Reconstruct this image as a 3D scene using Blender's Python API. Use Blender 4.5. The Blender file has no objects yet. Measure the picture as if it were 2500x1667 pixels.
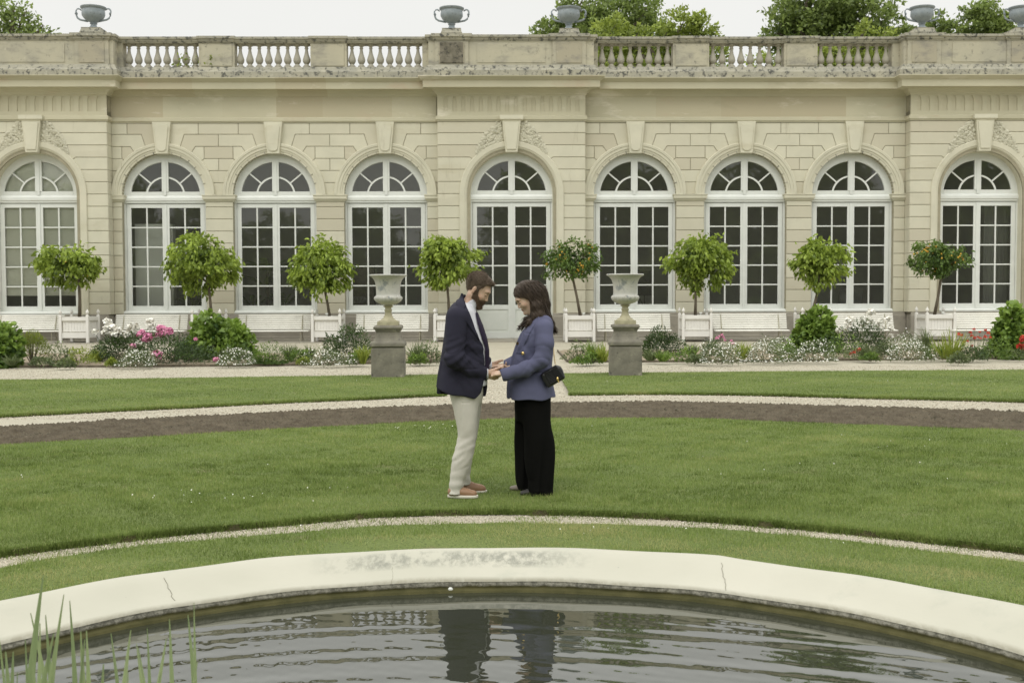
import bpy, math, random, numpy as np
from mathutils import Vector
rnd = random.Random(7); rng = np.random.default_rng(11)
S = bpy.context.scene; COL = S.collection
# ---------------------------------------------------------------- camera model (used to turn measured points into places)
F = 2778.0; H = 1.64; TH = math.atan(116.5/F); RO = math.radians(0.18)
_fw = np.array([0, math.cos(TH), -math.sin(TH)]); _r0 = np.array([1., 0, 0]); _u0 = np.cross(_r0, _fw)
_R = math.cos(RO)*_r0-math.sin(RO)*_u0; _U = math.cos(RO)*_u0+math.sin(RO)*_r0
CAM = np.array([0, 0, H])
def ray(px, py): return _fw*F+_R*(px-1250)-_U*(py-833.5)
def G(px, py, z=0.0):
    d = ray(px, py); return CAM+d*((z-H)/d[2])
def AT(px, py, Y):
    d = ray(px, py); return CAM+d*(Y/d[1])
PSI = math.radians(0.8); D0 = 41.5
BN = np.array([-math.sin(PSI), math.cos(PSI), 0]); BX = np.array([math.cos(PSI), math.sin(PSI), 0]); BO = np.array([0, D0, 0])
# ---------------------------------------------------------------- materials
def _nodes(name):
    m = bpy.data.materials.new(name); m.use_nodes = True
    nt = m.node_tree; nt.nodes.clear()
    out = nt.nodes.new('ShaderNodeOutputMaterial'); p = nt.nodes.new('ShaderNodeBsdfPrincipled')
    nt.links.new(p.outputs[0], out.inputs[0]); return m, nt, p, out
def _c(c): return (c[0], c[1], c[2], 1)
def mixc(nt, fac, a, b, mode='MIX'):
    n = nt.nodes.new('ShaderNodeMix'); n.data_type = 'RGBA'; n.blend_type = mode
    for sock, v in ((n.inputs[0], fac), (n.inputs[6], a), (n.inputs[7], b)):
        if isinstance(v, bpy.types.NodeSocket): nt.links.new(v, sock)
        elif isinstance(v, (tuple, list)): sock.default_value = _c(v)
        else: sock.default_value = v
    return n.outputs[2]
def noise(nt, scale, detail=4, rough=.55, stretch=None, coord='Object', dist=0.0):
    tc = nt.nodes.new('ShaderNodeTexCoord'); mp = nt.nodes.new('ShaderNodeMapping')
    nt.links.new(tc.outputs[coord], mp.inputs[0])
    if stretch: mp.inputs['Scale'].default_value = stretch
    n = nt.nodes.new('ShaderNodeTexNoise'); n.inputs['Scale'].default_value = scale
    n.inputs['Detail'].default_value = detail; n.inputs['Roughness'].default_value = rough; n.inputs['Distortion'].default_value = dist
    nt.links.new(mp.outputs[0], n.inputs['Vector']); return n.outputs['Fac']
def ramp(nt, fac, lo, hi):
    n = nt.nodes.new('ShaderNodeMapRange'); nt.links.new(fac, n.inputs[0])
    n.inputs[1].default_value = lo; n.inputs[2].default_value = hi; return n.outputs[0]
def mul(nt, a, b):
    n = nt.nodes.new('ShaderNodeMath'); n.operation = 'MULTIPLY'
    for s, v in zip(n.inputs, (a, b)):
        if isinstance(v, bpy.types.NodeSocket): nt.links.new(v, s)
        else: s.default_value = v
    return n.outputs[0]
def attr(nt, name):
    n = nt.nodes.new('ShaderNodeAttribute'); n.attribute_name = name; return n
def bump(nt, p, h, strength, dist):
    b = nt.nodes.new('ShaderNodeBump'); b.inputs['Strength'].default_value = strength; b.inputs['Distance'].default_value = dist
    nt.links.new(h, b.inputs['Height']); nt.links.new(b.outputs[0], p.inputs['Normal'])
def mat(name, a, b=None, scale=3, rough=.7, tone=None, stain=None, bmp=None, spec=.3, stretch=None, metal=0, fine=None):
    """a/b mixed by noise; tone=(c) mixed by the 'tone' attribute; stain=(colour, scale, lo, hi, stretch)"""
    m, nt, p, out = _nodes(name)
    c = a
    if b is not None: c = mixc(nt, ramp(nt, noise(nt, scale, stretch=stretch), .35, .65), a, b)
    if fine: c = mixc(nt, ramp(nt, noise(nt, fine[1], 2), fine[2], fine[3]), c, fine[0])
    if tone: c = mixc(nt, attr(nt, 'tone').outputs['Fac'], c, tone)
    for st in (stain or []):
        c = mixc(nt, ramp(nt, noise(nt, st[1], 6, .65, st[4] if len(st) > 4 else None), st[2], st[3]), c, st[0])
    if isinstance(c, tuple): p.inputs['Base Color'].default_value = _c(c)
    else: nt.links.new(c, p.inputs['Base Color'])
    p.inputs['Roughness'].default_value = rough; p.inputs['Metallic'].default_value = metal
    p.inputs['Specular IOR Level'].default_value = spec
    if bmp: bump(nt, p, noise(nt, bmp[0], 5, .6), bmp[1], bmp[2])
    return m
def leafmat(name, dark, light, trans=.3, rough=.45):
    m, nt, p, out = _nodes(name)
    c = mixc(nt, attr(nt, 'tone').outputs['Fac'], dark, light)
    nt.links.new(c, p.inputs['Base Color']); p.inputs['Roughness'].default_value = rough; p.inputs['Specular IOR Level'].default_value = .35
    t = nt.nodes.new('ShaderNodeBsdfTranslucent'); nt.links.new(mixc(nt, .5, c, (light[0]*1.2, light[1]*1.2, light[2])), t.inputs[0])
    mx = nt.nodes.new('ShaderNodeMixShader'); mx.inputs[0].default_value = trans
    nt.links.new(p.outputs[0], mx.inputs[1]); nt.links.new(t.outputs[0], mx.inputs[2]); nt.links.new(mx.outputs[0], out.inputs[0])
    return m
M = {}
STAIN = (.20, .185, .15)
M['stone'] = mat('limestone', (.63, .605, .48), (.57, .55, .435), 1.3, .85, tone=(.52, .485, .375), bmp=(14, .25, .01),
                 stain=[((.64, .61, .49), .9, .60, .78, (.5, 1, 1.6)), ((.47, .43, .30), .8, .58, .82, (.35, 1, 1.2)), ((.42, .39, .29), 2.4, .62, .80, (1.6, 1, .25))])
M['frieze'] = mat('frieze_stone', (.55, .52, .385), (.47, .445, .325), .7, .85, tone=(.45, .40, .28), bmp=(9, .3, .01), stretch=(.45, 1, 1),
                  stain=[((.68, .64, .53), 1.1, .57, .70, (.4, 1, 1.3)), ((.34, .31, .21), 1.0, .60, .8, (.3, 1, .8)), ((.48, .40, .29), 1.6, .58, .75, (.3, 1, .8))])
M['parapet'] = mat('weathered_stone', (.48, .45, .34), (.40, .38, .30), 1.1, .9, tone=(.37, .335, .25), bmp=(12, .4, .012),
                   stain=[((.24, .23, .20), 2.2, .50, .70, (.5, 1, 1)), ((.12, .12, .11), 5, .60, .74), ((.5, .47, .36), 3, .64, .75)])
M['lichen'] = mat('lichen_stone', (.40, .38, .30), (.31, .30, .25), 2.5, .95, bmp=(20, .5, .012),
                  stain=[((.10, .10, .09), 7, .52, .62), ((.44, .42, .34), 5, .58, .68)])
M['darkpanel'] = mat('blackened_stone', (.13, .12, .09), (.22, .20, .155), 5, .95, stain=[((.06, .058, .05), 9, .52, .66)], bmp=(25, .5, .01))
M['baluster'] = mat('baluster_stone', (.33, .315, .26), (.40, .375, .30), 1.2, .9, stain=[((.17, .17, .15), 9, .58, .75)])
M['greystone'] = mat('plinth_stone', (.33, .305, .25), (.26, .24, .20), 1.2, .9, bmp=(15, .3, .01), stain=[((.18, .17, .15), 2, .55, .75)])
M['ped'] = mat('pedestal_stone', (.155, .145, .118), (.23, .215, .17), 5, .95, bmp=(30, .5, .008),
               stain=[((.33, .31, .24), 6, .60, .72), ((.085, .082, .072), 9, .58, .7)])
M['marble'] = mat('urn_marble', (.49, .48, .43), (.41, .405, .37), 3, .6, stain=[((.25, .265, .26), 4.5, .56, .62, (1, 1, .5)), ((.24, .22, .16), 13, .60, .70)], spec=.4)
M['urnfoot'] = mat('urn_foot_stone', (.42, .39, .26), (.32, .295, .20), 8, .8, stain=[((.12, .10, .06), 14, .60, .7, (1, 1, .25))])
M['iron'] = mat('grey_paint', (.235, .27, .29), (.29, .325, .345), 6, .5, stain=[((.14, .155, .16), 12, .55, .7)], bmp=(25, .3, .01))
M['white'] = mat('white_paint', (.66, .68, .64), (.71, .73, .69), 2, .45, spec=.4)
M['panelwhite'] = mat('door_paint', (.63, .655, .60), (.67, .69, .64), 2, .5)
M['planter'] = mat('planter_paint', (.74, .725, .68), (.68, .665, .63), 1.5, .6, stain=[((.50, .45, .38), 5, .62, .8, (1, 1, .4))])
M['bench'] = mat('bench_paint', (.86, .85, .79), (.78, .77, .71), 3, .6, stain=[((.40, .39, .34), 5, .66, .74, (.35, 3, 6))])
M['steel'] = mat('bench_leg_paint', (.42, .40, .30), (.3, .28, .2), 6, .7)
M['bark'] = mat('bark', (.10, .085, .06), (.16, .135, .10), 14, .9, bmp=(40, .6, .01), stretch=(1, 1, .3))
M['soil'] = mat('turned_soil', (.072, .056, .034), (.118, .096, .062), 5, .98, bmp=(45, .9, .03), fine=((.25, .225, .18), 90, .64, .72))
M['bedsoil'] = mat('bed_soil', (.24, .195, .135), (.32, .27, .195), 5, .98, bmp=(45, .8, .02), fine=((.14, .115, .08), 60, .58, .68))
M['gravel'] = mat('pale_gravel', (.46, .43, .34), (.40, .37, .29), 1.6, .95, bmp=(75, .9, .012), fine=((.235, .205, .15), 85, .52, .64))
M['pebble'] = mat('pebble_stone', (.62, .57, .46), None, rough=.8, tone=(.30, .265, .20))
M['mortar'] = mat('mortar', (.36, .33, .24), (.30, .28, .20), 4, .95)
# ---------------------------------------------------------------- mesh helpers
def link(o, parent=None):
    COL.objects.link(o)
    if parent is not None: o.parent = parent
    return o
def tag(o, label, cat, group=None, kind=None):
    if label: o['label'] = label
    if cat: o['category'] = cat
    if group: o['group'] = group
    if kind: o['kind'] = kind
    return o
def empty(name, loc=(0, 0, 0), rz=0):
    o = bpy.data.objects.new(name, None); o.location = loc; o.rotation_euler = (0, 0, rz); o.empty_display_size = .2
    return link(o)
def fast(name, V, Fc, m, parent=None, smooth=False, tone=None, col=None):
    """V (n,3) array, Fc (k,3|4) array"""
    V = np.asarray(V, dtype=np.float32); Fc = np.asarray(Fc, dtype=np.int32)
    me = bpy.data.meshes.new(name); k = Fc.shape[1]
    me.vertices.add(len(V)); me.vertices.foreach_set('co', V.ravel())
    me.loops.add(Fc.size); me.loops.foreach_set('vertex_index', Fc.ravel())
    me.polygons.add(len(Fc)); me.polygons.foreach_set('loop_start', np.arange(0, Fc.size, k, dtype=np.int32))
    me.polygons.foreach_set('loop_total', np.full(len(Fc), k, dtype=np.int32))
    if smooth: me.polygons.foreach_set('use_smooth', np.ones(len(Fc), dtype=bool))
    if tone is not None:
        a = me.attributes.new('tone', 'FLOAT', 'POINT'); a.data.foreach_set('value', np.asarray(tone, dtype=np.float32))
    if col is not None:
        a = me.attributes.new('Col', 'FLOAT_COLOR', 'POINT'); a.data.foreach_set('color', np.c_[col, np.ones(len(col))].astype(np.float32).ravel())
    me.update(calc_edges=True); me.validate()
    me.materials.append(m); o = bpy.data.objects.new(name, me); return link(o, parent)
class MB:
    def __init__(s): s.v = []; s.f = []; s.t = []
    def add(s, vs, fs, tone=0.0):
        b = len(s.v); s.v += [tuple(map(float, v)) for v in vs]; s.f += [tuple(b+i for i in f) for f in fs]; s.t += [tone]*len(fs); return s
    def box(s, x0, x1, y0, y1, z0, z1, tone=0.0):
        return s.add([(x0, y0, z0), (x1, y0, z0), (x1, y1, z0), (x0, y1, z0), (x0, y0, z1), (x1, y0, z1), (x1, y1, z1), (x0, y1, z1)],
                     [(0, 3, 2, 1), (4, 5, 6, 7), (0, 1, 5, 4), (1, 2, 6, 5), (2, 3, 7, 6), (3, 0, 4, 7)], tone)
    def prism(s, poly, y0, y1, ch=0.0, gap=0.0, tone=0.0, back=False):
        """(x,z) polygon, front face at y0 chamfered by ch, shrunk by gap"""
        a = sum(p[0]*q[1]-q[0]*p[1] for p, q in zip(poly, poly[1:]+poly[:1]))
        if a < 0: poly = poly[::-1]
        n = len(poly); base = offset(poly, gap) if gap else poly
        lay = [(offset(poly, gap+ch), y0)]
        if ch: lay.append((base, y0+ch))
        lay.append((base, y1)); vs = []; fs = []
        for pl, y in lay: vs += [(p[0], y, p[1]) for p in pl]
        fs.append(tuple(range(n)))
        for l in range(len(lay)-1):
            for i in range(n):
                j = (i+1) % n; fs.append((l*n+j, l*n+i, (l+1)*n+i, (l+1)*n+j))
        if back: fs.append(tuple(range((len(lay)-1)*n, len(lay)*n))[::-1])
        return s.add(vs, fs, tone)
    def lathe(s, prof, c=(0, 0, 0), seg=24, flute=None, tone=0.0, sy=1.0):
        vs = []; fs = []
        for r, z in prof:
            for k in range(seg):
                a = 2*math.pi*k/seg; rr = r*(flute(a, z) if flute else 1)
                vs.append((c[0]+rr*math.cos(a), c[1]+rr*math.sin(a)*sy, c[2]+z))
        for l in range(len(prof)-1):
            for k in range(seg):
                j = (k+1) % seg; fs.append((l*seg+k, l*seg+j, (l+1)*seg+j, (l+1)*seg+k))
        fs.append(tuple(range(seg))[::-1]); fs.append(tuple((len(prof)-1)*seg+k for k in range(seg)))
        return s.add(vs, fs, tone)
    def tube(s, pts, rad, seg=8, tone=0.0):
        pts = [Vector(p) for p in pts]; n = len(pts); vs = []; fs = []
        for i, p in enumerate(pts):
            t = (pts[min(i+1, n-1)]-pts[max(i-1, 0)]).normalized()
            u = t.cross(Vector((0, 0, 1)) if abs(t.z) < .9 else Vector((1, 0, 0))).normalized(); w = t.cross(u)
            r = rad[i] if isinstance(rad, (list, tuple)) else rad
            for k in range(seg):
                a = 2*math.pi*k/seg; vs.append(p+u*(r*math.cos(a))+w*(r*math.sin(a)))
        for i in range(n-1):
            for k in range(seg):
                j = (k+1) % seg; fs.append((i*seg+k, (i+1)*seg+k, (i+1)*seg+j, i*seg+j))
        fs.append(tuple(range(seg))); fs.append(tuple((n-1)*seg+k for k in range(seg))[::-1])
        return s.add(vs, fs, tone)
    def arc(s, cx, cz, prof, a0, a1, seg=40, tone=0.0):
        """sweep a (radius, y) profile round an arc in the x-z plane"""
        n = len(prof); vs = []; fs = []
        for i in range(seg+1):
            a = a0+(a1-a0)*i/seg
            for r, y in prof: vs.append((cx+r*math.cos(a), y, cz+r*math.sin(a)))
        for i in range(seg):
            for j in range(n-1): fs.append((i*n+j, i*n+j+1, (i+1)*n+j+1, (i+1)*n+j))
        return s.add(vs, fs, tone)
    def mold(s, prof, x0, x1, yf, yb, tone=0.0):
        """(projection, z) profile wrapped round the left, front and right of a block, mitred"""
        vs = []; fs = []
        for p, z in prof: vs += [(x0-p, yb, z), (x0-p, yf-p, z), (x1+p, yf-p, z), (x1+p, yb, z)]
        for i in range(len(prof)-1):
            for k in range(3): fs.append((i*4+k, i*4+k+1, i*4+k+5, i*4+k+4))
            fs.append((i*4+3, i*4, i*4+4, i*4+7))
        fs.append((0, 3, 2, 1)); b = (len(prof)-1)*4; fs.append((b, b+1, b+2, b+3))
        return s.add(vs, fs, tone)
    def build(s, name, m, parent=None, smooth=False, bevel=0, auto=None):
        me = bpy.data.meshes.new(name); me.from_pydata(s.v, [], s.f)
        if any(s.t): a = me.attributes.new('tone', 'FLOAT', 'FACE'); a.data.foreach_set('value', s.t)
        if smooth: me.polygons.foreach_set('use_smooth', [True]*len(me.polygons))
        me.materials.append(m); me.update(); o = bpy.data.objects.new(name, me); link(o, parent)
        if smooth and auto is not None:
            try: me.set_sharp_from_angle(angle=auto)
            except Exception: pass
        if bevel:
            b = o.modifiers.new('bevel', 'BEVEL'); b.width = bevel; b.segments = 1; b.limit_method = 'ANGLE'; b.angle_limit = .6
        return o
def offset(poly, d):
    if not d: return list(poly)
    n = len(poly); out = []
    for i in range(n):
        p0 = np.array(poly[i-1]); p1 = np.array(poly[i]); p2 = np.array(poly[(i+1) % n])
        e1 = p1-p0; e2 = p2-p1; l1 = np.hypot(*e1) or 1e-9; l2 = np.hypot(*e2) or 1e-9
        n1 = np.array([-e1[1], e1[0]])/l1; n2 = np.array([-e2[1], e2[0]])/l2
        b = n1+n2; k = b@b; b = b*(2/k) if k > .35 else n1
        out.append(tuple(p1+b*d))
    return out
def clipx(poly, xc, keep_less=True):
    out = []; n = len(poly); s = 1 if keep_less else -1
    for i in range(n):
        a, b = poly[i], poly[(i+1) % n]; da = s*(xc-a[0]); db = s*(xc-b[0])
        if da >= 0: out.append(a)
        if da*db < 0:
            t = da/(da-db); out.append((a[0]+t*(b[0]-a[0]), a[1]+t*(b[1]-a[1])))
    return out
def arcpts(cx, cz, r, a0, a1, n): return [(cx+r*math.cos(a0+(a1-a0)*i/n), cz+r*math.sin(a0+(a1-a0)*i/n)) for i in range(n+1)]
# ---------------------------------------------------------------- the orangery
BLD = empty('orangery_building', tuple(BO), PSI)
tag(BLD, 'long cream limestone orangery with arched white windows and a balustraded parapet', 'building')
T, L = 7.82, [7.41, 6.975, 6.54, 6.105, 5.67, 5.235]; SP = 5.235; RI = 1.50; RO_ = 1.86; ZB = .93
LOW = [4.80, 4.365, 3.93, 3.495, 3.06, 2.625, 2.19, 1.755, 1.32, ZB]
WX = [-17.05, -12.58, -8.58, -4.56, 0, 4.49, 8.52, 12.45, 17.0]
BAY = [(-19.7, -14.42, -.46), (-2.66, 2.66, -.34), (14.36, 19.7, -.46)]
def tn(): return rnd.random()**2
def ang(x, z): return math.atan2(z-SP, x)
def half(m, c, sg, hd, y, kind):
    """stone courses from a keystone to hd (edge or middle of the pier), on side sg; kind = bay, edge or mid"""
    RC = 1.66; bay = kind == 'bay'; mid = kind == 'mid'
    def put(p): m.prism([(c+sg*a, z) for a, z in p], y, y+.045, .011, .009, tn())
    def arc(p, q): return arcpts(0, SP, RC, ang(*p), ang(*q), 6)
    a1 = (.63, L[1]); a2 = (1.03, L[1]-.2); a3 = (1.33, L[2]-.1) if bay else (1.40, L[2]-.06)
    k1 = .81 if bay else .77; k2 = 1.22 if bay else 1.17; k3 = 1.5 if bay else 1.48
    v1 = hd if bay else 1.28
    put([(.20, T), (v1, T), (v1, L[0]), (k1, L[0])]+arc(a1, (.27, SP+1.64)))
    put([(k1, L[0]), (hd, L[0]), (hd, L[1]), (k2, L[1])]+arc(a2, a1))
    if bay: put([(k2, L[1]), (hd, L[1]), (hd, L[2]), (k3, L[2])]+arc(a3, a2))
    else: put([(k2, L[1]), (1.48, L[1]), (1.48, L[2])]+arc(a3, a2))
    H_ = lambda z: math.sqrt(RC**2-(z-SP)**2)
    put([(k3, L[2]), (hd, L[2]), (hd, L[3])]+arc((H_(L[3]), L[3]), a3))
    if not mid or sg > 0:
        far = (lambda z, d: 2*hd-d) if mid else (lambda z, d: hd)
        if not bay:
            put([(1.28, T), (far(0, 1.28), T), (far(0, 1.28), L[0]), (1.28, L[0])])
            put([(1.48, L[1]), (far(0, 1.48), L[1]), (far(0, 1.48), L[2]), (1.48, L[2])])
        for za, zb in ((L[3], L[4]), (L[4], L[5])):
            put([(H_(za), za), (far(0, H_(za)), za), (far(0, H_(zb)), zb), (H_(zb), zb)])
wall = MB(); back = MB()
segs = []
for i, c in enumerate(WX):
    bay = [b for b in BAY if b[0] < c < b[1]]; y = bay[0][2] if bay else 0.0
    lo = bay[0][0] if bay else ((WX[i-1]+c)/2 if i not in (1, 5) else [b[1] for b in BAY if b[1] < c][-1])
    hi = bay[0][1] if bay else ((WX[i+1]+c)/2 if i not in (3, 7) else [b[0] for b in BAY if b[0] > c][0])
    zb = ZB if c else .0
    arcp = [(c-RI, zb), (c-RI, SP)]+arcpts(c, SP, RI, math.pi, 0, 40)[1:-1]+[(c+RI, SP), (c+RI, zb)]
    # backing in two halves so that every ngon is simple
    L_ = [(lo, zb), (lo, 9.3), (c, 9.3)]+[(c, SP+RI)]+arcpts(c, SP, RI, math.pi/2, math.pi, 20)[1:]+[(c-RI, zb)]
    R_ = [(hi, zb), (hi, 9.3), (c, 9.3)]+[(c, SP+RI)]+arcpts(c, SP, RI, math.pi/2, 0, 20)[1:]+[(c+RI, zb)]
    for q in (L_, R_): back.prism(q, y+.032, .55, 0, 0, .75)
    for sg, hd in ((1, hi-c), (-1, c-lo)):
        edge = (sg > 0 and i in (3, 7)) or (sg < 0 and i in (1, 5))
        half(wall, c, sg, hd, y, 'bay' if bay else 'edge' if edge else 'mid')
# lower courses
for i, c in enumerate(WX):
    bay = [b for b in BAY if b[0] < c < b[1]]
    zs = [SP]+LOW
    if bay:
        for s_ in (-1, 1):
            for a, b in zip(zs, zs[1:]):
                x0, x1 = sorted((c+s_*1.86, bay[0][0] if s_ < 0 else bay[0][1]))
                wall.prism([(x0, b), (x1, b), (x1, a), (x0, a)], bay[0][2], bay[0][2]+.045, .011, .009, tn())
for a_, b_ in ((1, 2), (2, 3), (5, 6), (6, 7)):
    for a, b in zip([4.985]+LOW, LOW): wall.prism([(WX[a_]+RI, b), (WX[b_]-RI, b), (WX[b_]-RI, a), (WX[a_]+RI, a)], 0, .045, .011, .009, tn())
for c, e in ((WX[1], BAY[0][1]), (WX[3], BAY[1][0]), (WX[5], BAY[1][1]), (WX[7], BAY[2][0])):
    x0, x1 = (c+RI, e) if e > c else (e, c-RI)
    for a, b in zip([4.985]+LOW, LOW): wall.prism([(x0, b), (x1, b), (x1, a), (x0, a)], 0, .045, .011, .009, tn())
# returns of the projecting bays
for b in BAY:
    for x in (b[0], b[1]):
        if abs(x) > 19: continue
        for a_, b_ in zip([T]+L+LOW, L+LOW):
            wall.box(x-.004 if x == b[0] else x-.03, x+.03 if x == b[0] else x+.004, b[2]+.03, .03, b_+.009, a_-.009, tn())
back.build('backing_wall', M['mortar'], BLD)
wall.build('stone_courses', M['stone'], BLD)
# plinth
pl = MB()
for i, c in enumerate(WX):
    pass
for x0, x1, y in [(-14.42, -2.66, 0), (2.66, 14.42, 0), (-19.7, -14.42, -.46), (14.42, 19.2, -.46), (-2.66, -1.46, -.34), (1.46, 2.66, -.34)]:
    pl.mold([(.09, -.2), (.09, .10), (.07, .12), (.07, .80), (.05, .86), (.05, .905), (0, .93)], x0+.08, x1-.08 if x1 not in (-2.66, 14.36) else x1, y, .5)
pl.build('plinth', M['greystone'], BLD)
# imposts
for a_, b_ in ((1, 2), (2, 3), (5, 6), (6, 7)):
    MB().mold([(0, 4.98), (.02, 5.0), (.06, 5.06), (.09, 5.09), (.09, 5.19), (.11, 5.2), (.11, 5.235), (0, 5.24)], WX[a_]+RI, WX[b_]-RI, 0, .3).build('impost', M['stone'], BLD)
for c, e in ((WX[1], BAY[0][1]), (WX[3], BAY[1][0]), (WX[5], BAY[1][1]), (WX[7], BAY[2][0])):
    x0, x1 = (c+RI, e) if e > c else (e, c-RI)
    MB().mold([(0, 4.98), (.02, 5.0), (.06, 5.06), (.09, 5.09), (.09, 5.19), (.11, 5.2), (.11, 5.235), (0, 5.24)], x0, x1, 0, .3).build('impost', M['stone'], BLD)
# archivolts, keystones, carvings
def carving(sg, c, y):
    n = 230; V = []; Fc = []; tt = []
    for k in range(n):
        t = rnd.random(); u = rnd.random()
        th = math.radians(82-33*t); r0 = 1.87; top = .80*(1-t)**1.0+.04
        r = r0+top*u**1.0; x = r*math.cos(th); z = r*math.sin(th)
        if x < .36-.10*(1-(z-1.5)/1.0) or z+SP > T-.03: continue
        a = rnd.uniform(-1, 1)+(.9-t); L_ = rnd.uniform(.08, .17); w = L_*.42; q = rnd.uniform(.015, .06)
        dx, dz = math.cos(a+1.2), math.sin(a+1.2); b = len(V)
        px, pz = c+sg*x, SP+z
        V += [(px-sg*dx*L_*.5, y+.0, pz-dz*L_*.5), (px-sg*dz*w, y-q*.5, pz+dx*w), (px, y-q-.03, pz), (px+sg*dz*w, y-q*.5, pz-dx*w), (px+sg*dx*L_*.6, y-.005, pz+dz*L_*.6)]
        Fc += [(b, b+1, b+2), (b, b+2, b+3), (b+1, b+4, b+2), (b+2, b+4, b+3)]
    m = MB(); m.v = V; m.f = Fc; m.t = [0.0]*len(Fc); m.build('carved_foliage', M['stone'], BLD, smooth=True)
for i, c in enumerate(WX):
    bay = [b for b in BAY if b[0] < c < b[1]]; y = bay[0][2] if bay else 0.0
    am = MB()
    if bay:
        prof = [(1.44, .3), (1.44, y+.14), (1.48, y+.12), (1.50, y+.07), (1.56, y+.04), (1.60, y-.02), (1.64, y-.03), (1.66, y-.05), (1.82, y-.06), (1.84, y-.04), (1.84, y+.02)]
        prof = [(r+.04, yy) for r, yy in prof]; am.arc(c, SP, prof, math.pi, 0, 56)
        zb = ZB if c else .93
        for sg in (-1, 1):
            n = len(prof)
            vs = [(c+sg*r, yy, z) for z in (zb, SP) for r, yy in prof]
            am.add(vs, [(j, j+1, n+j+1, n+j) if sg < 0 else (j+1, j, n+j, n+j+1) for j in range(n-1)])
    else:
        prof = [(1.455, .3), (1.455, -.03), (1.53, -.04), (1.535, -.055), (1.60, -.06), (1.605, -.085), (1.70, -.09), (1.71, -.11), (1.79, -.12), (1.81, -.10), (1.81, .02)]; prof = [(r+.045, yy) for r, yy in prof]
        am.arc(c, SP, prof, math.pi, 0, 56)
    AO = am.build('archivolt', M['stone'], BLD, smooth=True, auto=.6) if bay else None
    if not bay:
        cl = MB()
        for k in range(-6, 7):
            if abs(k) < 1: continue
            a = math.pi/2+k*math.pi/14.5*1.0
            ca, sa = math.cos(a), math.sin(a)
            p = [(c+ca*r-sa*w, SP+sa*r+ca*w) for r, w in ((1.485, -.012), (1.60, -.012), (1.60, .012), (1.485, .012))]
            cl.prism(p, -.05, .02)
        n0 = len(am.f); am.add(cl.v, cl.f); AO = am.build('archivolt', M['stone'], BLD, smooth=True, auto=.6); AO.data.materials.append(M['lichen'])
        AO.data.polygons.foreach_set('material_index', [0]*n0+[1]*(len(am.f)-n0))
    ky = y-.17; kb = 6.70; kt = T+.02
    k = MB(); k.prism([(c-.335, kt), (c-.215, kb), (c+.215, kb), (c+.335, kt)], ky, .1, .012)
    if bay:
        k.prism([(c-.265, kt-.09), (c-.165, kb+.10), (c+.165, kb+.10), (c+.265, kt-.09)], ky-.035, ky+.01, .006)
    else:
        k.prism([(c-.19, kt-.10), (c-.245, kt-.19), (c-.16, kb+.16), (c-.08, kb+.09), (c+.08, kb+.09), (c+.16, kb+.16), (c+.245, kt-.19), (c+.19, kt-.10)], ky-.035, ky+.01, .006)
    k.build('keystone', M['stone'], BLD)
    if bay:
        MB().mold([(0, T-.0), (.03, T+.02), (.06, T+.05), (.06, T+.19), (0, T+.2)], c-.36, c+.36, ky, 0).build('keystone_cap', M['stone'], BLD)
        carving(1, c, y); carving(-1, c, y)
# entablature
arch_p = [(0, T), (.03, T+.005), (.03, T+.05), (.06, T+.055), (.06, T+.17), (.04, T+.19), (0, T+.2)]
corn = [(.0, 8.74), (.03, 8.76), (.05, 8.82), (.12, 8.88), (.16, 8.93), (.18, 8.95), (.44, 8.96), (.45, 8.955), (.45, 9.19), (.47, 9.20), (.50, 9.23), (.56, 9.28), (.60, 9.315), (.60, 9.34), (0, 9.40)]
def extr(prof, x0, x1, yf, m, tone=0.0):
    vs = []; n = len(prof)
    for x in (x0, x1):
        for p, z in prof: vs.append((x, yf-p, z))
    m.add(vs, [(j, j+1, n+j+1, n+j) for j in range(n-1)], tone)
for x0, x1, y, wing in [(-14.42, -2.66, 0, 1), (2.66, 14.36, 0, 1), (-19.7, -14.42, -.46, 0), (-2.66, 2.66, -.34, 0), (14.36, 19.7, -.46, 0)]:
    a = MB(); f = MB(); c = MB()
    if wing:
        extr(arch_p, x0, x1, y, a)
        x = x0
        while x < x1-.1:
            xn = min(x1, x+rnd.uniform(1.6, 2.6)); f.prism([(x, T+.2), (xn, T+.2), (xn, 8.76), (x, 8.76)], y-.004, y+.04, 0, 0, tn()); x = xn
        x = x0
        while x < x1-.1:
            xn = min(x1, x+rnd.uniform(1.2, 1.9)); extr(corn, x, xn, y, c, tn()); x = xn
    else:
        a.mold(arch_p, x0, x1, y, .1)
        f.mold([(-.024, 8.0), (-.024, 8.78)], x0, x1, y, .1, .2)
        f.mold([(0, 8.0), (0, 8.17)], x0, x1, y, .1); f.mold([(0, 8.70), (0, 8.78)], x0, x1, y, .1)
        n = 16; pt = (x1-x0-.28)/n; xs = x0
        for k in range(n+1):
            xe = x0+.14+(k+.5)*pt-.065 if k < n else x1
            f.prism([(xs, 8.171), (xe, 8.171), (xe, 8.60), (xe+.02 if k < n else xe, 8.64), (xe, 8.699) if k == n else (xe+.04, 8.699), (xs if k == 0 else xs-.04, 8.699), (xs-(.02 if k else 0), 8.64), (xs, 8.60)], y, y+.11, 0, 0, .3*tn()); xs = xe+.145
        c.mold([(p*1.08, z) for p, z in corn], x0, x1, y, .1)
    a.build('architrave', M['frieze'], BLD); f.build('frieze', M['frieze'], BLD); c.build('cornice', M['frieze'], BLD)
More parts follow.
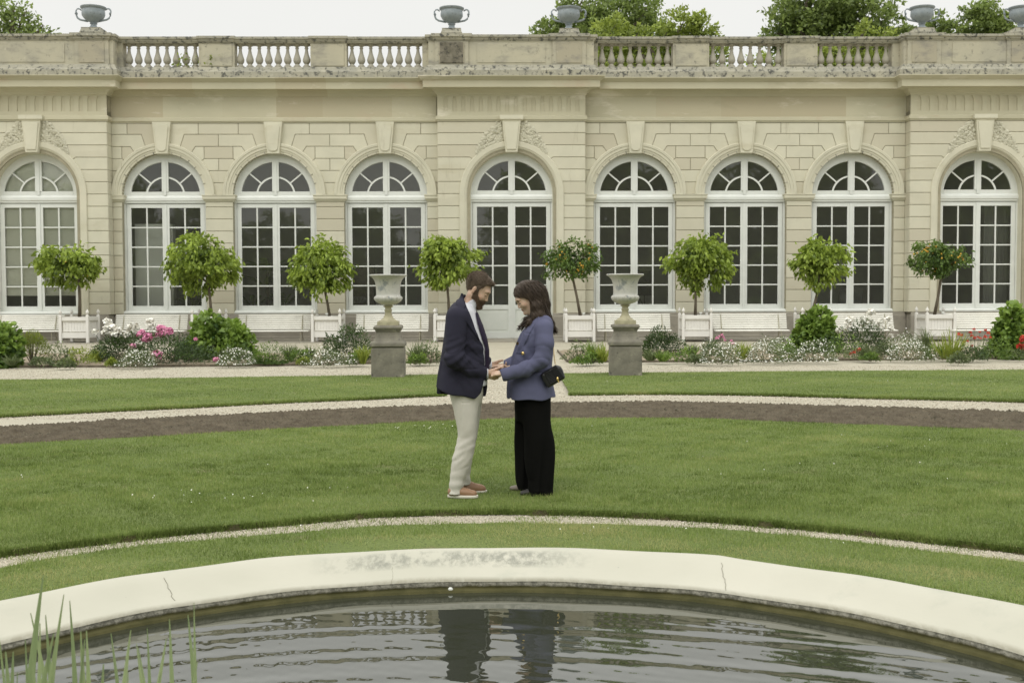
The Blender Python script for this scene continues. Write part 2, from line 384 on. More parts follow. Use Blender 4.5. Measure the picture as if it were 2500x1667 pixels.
# parapet
PT, BT, BB = 10.86, 10.65, 9.80
cope = [(.02, BT), (.02, BT+.02), (.06, BT+.05), (.06, BT+.09), (.10, BT+.12), (.12, BT+.13), (.12, PT), (0, PT+.01)]
base = [(.16, 9.33), (.16, 9.60), (.13, 9.63), (.08, 9.68), (.04, BB-.03), (.02, BB)]
YP = -.08; YPB = .38
par = MB(); cop = MB(); bas = MB()
def pier(x0, x1, y, dado=None):
    par = MB()
    par.box(x0, x1, y, YPB, BB-.01, BT+.01, .3*tn())
    if dado: par.mold([(.0, BB+.02), (.03, BB+.04), (.03, BT-.06), (0, BT-.04)], x0+dado, x1-dado, y, y+.05, tn())
    par.build('parapet_pier' if dado else 'parapet_wall', M['parapet'], BLD)
def cope_(x0, x1, y): cop.mold(cope, x0, x1, y, YPB+.05)
for wing in ((1, 2, 3), (5, 6, 7)):
    e0 = BAY[0][1] if wing[0] == 1 else BAY[1][1]; e1 = BAY[1][0] if wing[0] == 1 else BAY[2][0]
    bas.mold(base, e0, e1, YP, YPB+.02)
    xs = [e0]
    for w in wing: xs += [WX[w]-1.36, WX[w]+1.36]
    xs.append(e1)
    for k in range(0, len(xs), 2): pier(xs[k], xs[k+1], YP, .12 if xs[k+1]-xs[k] > .9 else None)
    for k in (2, 4): cop.mold([(p+.03, z+.02) for p, z in cope], xs[k]+.1, xs[k+1]-.1, YP, YPB+.06)
    cope_(e0, e1, YP)
for x0, x1, y in [(b_[0]-.3, b_[1]+.3, b_[2]) for b_ in BAY]:
    yy = y-.08
    bas.mold(base, x0-.02, x1+.02, yy, YPB+.02)
    pier(x0, x1, yy)
    cope_(x0, x1, yy)
    x = x0+1.3
    cx = (x0+x1)/2
    for cc in ((-2.13, 2.07) if abs(cx) < 1 else (-14.87,) if cx < 0 else (14.78, 18.36)):
        par = MB()
        par.mold([(0, BB-.005), (0, BT+.005)], cc-.6, cc+.6, yy-.05, yy+.05, .2)
        par.mold([(0, BB+.05), (.025, BB+.07), (.025, BT-.06), (0, BT-.04)], cc-.42, cc+.42, yy-.05, yy, .8)
        cop.mold([(p+.01, z+.004) for p, z in cope[:-1]]+[(.13, PT+.03), (0, PT+.05)], cc-.6, cc+.6, yy-.05, YPB+.03)
        bas.mold([(p, z) for p, z in base], cc-.6, cc+.6, yy-.05, YPB+.01); par.build('parapet_pedestal', M['parapet'], BLD)
        if abs(cc+2.13) < .1: MB().mold([(0, BB+.06), (.012, BB+.08), (.012, BT-.07), (0, BT-.05)], cc-.40, cc+.40, yy-.08, yy-.05).build('parapet_panel', M['darkpanel'], BLD)
    MB().mold([(0, BB+.07), (.02, BB+.09), (.02, BT-.1), (0, BT-.08)], cx-1.2, cx+1.2, yy, yy+.05, .1).build('parapet_panel', M['parapet'], BLD)
cop.build('coping', M['lichen'], BLD); bas.build('parapet_base', M['lichen'], BLD)
bp = [(.13, 0), (.13, .07), (.10, .08), (.075, .13), (.07, .145), (.09, .155), (.125, .21), (.138, .27), (.130, .33), (.10, .42), (.07, .52), (.052, .62), (.05, .68), (.07, .69), (.07, .71), (.055, .72), (.055, .76), (.10, .785), (.12, .79), (.12, .85)]
b0 = None
for w in (1, 2, 3, 5, 6, 7):
    for k in range(8):
        x = WX[w]-1.36+.34*(k+.5)
        if b0 is None:
            b0 = MB().lathe(bp, seg=20).build('baluster', M['baluster'], BLD, smooth=True, auto=.7); o = b0
        else: o = b0.copy(); link(o, BLD)
        o.location = (x, .12, BB); o.rotation_euler[2] = rnd.random()
# roof, far walls, interior shell
sh = MB(); sh.box(-19.7, 19.7, .5, 9, 9.25, 9.45); sh.build('flat_roof', M['greystone'], BLD)
dk = mat('plaster_wall', (.46, .46, .40), (.40, .40, .35), .5, .9)
sh = MB(); sh.box(-19.7, 19.7, 8.7, 9.0, 0, 9.25); sh.box(-19.2, -18.9, .56, 8.7, 0, 9.25); sh.box(18.9, 19.2, .56, 8.7, 0, 9.25); sh.box(-18.9, 18.9, .56, 8.7, 7.6, 7.7); sh.build('interior_wall', dk, BLD)
MB().box(-18.9, 18.9, .56, 8.7, -.1, .02).build('interior_floor', mat('tile_floor', (.28, .27, .23)), BLD)
# windows
gm, nt, p, out = _nodes('window_glass')
nt.nodes.remove(p); gl = nt.nodes.new('ShaderNodeBsdfGlossy'); gl.inputs['Roughness'].default_value = .012; gl.inputs[0].default_value = (1, 1, 1, 1)
tr = nt.nodes.new('ShaderNodeBsdfTransparent'); tr.inputs[0].default_value = (.95, .96, .94, 1)
fr = nt.nodes.new('ShaderNodeFresnel'); fr.inputs[0].default_value = 1.5; mr = nt.nodes.new('ShaderNodeMath'); mr.operation = 'MULTIPLY'; mr.inputs[1].default_value = 1.1
nt.links.new(fr.outputs[0], mr.inputs[0]); mx = nt.nodes.new('ShaderNodeMixShader'); nt.links.new(mr.outputs[0], mx.inputs[0])
nt.links.new(tr.outputs[0], mx.inputs[1]); nt.links.new(gl.outputs[0], mx.inputs[2]); df = nt.nodes.new('ShaderNodeBsdfDiffuse'); df.inputs[0].default_value = (.55, .55, .48, 1)
mx2 = nt.nodes.new('ShaderNodeMixShader'); mx2.inputs[0].default_value = .042; nt.links.new(mx.outputs[0], mx2.inputs[1]); nt.links.new(df.outputs[0], mx2.inputs[2]); nt.links.new(mx2.outputs[0], out.inputs[0])
M['glass'] = gm
YW = .22
def window(door):
    """geometry centred on x=0; returns frame, leaf and glass builders"""
    fr_ = MB(); lf = MB(); gl_ = MB(); pn = MB()
    zb = 0.0 if door else .95
    # fixed frame
    fr_.arc(0, SP, [(1.51, YW+.1), (1.51, YW), (1.22, YW), (1.205, YW+.03), (1.205, YW+.1)][::-1], math.pi, 0, 48)
    for s_ in (-1, 1):
        x0, x1 = sorted((s_*1.46, s_*1.375)); fr_.box(x0, x1, YW+.003, YW+.1, zb+.1 if not door else 0, SP-.001)
    fr_.box(-1.21, 1.21, YW-.0, YW+.1, SP, SP+.14)
    fr_.box(-.115, .115, YW-.02, YW+.1, SP+.1401, SP+1.25); fr_.box(-.045, .045, YW-.04, YW-.0201, SP+.0, SP+1.2)
    # transom
    fr_.mold([(0, 4.95), (.03, 4.97), (.03, 5.02), (.06, 5.05), (.06, 5.15), (.04, 5.19), (0, SP-.001)], -1.46, 1.46, YW, YW+.1)
    # fanlight bars
    fr_.arc(0, SP, [(.69, YW+.08), (.69, YW+.02), (.63, YW+.02), (.63, YW+.08)][::-1], math.pi-.2, .2, 36)
    for s_ in (-1, 1):
        a = math.radians(90-s_*49); ca, sa = math.cos(a), math.sin(a)
        fr_.prism([(ca*r-sa*w, SP+sa*r+ca*w) for r, w in ((.69, -.024), (1.215, -.024), (1.215, .024), (.69, .024))], YW+.02, YW+.08)
    # casements
    for s_ in (-1, 1):
        def bx(x0, x1, z0, z1, y0=YW+.015, y1=YW+.075, t=lf):
            a, b = sorted((s_*x0, s_*x1)); t.box(a, b, y0, y1, z0, z1)
        bx(1.215, 1.365, zb+.11 if not door else .02, 4.935); bx(.012, .125, zb+.11 if not door else .02, 4.935)
        bx(.1251, 1.2149, 4.79, 4.935); bx(.1251, 1.2149, 1.06 if not door else 1.07, 1.235)
        bx(.64, .695, 1.2351, 4.7899, YW+.03, YW+.07)
        for k in range(1, 5):
            z = 1.235+k*(4.79-1.235)/5
            bx(.1251, .6399, z-.024, z+.024, YW+.03, YW+.07); bx(.6951, 1.2149, z-.024, z+.024, YW+.03, YW+.07)
        if door:
            bx(.1251, 1.2149, .02, .25); bx(.1251, 1.2149, .2501, 1.0699, YW+.04, YW+.07, pn); bx(.19, 1.15, .32, 1.0, YW+.03, YW+.0401, pn)
    lf.box(-.0119, .0119, YW-.0, YW+.06, 1.0 if not door else .02, 4.93)
    fr_.box(-.035, .035, YW-.015, YW+.0149, zb+.12 if not door else .03, 4.93)
    # glass
    gl_.prism(arcpts(0, SP+.0, 1.21, math.radians(6.6), math.radians(173.4), 40), YW+.055, YW+.06, 0, 0, 0, True)
    gl_.box(-1.2, 1.2, YW+.045, YW+.05, 1.236, 4.789)
    return fr_, lf, gl_, pn
protos = {}
for i, c in enumerate(WX):
    door = (c == 0); bay = [b for b in BAY if b[0] < c < b[1]]; dy = -.26 if bay else 0
    if door not in protos:
        fr_, lf, gl_, pn = window(door)
        w = fr_.build('door_frame' if door else 'window_frame', M['white'], BLD)
        ch = [lf.build('casement', M['white'], w, bevel=.004), gl_.build('pane', M['glass'], w)]
        if door: ch.append(pn.build('door_panel', M['panelwhite'], w, bevel=.006)); ch[0].name = 'door_leaf'
        else:
            ch.append(MB().mold([(.0, .915), (.06, .93), (.09, .96), (.09, 1.0), (.06, 1.03), (.02, 1.05), (0, 1.059)], -1.46, 1.46, .1, .3).build('sill', M['white'], w))
        protos[door] = (w, ch)
    else:
        w0, ch0 = protos[door]; w = w0.copy(); link(w, BLD)
        for o in ch0: q = o.copy(); link(q, w)
    w.location = (c, dy, 0); w.scale = (1.033, 1, 1)
MB().mold([(0, -.15), (0, .012)], -1.9, 1.9, -.75, 0).build('doorstep', M['greystone'], BLD)
# ---------------------------------------------------------------- things inside the windows
def inb(x, y, z=0): return tuple(BO+BX*x+BN*y+np.array([0, 0, z]))
o = empty('roller_blind', inb(WX[0], .13)); o.rotation_euler[2] = PSI
tag(o, 'pale roller blinds pulled down behind the leftmost arched window', 'blind')
MB().box(-1.4, 1.4, 0, .02, 1.62, 5.1).build('lower_blind', mat('blind_cloth', (.85, .85, .76), (.80, .80, .71), 2, .9, stretch=(1, 1, .3)), o)
MB().box(-1.4, 1.4, 0, .02, 5.14, 6.75).build('upper_blind', bpy.data.materials['blind_cloth'], o)
o = empty('display_panel', inb(WX[1]-.55, .85)); o.rotation_euler[2] = PSI
tag(o, 'tall white display board standing inside the second window from the left', 'panel')
MB().box(-.78, .25, 0, .06, .02, 4.25).box(.25, .62, .02, .4, .02, 4.25).build('board', mat('board_paint', (.85, .86, .84)), o, bevel=.01)
MB().box(-.9, .7, -.15, .5, -.0, .02).build('foot', M['greystone'], o)
def frond(m, base, d, L_, lw, n=26, droop=.9):
    base = np.array(base, float); d = np.array(d, float); d /= np.linalg.norm(d); side = np.cross(d, [0, 0, 1]); side /= np.linalg.norm(side)+1e-9
    pr = None
    for k in range(n+1):
        t = k/n; p = base+d*L_*t+np.array([0, 0, -droop*L_*.5*t*t])
        if k > 3:
            for s_ in (-1, 1):
                l = lw*math.sin(math.pi*min(1, .15+.85*t))**.6
                q = p+side*s_*l*.8+d*l*.5+np.array([0, 0, -l*.35]); w = d*.022
                m.add([p-w, p+w, q], [(0, 1, 2)], rnd.random())
        if pr is not None: m.add([pr+side*.012, p+side*.012, p-side*.012, pr-side*.012], [(0, 1, 2, 3)], .5)
        pr = p
pm = leafmat('palm_leaf', (.03, .06, .015), (.16, .24, .05))
o = empty('potted_palm', inb(WX[2]-.6, 1.5)); tag(o, 'potted palm with arching fronds inside the third window from the left', 'palm')
m = MB()
for k in range(13):
    a = k*2.4; frond(m, (0, 0, 2.4 if k < 9 else 1.9), (math.cos(a)*.8, math.sin(a)*.6-.2, .75), 1.5, .35)
m.build('frond', pm, o); o.children[0]['kind'] = 'stuff'
MB().tube([(0, 0, .4), (.03, 0, 1.4), (0, 0, 2.45)], [.07, .055, .05]).build('stem', M['bark'], o)
MB().lathe([(.22, .02), (.3, .5), (.33, .52), (.33, .58), (.27, .58)], seg=20).build('pot', mat('clay_pot', (.3, .16, .09)), o, smooth=True, auto=.6)
o = empty('framed_poster', inb(WX[3]-1.05, 1.2)); o.rotation_euler[2] = PSI; tag(o, 'dark framed poster leaning inside the window behind the left stone urn', 'picture')
MB().box(-.52, .52, 0, .05, .02+.9, 2.75).build('frame', mat('black_frame', (.02, .018, .015), None, rough=.4), o, bevel=.01)
MB().box(-.46, .46, -.012, -.002, .02+1.0, 2.6).build('print', mat('poster_print', (.07, .06, .05), (.12, .10, .085), 4, .5), o)
MB().box(-.40, .34, -.016, -.0121, 1.30, 1.55).build('pale_strip', mat('strip_print', (.3, .3, .27), (.1, .1, .09), 14, .6), o)
MB().box(-.42, -.36, 0, .3, .02, .92).box(.36, .42, 0, .3, .02, .92).build('easel_leg', M['bark'], o)
o = empty('notice_stand', inb(WX[5]+.55, 1.4)); o.rotation_euler[2] = PSI; tag(o, 'black notice board on a thin stand inside the window behind the right stone urn', 'sign')
MB().box(-.35, .35, 0, .04, 1.55, 2.5).build('board', bpy.data.materials['black_frame'], o, bevel=.01)
MB().tube([(0, .06, .05), (0, .06, 1.9)], .022).tube([(0, .06, 1.1), (-.25, .06, 1.54)], .012).lathe([(.25, .021), (.25, .04), (.03, .06)], (0, .06, 0)).build('pole', bpy.data.materials['black_frame'], o)
o = empty('armchair', inb(WX[7]+.5, 1.5)); o.rotation_euler[2] = PSI; tag(o, 'grey upholstered armchair seen through the second window from the right', 'armchair')
cm = mat('chair_cloth', (.26, .26, .24), (.2, .2, .19), 5, .9)
MB().box(-.45, .45, -.4, .4, .35, .75).build('seat', cm, o, bevel=.06)
MB().prism([(-.5, .75), (-.36, 1.75), (.55, 1.85), (.42, .75)], .3, .46, .03).build('backrest', cm, o, bevel=.03)
MB().box(-.4, -.34, -.35, -.29, .02, .35).box(.34, .4, -.35, -.29, .02, .35).box(-.4, -.34, .3, .36, .02, .35).box(.34, .4, .3, .36, .02, .35).build('legs', M['bark'], o)
o.children[-1].name = 'leg_frame'
o = empty('curtain', inb(WX[8]+1.15, 1.0)); o.rotation_euler[2] = PSI; tag(o, 'pale grey curtain hanging inside the rightmost window', 'curtain')
m = MB(); n = 60; vs = [(-.45+.9*k/n, .05*math.sin(k*.9)+.02*math.sin(k*2.3), z) for z in (.1, 5.0) for k in range(n+1)]
m.add(vs, [(k, k+1, n+2+k, n+1+k) for k in range(n)]); m.build('drape', mat('curtain_cloth', (.36, .37, .35), rough=.9), o, smooth=True)
for x in (WX[8]-.9, WX[8]-.35, WX[8]+.2):
    m = MB(); vs = [(-.2+.4*k/20, .03*math.sin(k*1.3), z) for z in (.1, 3.9) for k in range(21)]
# plants low inside the left windows
for i, (w, dx, hh) in enumerate(((0, -.9, 1.5), (0, .8, 1.45), (1, .75, 2.2), (2, -1.0, 2.2), (2, .1, 2.3), (3, .6, 1.4))):
    o = empty('indoor_plant', inb(WX[w]+dx, .95)); tag(o, 'leafy plant behind the lower panes of the ' + ['leftmost window', 'leftmost window beside its middle', 'second window from the left', 'third window from the left', 'third window from the left near its mullion', 'fourth window from the left'][i], 'plant', 'plants inside the orangery')
    m = MB()
    for k in range(11): a = k*2.399; frond(m, (0, 0, hh*.45), (math.cos(a), math.sin(a)*.5, 1.3), hh*.55, .16, 12, .8)
    m.build('foliage', pm, o); o.children[0]['kind'] = 'stuff'
    MB().lathe([(.16, .02), (.22, .45), (.24, .46), (.24, .5), (.2, .5)], seg=16).tube([(0, 0, .4), (0, 0, hh*.5)], .02).build('pot', bpy.data.materials['clay_pot'], o, smooth=True, auto=.6)
# ---------------------------------------------------------------- ground
PC = np.array([-.11, 3.41]); RIN, ROUT = 2.70, 3.075
def polar(pts, ext=None):
    """measured edge points -> radius as a function of the angle round the pool"""
    q = [(math.atan2(y-PC[1], x-PC[0]), math.hypot(x-PC[0], y-PC[1])) for x, y in pts]; q.sort()
    a = np.array([p[0] for p in q]); r = np.array([p[1] for p in q]); return a, r
def shr(ar, d): return ar[0], ar[1]-d
def rad(ar, th, lo=None):
    a, r = ar; th = (th+math.pi/2) % (2*math.pi)-math.pi/2
    return float(np.interp(th, a, r))
ls, rs = 2033/700., 1960/700.
LL = lambda x, y: G(x/ls, 860+y/ls)[:2]; RR = lambda x, y: G(1800+x/rs, 840+y/rs)[:2]; GG = lambda x, y: G(x, y)[:2]
E_low_bot = polar([(-3.1, 6.82), (-2.67, 7.27), (-2.11, 7.56), (-1.56, 7.77), (-1.03, 8.0), (-.44, 8.09), (.44, 8.07), (1.01, 7.99), (1.56, 7.83), (2.18, 7.51), (2.72, 7.14), (3.12, 6.89), (4.2, 5.3), (-4.2, 5.3), (4.6, 3.5), (-4.6, 3.5)]); E_low_bot = shr(E_low_bot, .12)
E_low_top = polar([(-3.21, 7.06), (-2.71, 7.42), (-2.16, 7.76), (-1.59, 8.02), (-1.06, 8.28), (-.46, 8.38), (.45, 8.35), (1.31, 8.12), (1.59, 8.0), (2.22, 7.70), (2.78, 7.34), (3.19, 7.07), (4.5, 5.4), (-4.5, 5.4), (4.9, 3.5), (-4.9, 3.5)])
E_in_top = polar([(-5.78, 12.78), (-4.39, 13.39), (-2.86, 14.15), (-.66, 15.05), (0, 15.2), (1.37, 15.26), (2.47, 15.2), (2.96, 15.0), (4.19, 14.51), (5.33, 14.04), (6.19, 13.71), (9.5, 10.5), (-9, 10), (11, 3.5), (-11, 3.5)]); E_in_top = shr(E_in_top, .72)
E_soil_top = polar([(-6.47, 14.31), (-5.44, 14.92), (-4.28, 15.5), (-3.0, 16.15), (-.92, 16.99), (0, 17.15), (.94, 17.3), (2.21, 17.38), (3.39, 17.1), (5.18, 16.48), (7.09, 15.75), (11.2, 12), (-10.2, 11.2), (13, 3.5), (-13, 3.5)]); E_soil_top = shr(E_soil_top, .34)
E_grav_top = polar([(-6.86, 15.19), (-5.77, 15.82), (-4.56, 16.43), (-3.2, 17.2), (-2.21, 17.6), (-1.13, 18.2), (.92, 18.23), (2.32, 18.35), (3.61, 18.15), (5.48, 17.5), (7.65, 16.8), (12.2, 13), (-11.2, 12.2), (14, 3.5), (-14, 3.5)])
def band(r0, r1, z, th0=-math.pi/2, th1=1.5*math.pi, n=720, m=1):
    V = []; Fc = []
    for i in range(n+1):
        th = th0+(th1-th0)*i/n; a, b = r0(th), r1(th)
        for j in range(m+1):
            r = a+(b-a)*j/m; V.append((PC[0]+r*math.cos(th), PC[1]+r*math.sin(th), z))
    for i in range(n):
        for j in range(m):
            k = i*(m+1)+j; Fc.append((k, k+1, k+m+2, k+m+1))
    return V, Fc
def wob(th, s, a): return a*(math.sin(th*s)+.6*math.sin(th*s*2.3+1)+.4*math.sin(th*s*4.1+2))
st = lambda name, V, Fc, m: tag(fast(name, V, Fc, m), None, None, None, 'structure')
# gravel everywhere (with a round hole for the basin), then lawns and beds as raised sheets
n = 256; V = []; Fc = []
for r in (ROUT-.05, 8, 30, 120, 900):
    for k in range(n):
        a = 2*math.pi*k/n; V.append((PC[0]+r*math.cos(a), PC[1]+r*math.sin(a), 0))
for l in range(4):
    for k in range(n): j = (k+1) % n; Fc.append((l*n+k, (l+1)*n+k, (l+1)*n+j, l*n+j))
st('gravel_ground', V, Fc, M['gravel'])
M['turf'] = mat('turf', (.115, .155, .040), (.155, .195, .055), .9, .95, bmp=(70, .8, .02), fine=((.065, .095, .022), 45, .5, .68), stain=[((.165, .15, .07), 1.3, .60, .75)])
M['lawnedge'] = mat('lawn_edge_soil', (.06, .055, .025), (.09, .085, .035), 20, 1, bmp=(60, .8, .02))
def lawn(name, r0, r1, z, lab=None, n=900, edge=True):
    V, Fc = band(r0, r1, z, n=n, m=6); o = st(name, V, Fc, M['turf'])
    m = MB()
    for rr, q in ((r0, 6), (r1, 0)):
        pass
    V2 = []; F2 = []
    for s_, rr in ((-.012, r0), (.012, r1)):
        b = len(V2)
        for i in range(n+1):
            th = -math.pi/2+2*math.pi*i/n
            for zz, e in ((z-.002, 0), (0.0, 1)):
                r = rr(th)+s_*e+(wob(th, 90, .006) if e else 0); V2.append((PC[0]+r*math.cos(th), PC[1]+r*math.sin(th), zz))
        F2 += [(b+2*i, b+2*i+1, b+2*i+3, b+2*i+2) for i in range(n)]
    st(name+'_edge', V2, F2, M['lawnedge']); return o
ZL = .045
f_a = lambda th: ROUT-.02; f_b = lambda th: rad(E_low_bot, th)+wob(th, 37, .012)
f_c = lambda th: rad(E_low_top, th)+wob(th, 41, .014); f_d = lambda th: rad(E_in_top, th)+wob(th, 29, .02)
f_e = lambda th: rad(E_soil_top, th)+wob(th, 33, .035)
V, Fc = band(f_a, f_b, .022, n=900, m=4); st('ring_lawn', V, Fc, M['turf'])
lawn('inner_lawn', f_c, f_d, ZL)
# soil ring: clodded heaped earth
n = 1500; mm = 26; V = []; Fc = []
for i in range(n+1):
    th = math.radians(20)+math.radians(140)*i/n; a, b = f_d(th)+.03, f_e(th)
    for j in range(mm+1):
        t = j/mm; r = a+(b-a)*t
        V.append((PC[0]+r*math.cos(th), PC[1]+r*math.sin(th), .010+.030*math.sin(math.pi*min(1, t*1.02))**.5*(1-.35*math.exp(-((t-.42)/.1)**2))))
V = np.array(V); V[:, 2] += (rng.random(len(V))**2*.032+.014*np.abs(np.sin(V[:, 0]*17+2*np.sin(V[:, 1]*9))*np.sin(V[:, 1]*21+V[:, 0]*6))+.008*np.sin(V[:, 0]*5.1+V[:, 1]*3)*np.sin(V[:, 0]*1.7-V[:, 1]*6))*(V[:, 2] > .02)
k = (np.arange(n)[:, None]*(mm+1)+np.arange(mm)).ravel(); Fc = np.c_[k, k+1, k+mm+2, k+mm+1]
tag(fast('soil_ring', V, Fc, M['soil'], smooth=False), None, None, None, 'structure')
V, Fc = band(lambda th: f_d(th)+.02, f_e, .006, n=600); st('soil_base', V, Fc, M['soil'])
M['clod'] = mat('soil_clod', (.125, .108, .075), None, rough=1, tone=(.055, .048, .03)); SOILQ = 1
# back lawns: from the gravel ring to the long straight path; a gravel walk passes between them
top = [(-40, 22.0), (-10.17, 22.55), (-7.38, 22.75), (-4.6, 23.17), (-2.88, 23.46), (-1.12, 23.65), (1.0, 23.85), (3.04, 24.02), (4.79, 24.17), (7.95, 24.35), (10.97, 24.5), (40, 25.2)]
tx = [p[0] for p in top]; ty = [p[1]-1.05 for p in top]
gx = [PC[0]+rad(E_grav_top, t)*math.cos(t) for t in np.linspace(2.6, .5, 80)]; gy = [PC[1]+rad(E_grav_top, t)*math.sin(t) for t in np.linspace(2.6, .5, 80)]
def back_lawn(name, x0, x1):
    V = []; Fc = []; n = 240; mm = 6
    for i in range(n+1):
        x = x0+(x1-x0)*i/n; a = float(np.interp(x, gx, gy))+.02*math.sin(x*9); b = float(np.interp(x, tx, ty))+.02*math.sin(x*7+1)
        for j in range(mm+1): V.append((x, a+(b-a)*j/mm, ZL))
    for i in range(n):
        for j in range(mm): q = i*(mm+1)+j; Fc.append((q, q+mm+1, q+mm+2, q+1))
    st(name, V, Fc, M['turf'])
    V2 = []; 
    for i in range(n+1): p = V[i*(mm+1)]; V2 += [(p[0], p[1], p[2]-.001), (p[0], p[1]-.03+.02*math.sin(p[0]*23)*math.sin(p[0]*7), 0)]
    st(name+'_edge', V2, [(2*i, 2*i+1, 2*i+3, 2*i+2) for i in range(n)], M['lawnedge'])
    return V
back_lawn('back_lawn_left', -26, -1.08); back_lawn('back_lawn_right', .93, 26)
# flower beds
bfL = [(-30, 25.6), (-11.64, 25.75), (-8.38, 25.8), (-5.14, 26.1), (-3.38, 26.7), (-1.78, 27.05)]
bfR = [(1.32, 27.15), (3.38, 27.0), (5.33, 27.1), (8.98, 27.5), (12.61, 27.99), (30, 29.5)]
def bed(name, fr, back_):
    V = []; Fc = []; n = 200; mm = 24; x0, x1 = fr[0][0], fr[-1][0]
    for i in range(n+1):
        x = x0+(x1-x0)*i/n; a = float(np.interp(x, [p[0] for p in fr], [p[1] for p in fr])); b = back_
        for j in range(mm+1):
            t = j/mm; e = min(1, t*12, (1-t)*12, i/1.0, (n-i)/1.0); V.append((x, a+(b-a)*t, .012+.045*e+(.02*rnd.random() if 0 < j < mm else 0)))
    for i in range(n):
        for j in range(mm): q = i*(mm+1)+j; Fc.append((q, q+mm+1, q+mm+2, q+1))
    st(name, V, Fc, M['bedsoil'])
    m = MB(); P_ = [(x, y-.03, .05) for x, y in fr]+([(fr[-1][0]+.03, back_, .05)] if x0 < 0 else []); P_ = P_ if x0 < 0 else [(fr[0][0]-.03, back_, .05)]+P_
    for a, b in zip(P_, P_[1:]):
        a = Vector(a); b = Vector(b); w = (b-a).cross(Vector((0, 0, 1))).normalized()*.015
        m.add([a-w-Vector((0, 0, .05)), b-w-Vector((0, 0, .05)), b+w-Vector((0, 0, .05)), a+w-Vector((0, 0, .05)), a-w+Vector((0, 0, .005)), b-w+Vector((0, 0, .005)), b+w+Vector((0, 0, .005)), a+w+Vector((0, 0, .005))],
              [(0, 3, 2, 1), (4, 5, 6, 7), (0, 1, 5, 4), (1, 2, 6, 5), (2, 3, 7, 6), (3, 0, 4, 7)])
    o = m.build('bed_edging', M['bark']); tag(o, 'dark board edging along the front of the %s flower bed' % ('left' if x0 < 0 else 'right'), 'edging')
bed('flower_bed_left', bfL, 31.2); bed('flower_bed_right', bfR, 32.2)
m = MB(); x0 = -19.0
for k in range(32):
    m.box(-19+k*1.19+.006, -19+(k+1)*1.19-.006, -2.9, -.1, -.05, .025+.004*(k % 3))
o = m.build('stone_pavement', M['greystone']); o.location = BO; o.rotation_euler[2] = PSI; o['kind'] = 'structure'
# ---------------------------------------------------------------- the basin
M['rim'] = mat('cream_cement', (.475, .46, .385), (.43, .42, .345), 1.1, .75, bmp=(30, .15, .005), tone=(.25, .245, .20),
               stain=[((.37, .375, .31), 2.6, .56, .80), ((.16, .16, .14), 38, .70, .76)])
nt = M['rim'].node_tree
prof = [(ROUT+.005, -.05), (ROUT+.004, .150), (ROUT-.008, .178), (ROUT-.035, .193), (ROUT-.080, .197), (ROUT-.115, .191), (ROUT-.17, .170), (ROUT-.24, .138), (RIN+.06, .112), (RIN+.025, .102), (RIN+.006, .095), (RIN, .085)]
_cr = [G(x, y, .2) for x, y in ((0, 1467), (372, 1401), (638, 1364), (957, 1345), (1350, 1338), (1754, 1355), (1800, 1367), (1977, 1392), (2250, 1434), (2500, 1477))]
_ca = sorted((math.atan2(p[1]-PC[1], p[0]-PC[0]), math.hypot(p[0]-PC[0], p[1]-PC[1])-2.99) for p in _cr)
def crest(th): th = (th+math.pi/2) % (2*math.pi)-math.pi/2; return .45*float(np.interp(th, [_ca[0][0]-.4]+[q[0] for q in _ca]+[_ca[-1][0]+.4], [0]+[q[1] for q in _ca]+[0]))
prof2 = [(RIN, .0851), (RIN+.004, .078), (RIN-.004, .066), (RIN+.004, .056), (RIN, .047), (RIN-.024, .043), (RIN-.02, -.5)]
POLY = [math.radians(a) for a in (-22, 23, 48.5, 127.5, 157, 202, 247, 292)]
def rimr(th, r):
    # gently faceted: arcs slightly flattened between kink points
    return r
def ring(prof, n=420, tonef=None):
    V = []; Fc = []; tt = []
    for i in range(n):
        th = 2*math.pi*i/n; wv = .006*math.sin(th*7)+.004*math.sin(th*17+1)
        for j, (r, z) in enumerate(prof): r_c = r+wv+crest(th)*min(1, max(0, (r-RIN)/.28)); V.append((PC[0]+r_c*math.cos(th), PC[1]+r_c*math.sin(th), z+.0025*math.sin(th*23)))
    k = len(prof)
    for i in range(n):
        for j in range(k-1): a = i*k+j; b = ((i+1) % n)*k+j; Fc.append((a, a+1, b+1, b))
    return V, Fc
POOL = empty('pool_basin', (0, 0, 0)); tag(POOL, 'round ornamental water basin with a broad cream cement rim', 'basin')
V, Fc = ring(prof); V = np.array(V)
th = np.arctan2(V[:, 1]-PC[1], V[:, 0]-PC[0]); rr = np.hypot(V[:, 0]-PC[0], V[:, 1]-PC[1])
# lichen smudges on the upper slope near the middle: dirt of its own shape
def smudge(x): return np.interp(x, [-1.45, -1.35, -1.05, -.62, -.55, -.1, 0, .2, .5, .6], [0, .45, .30, .45, .95, 1.0, .8, .25, .3, 0])
fo = fast('rim', V, Fc, M['rim'], POOL, smooth=True)
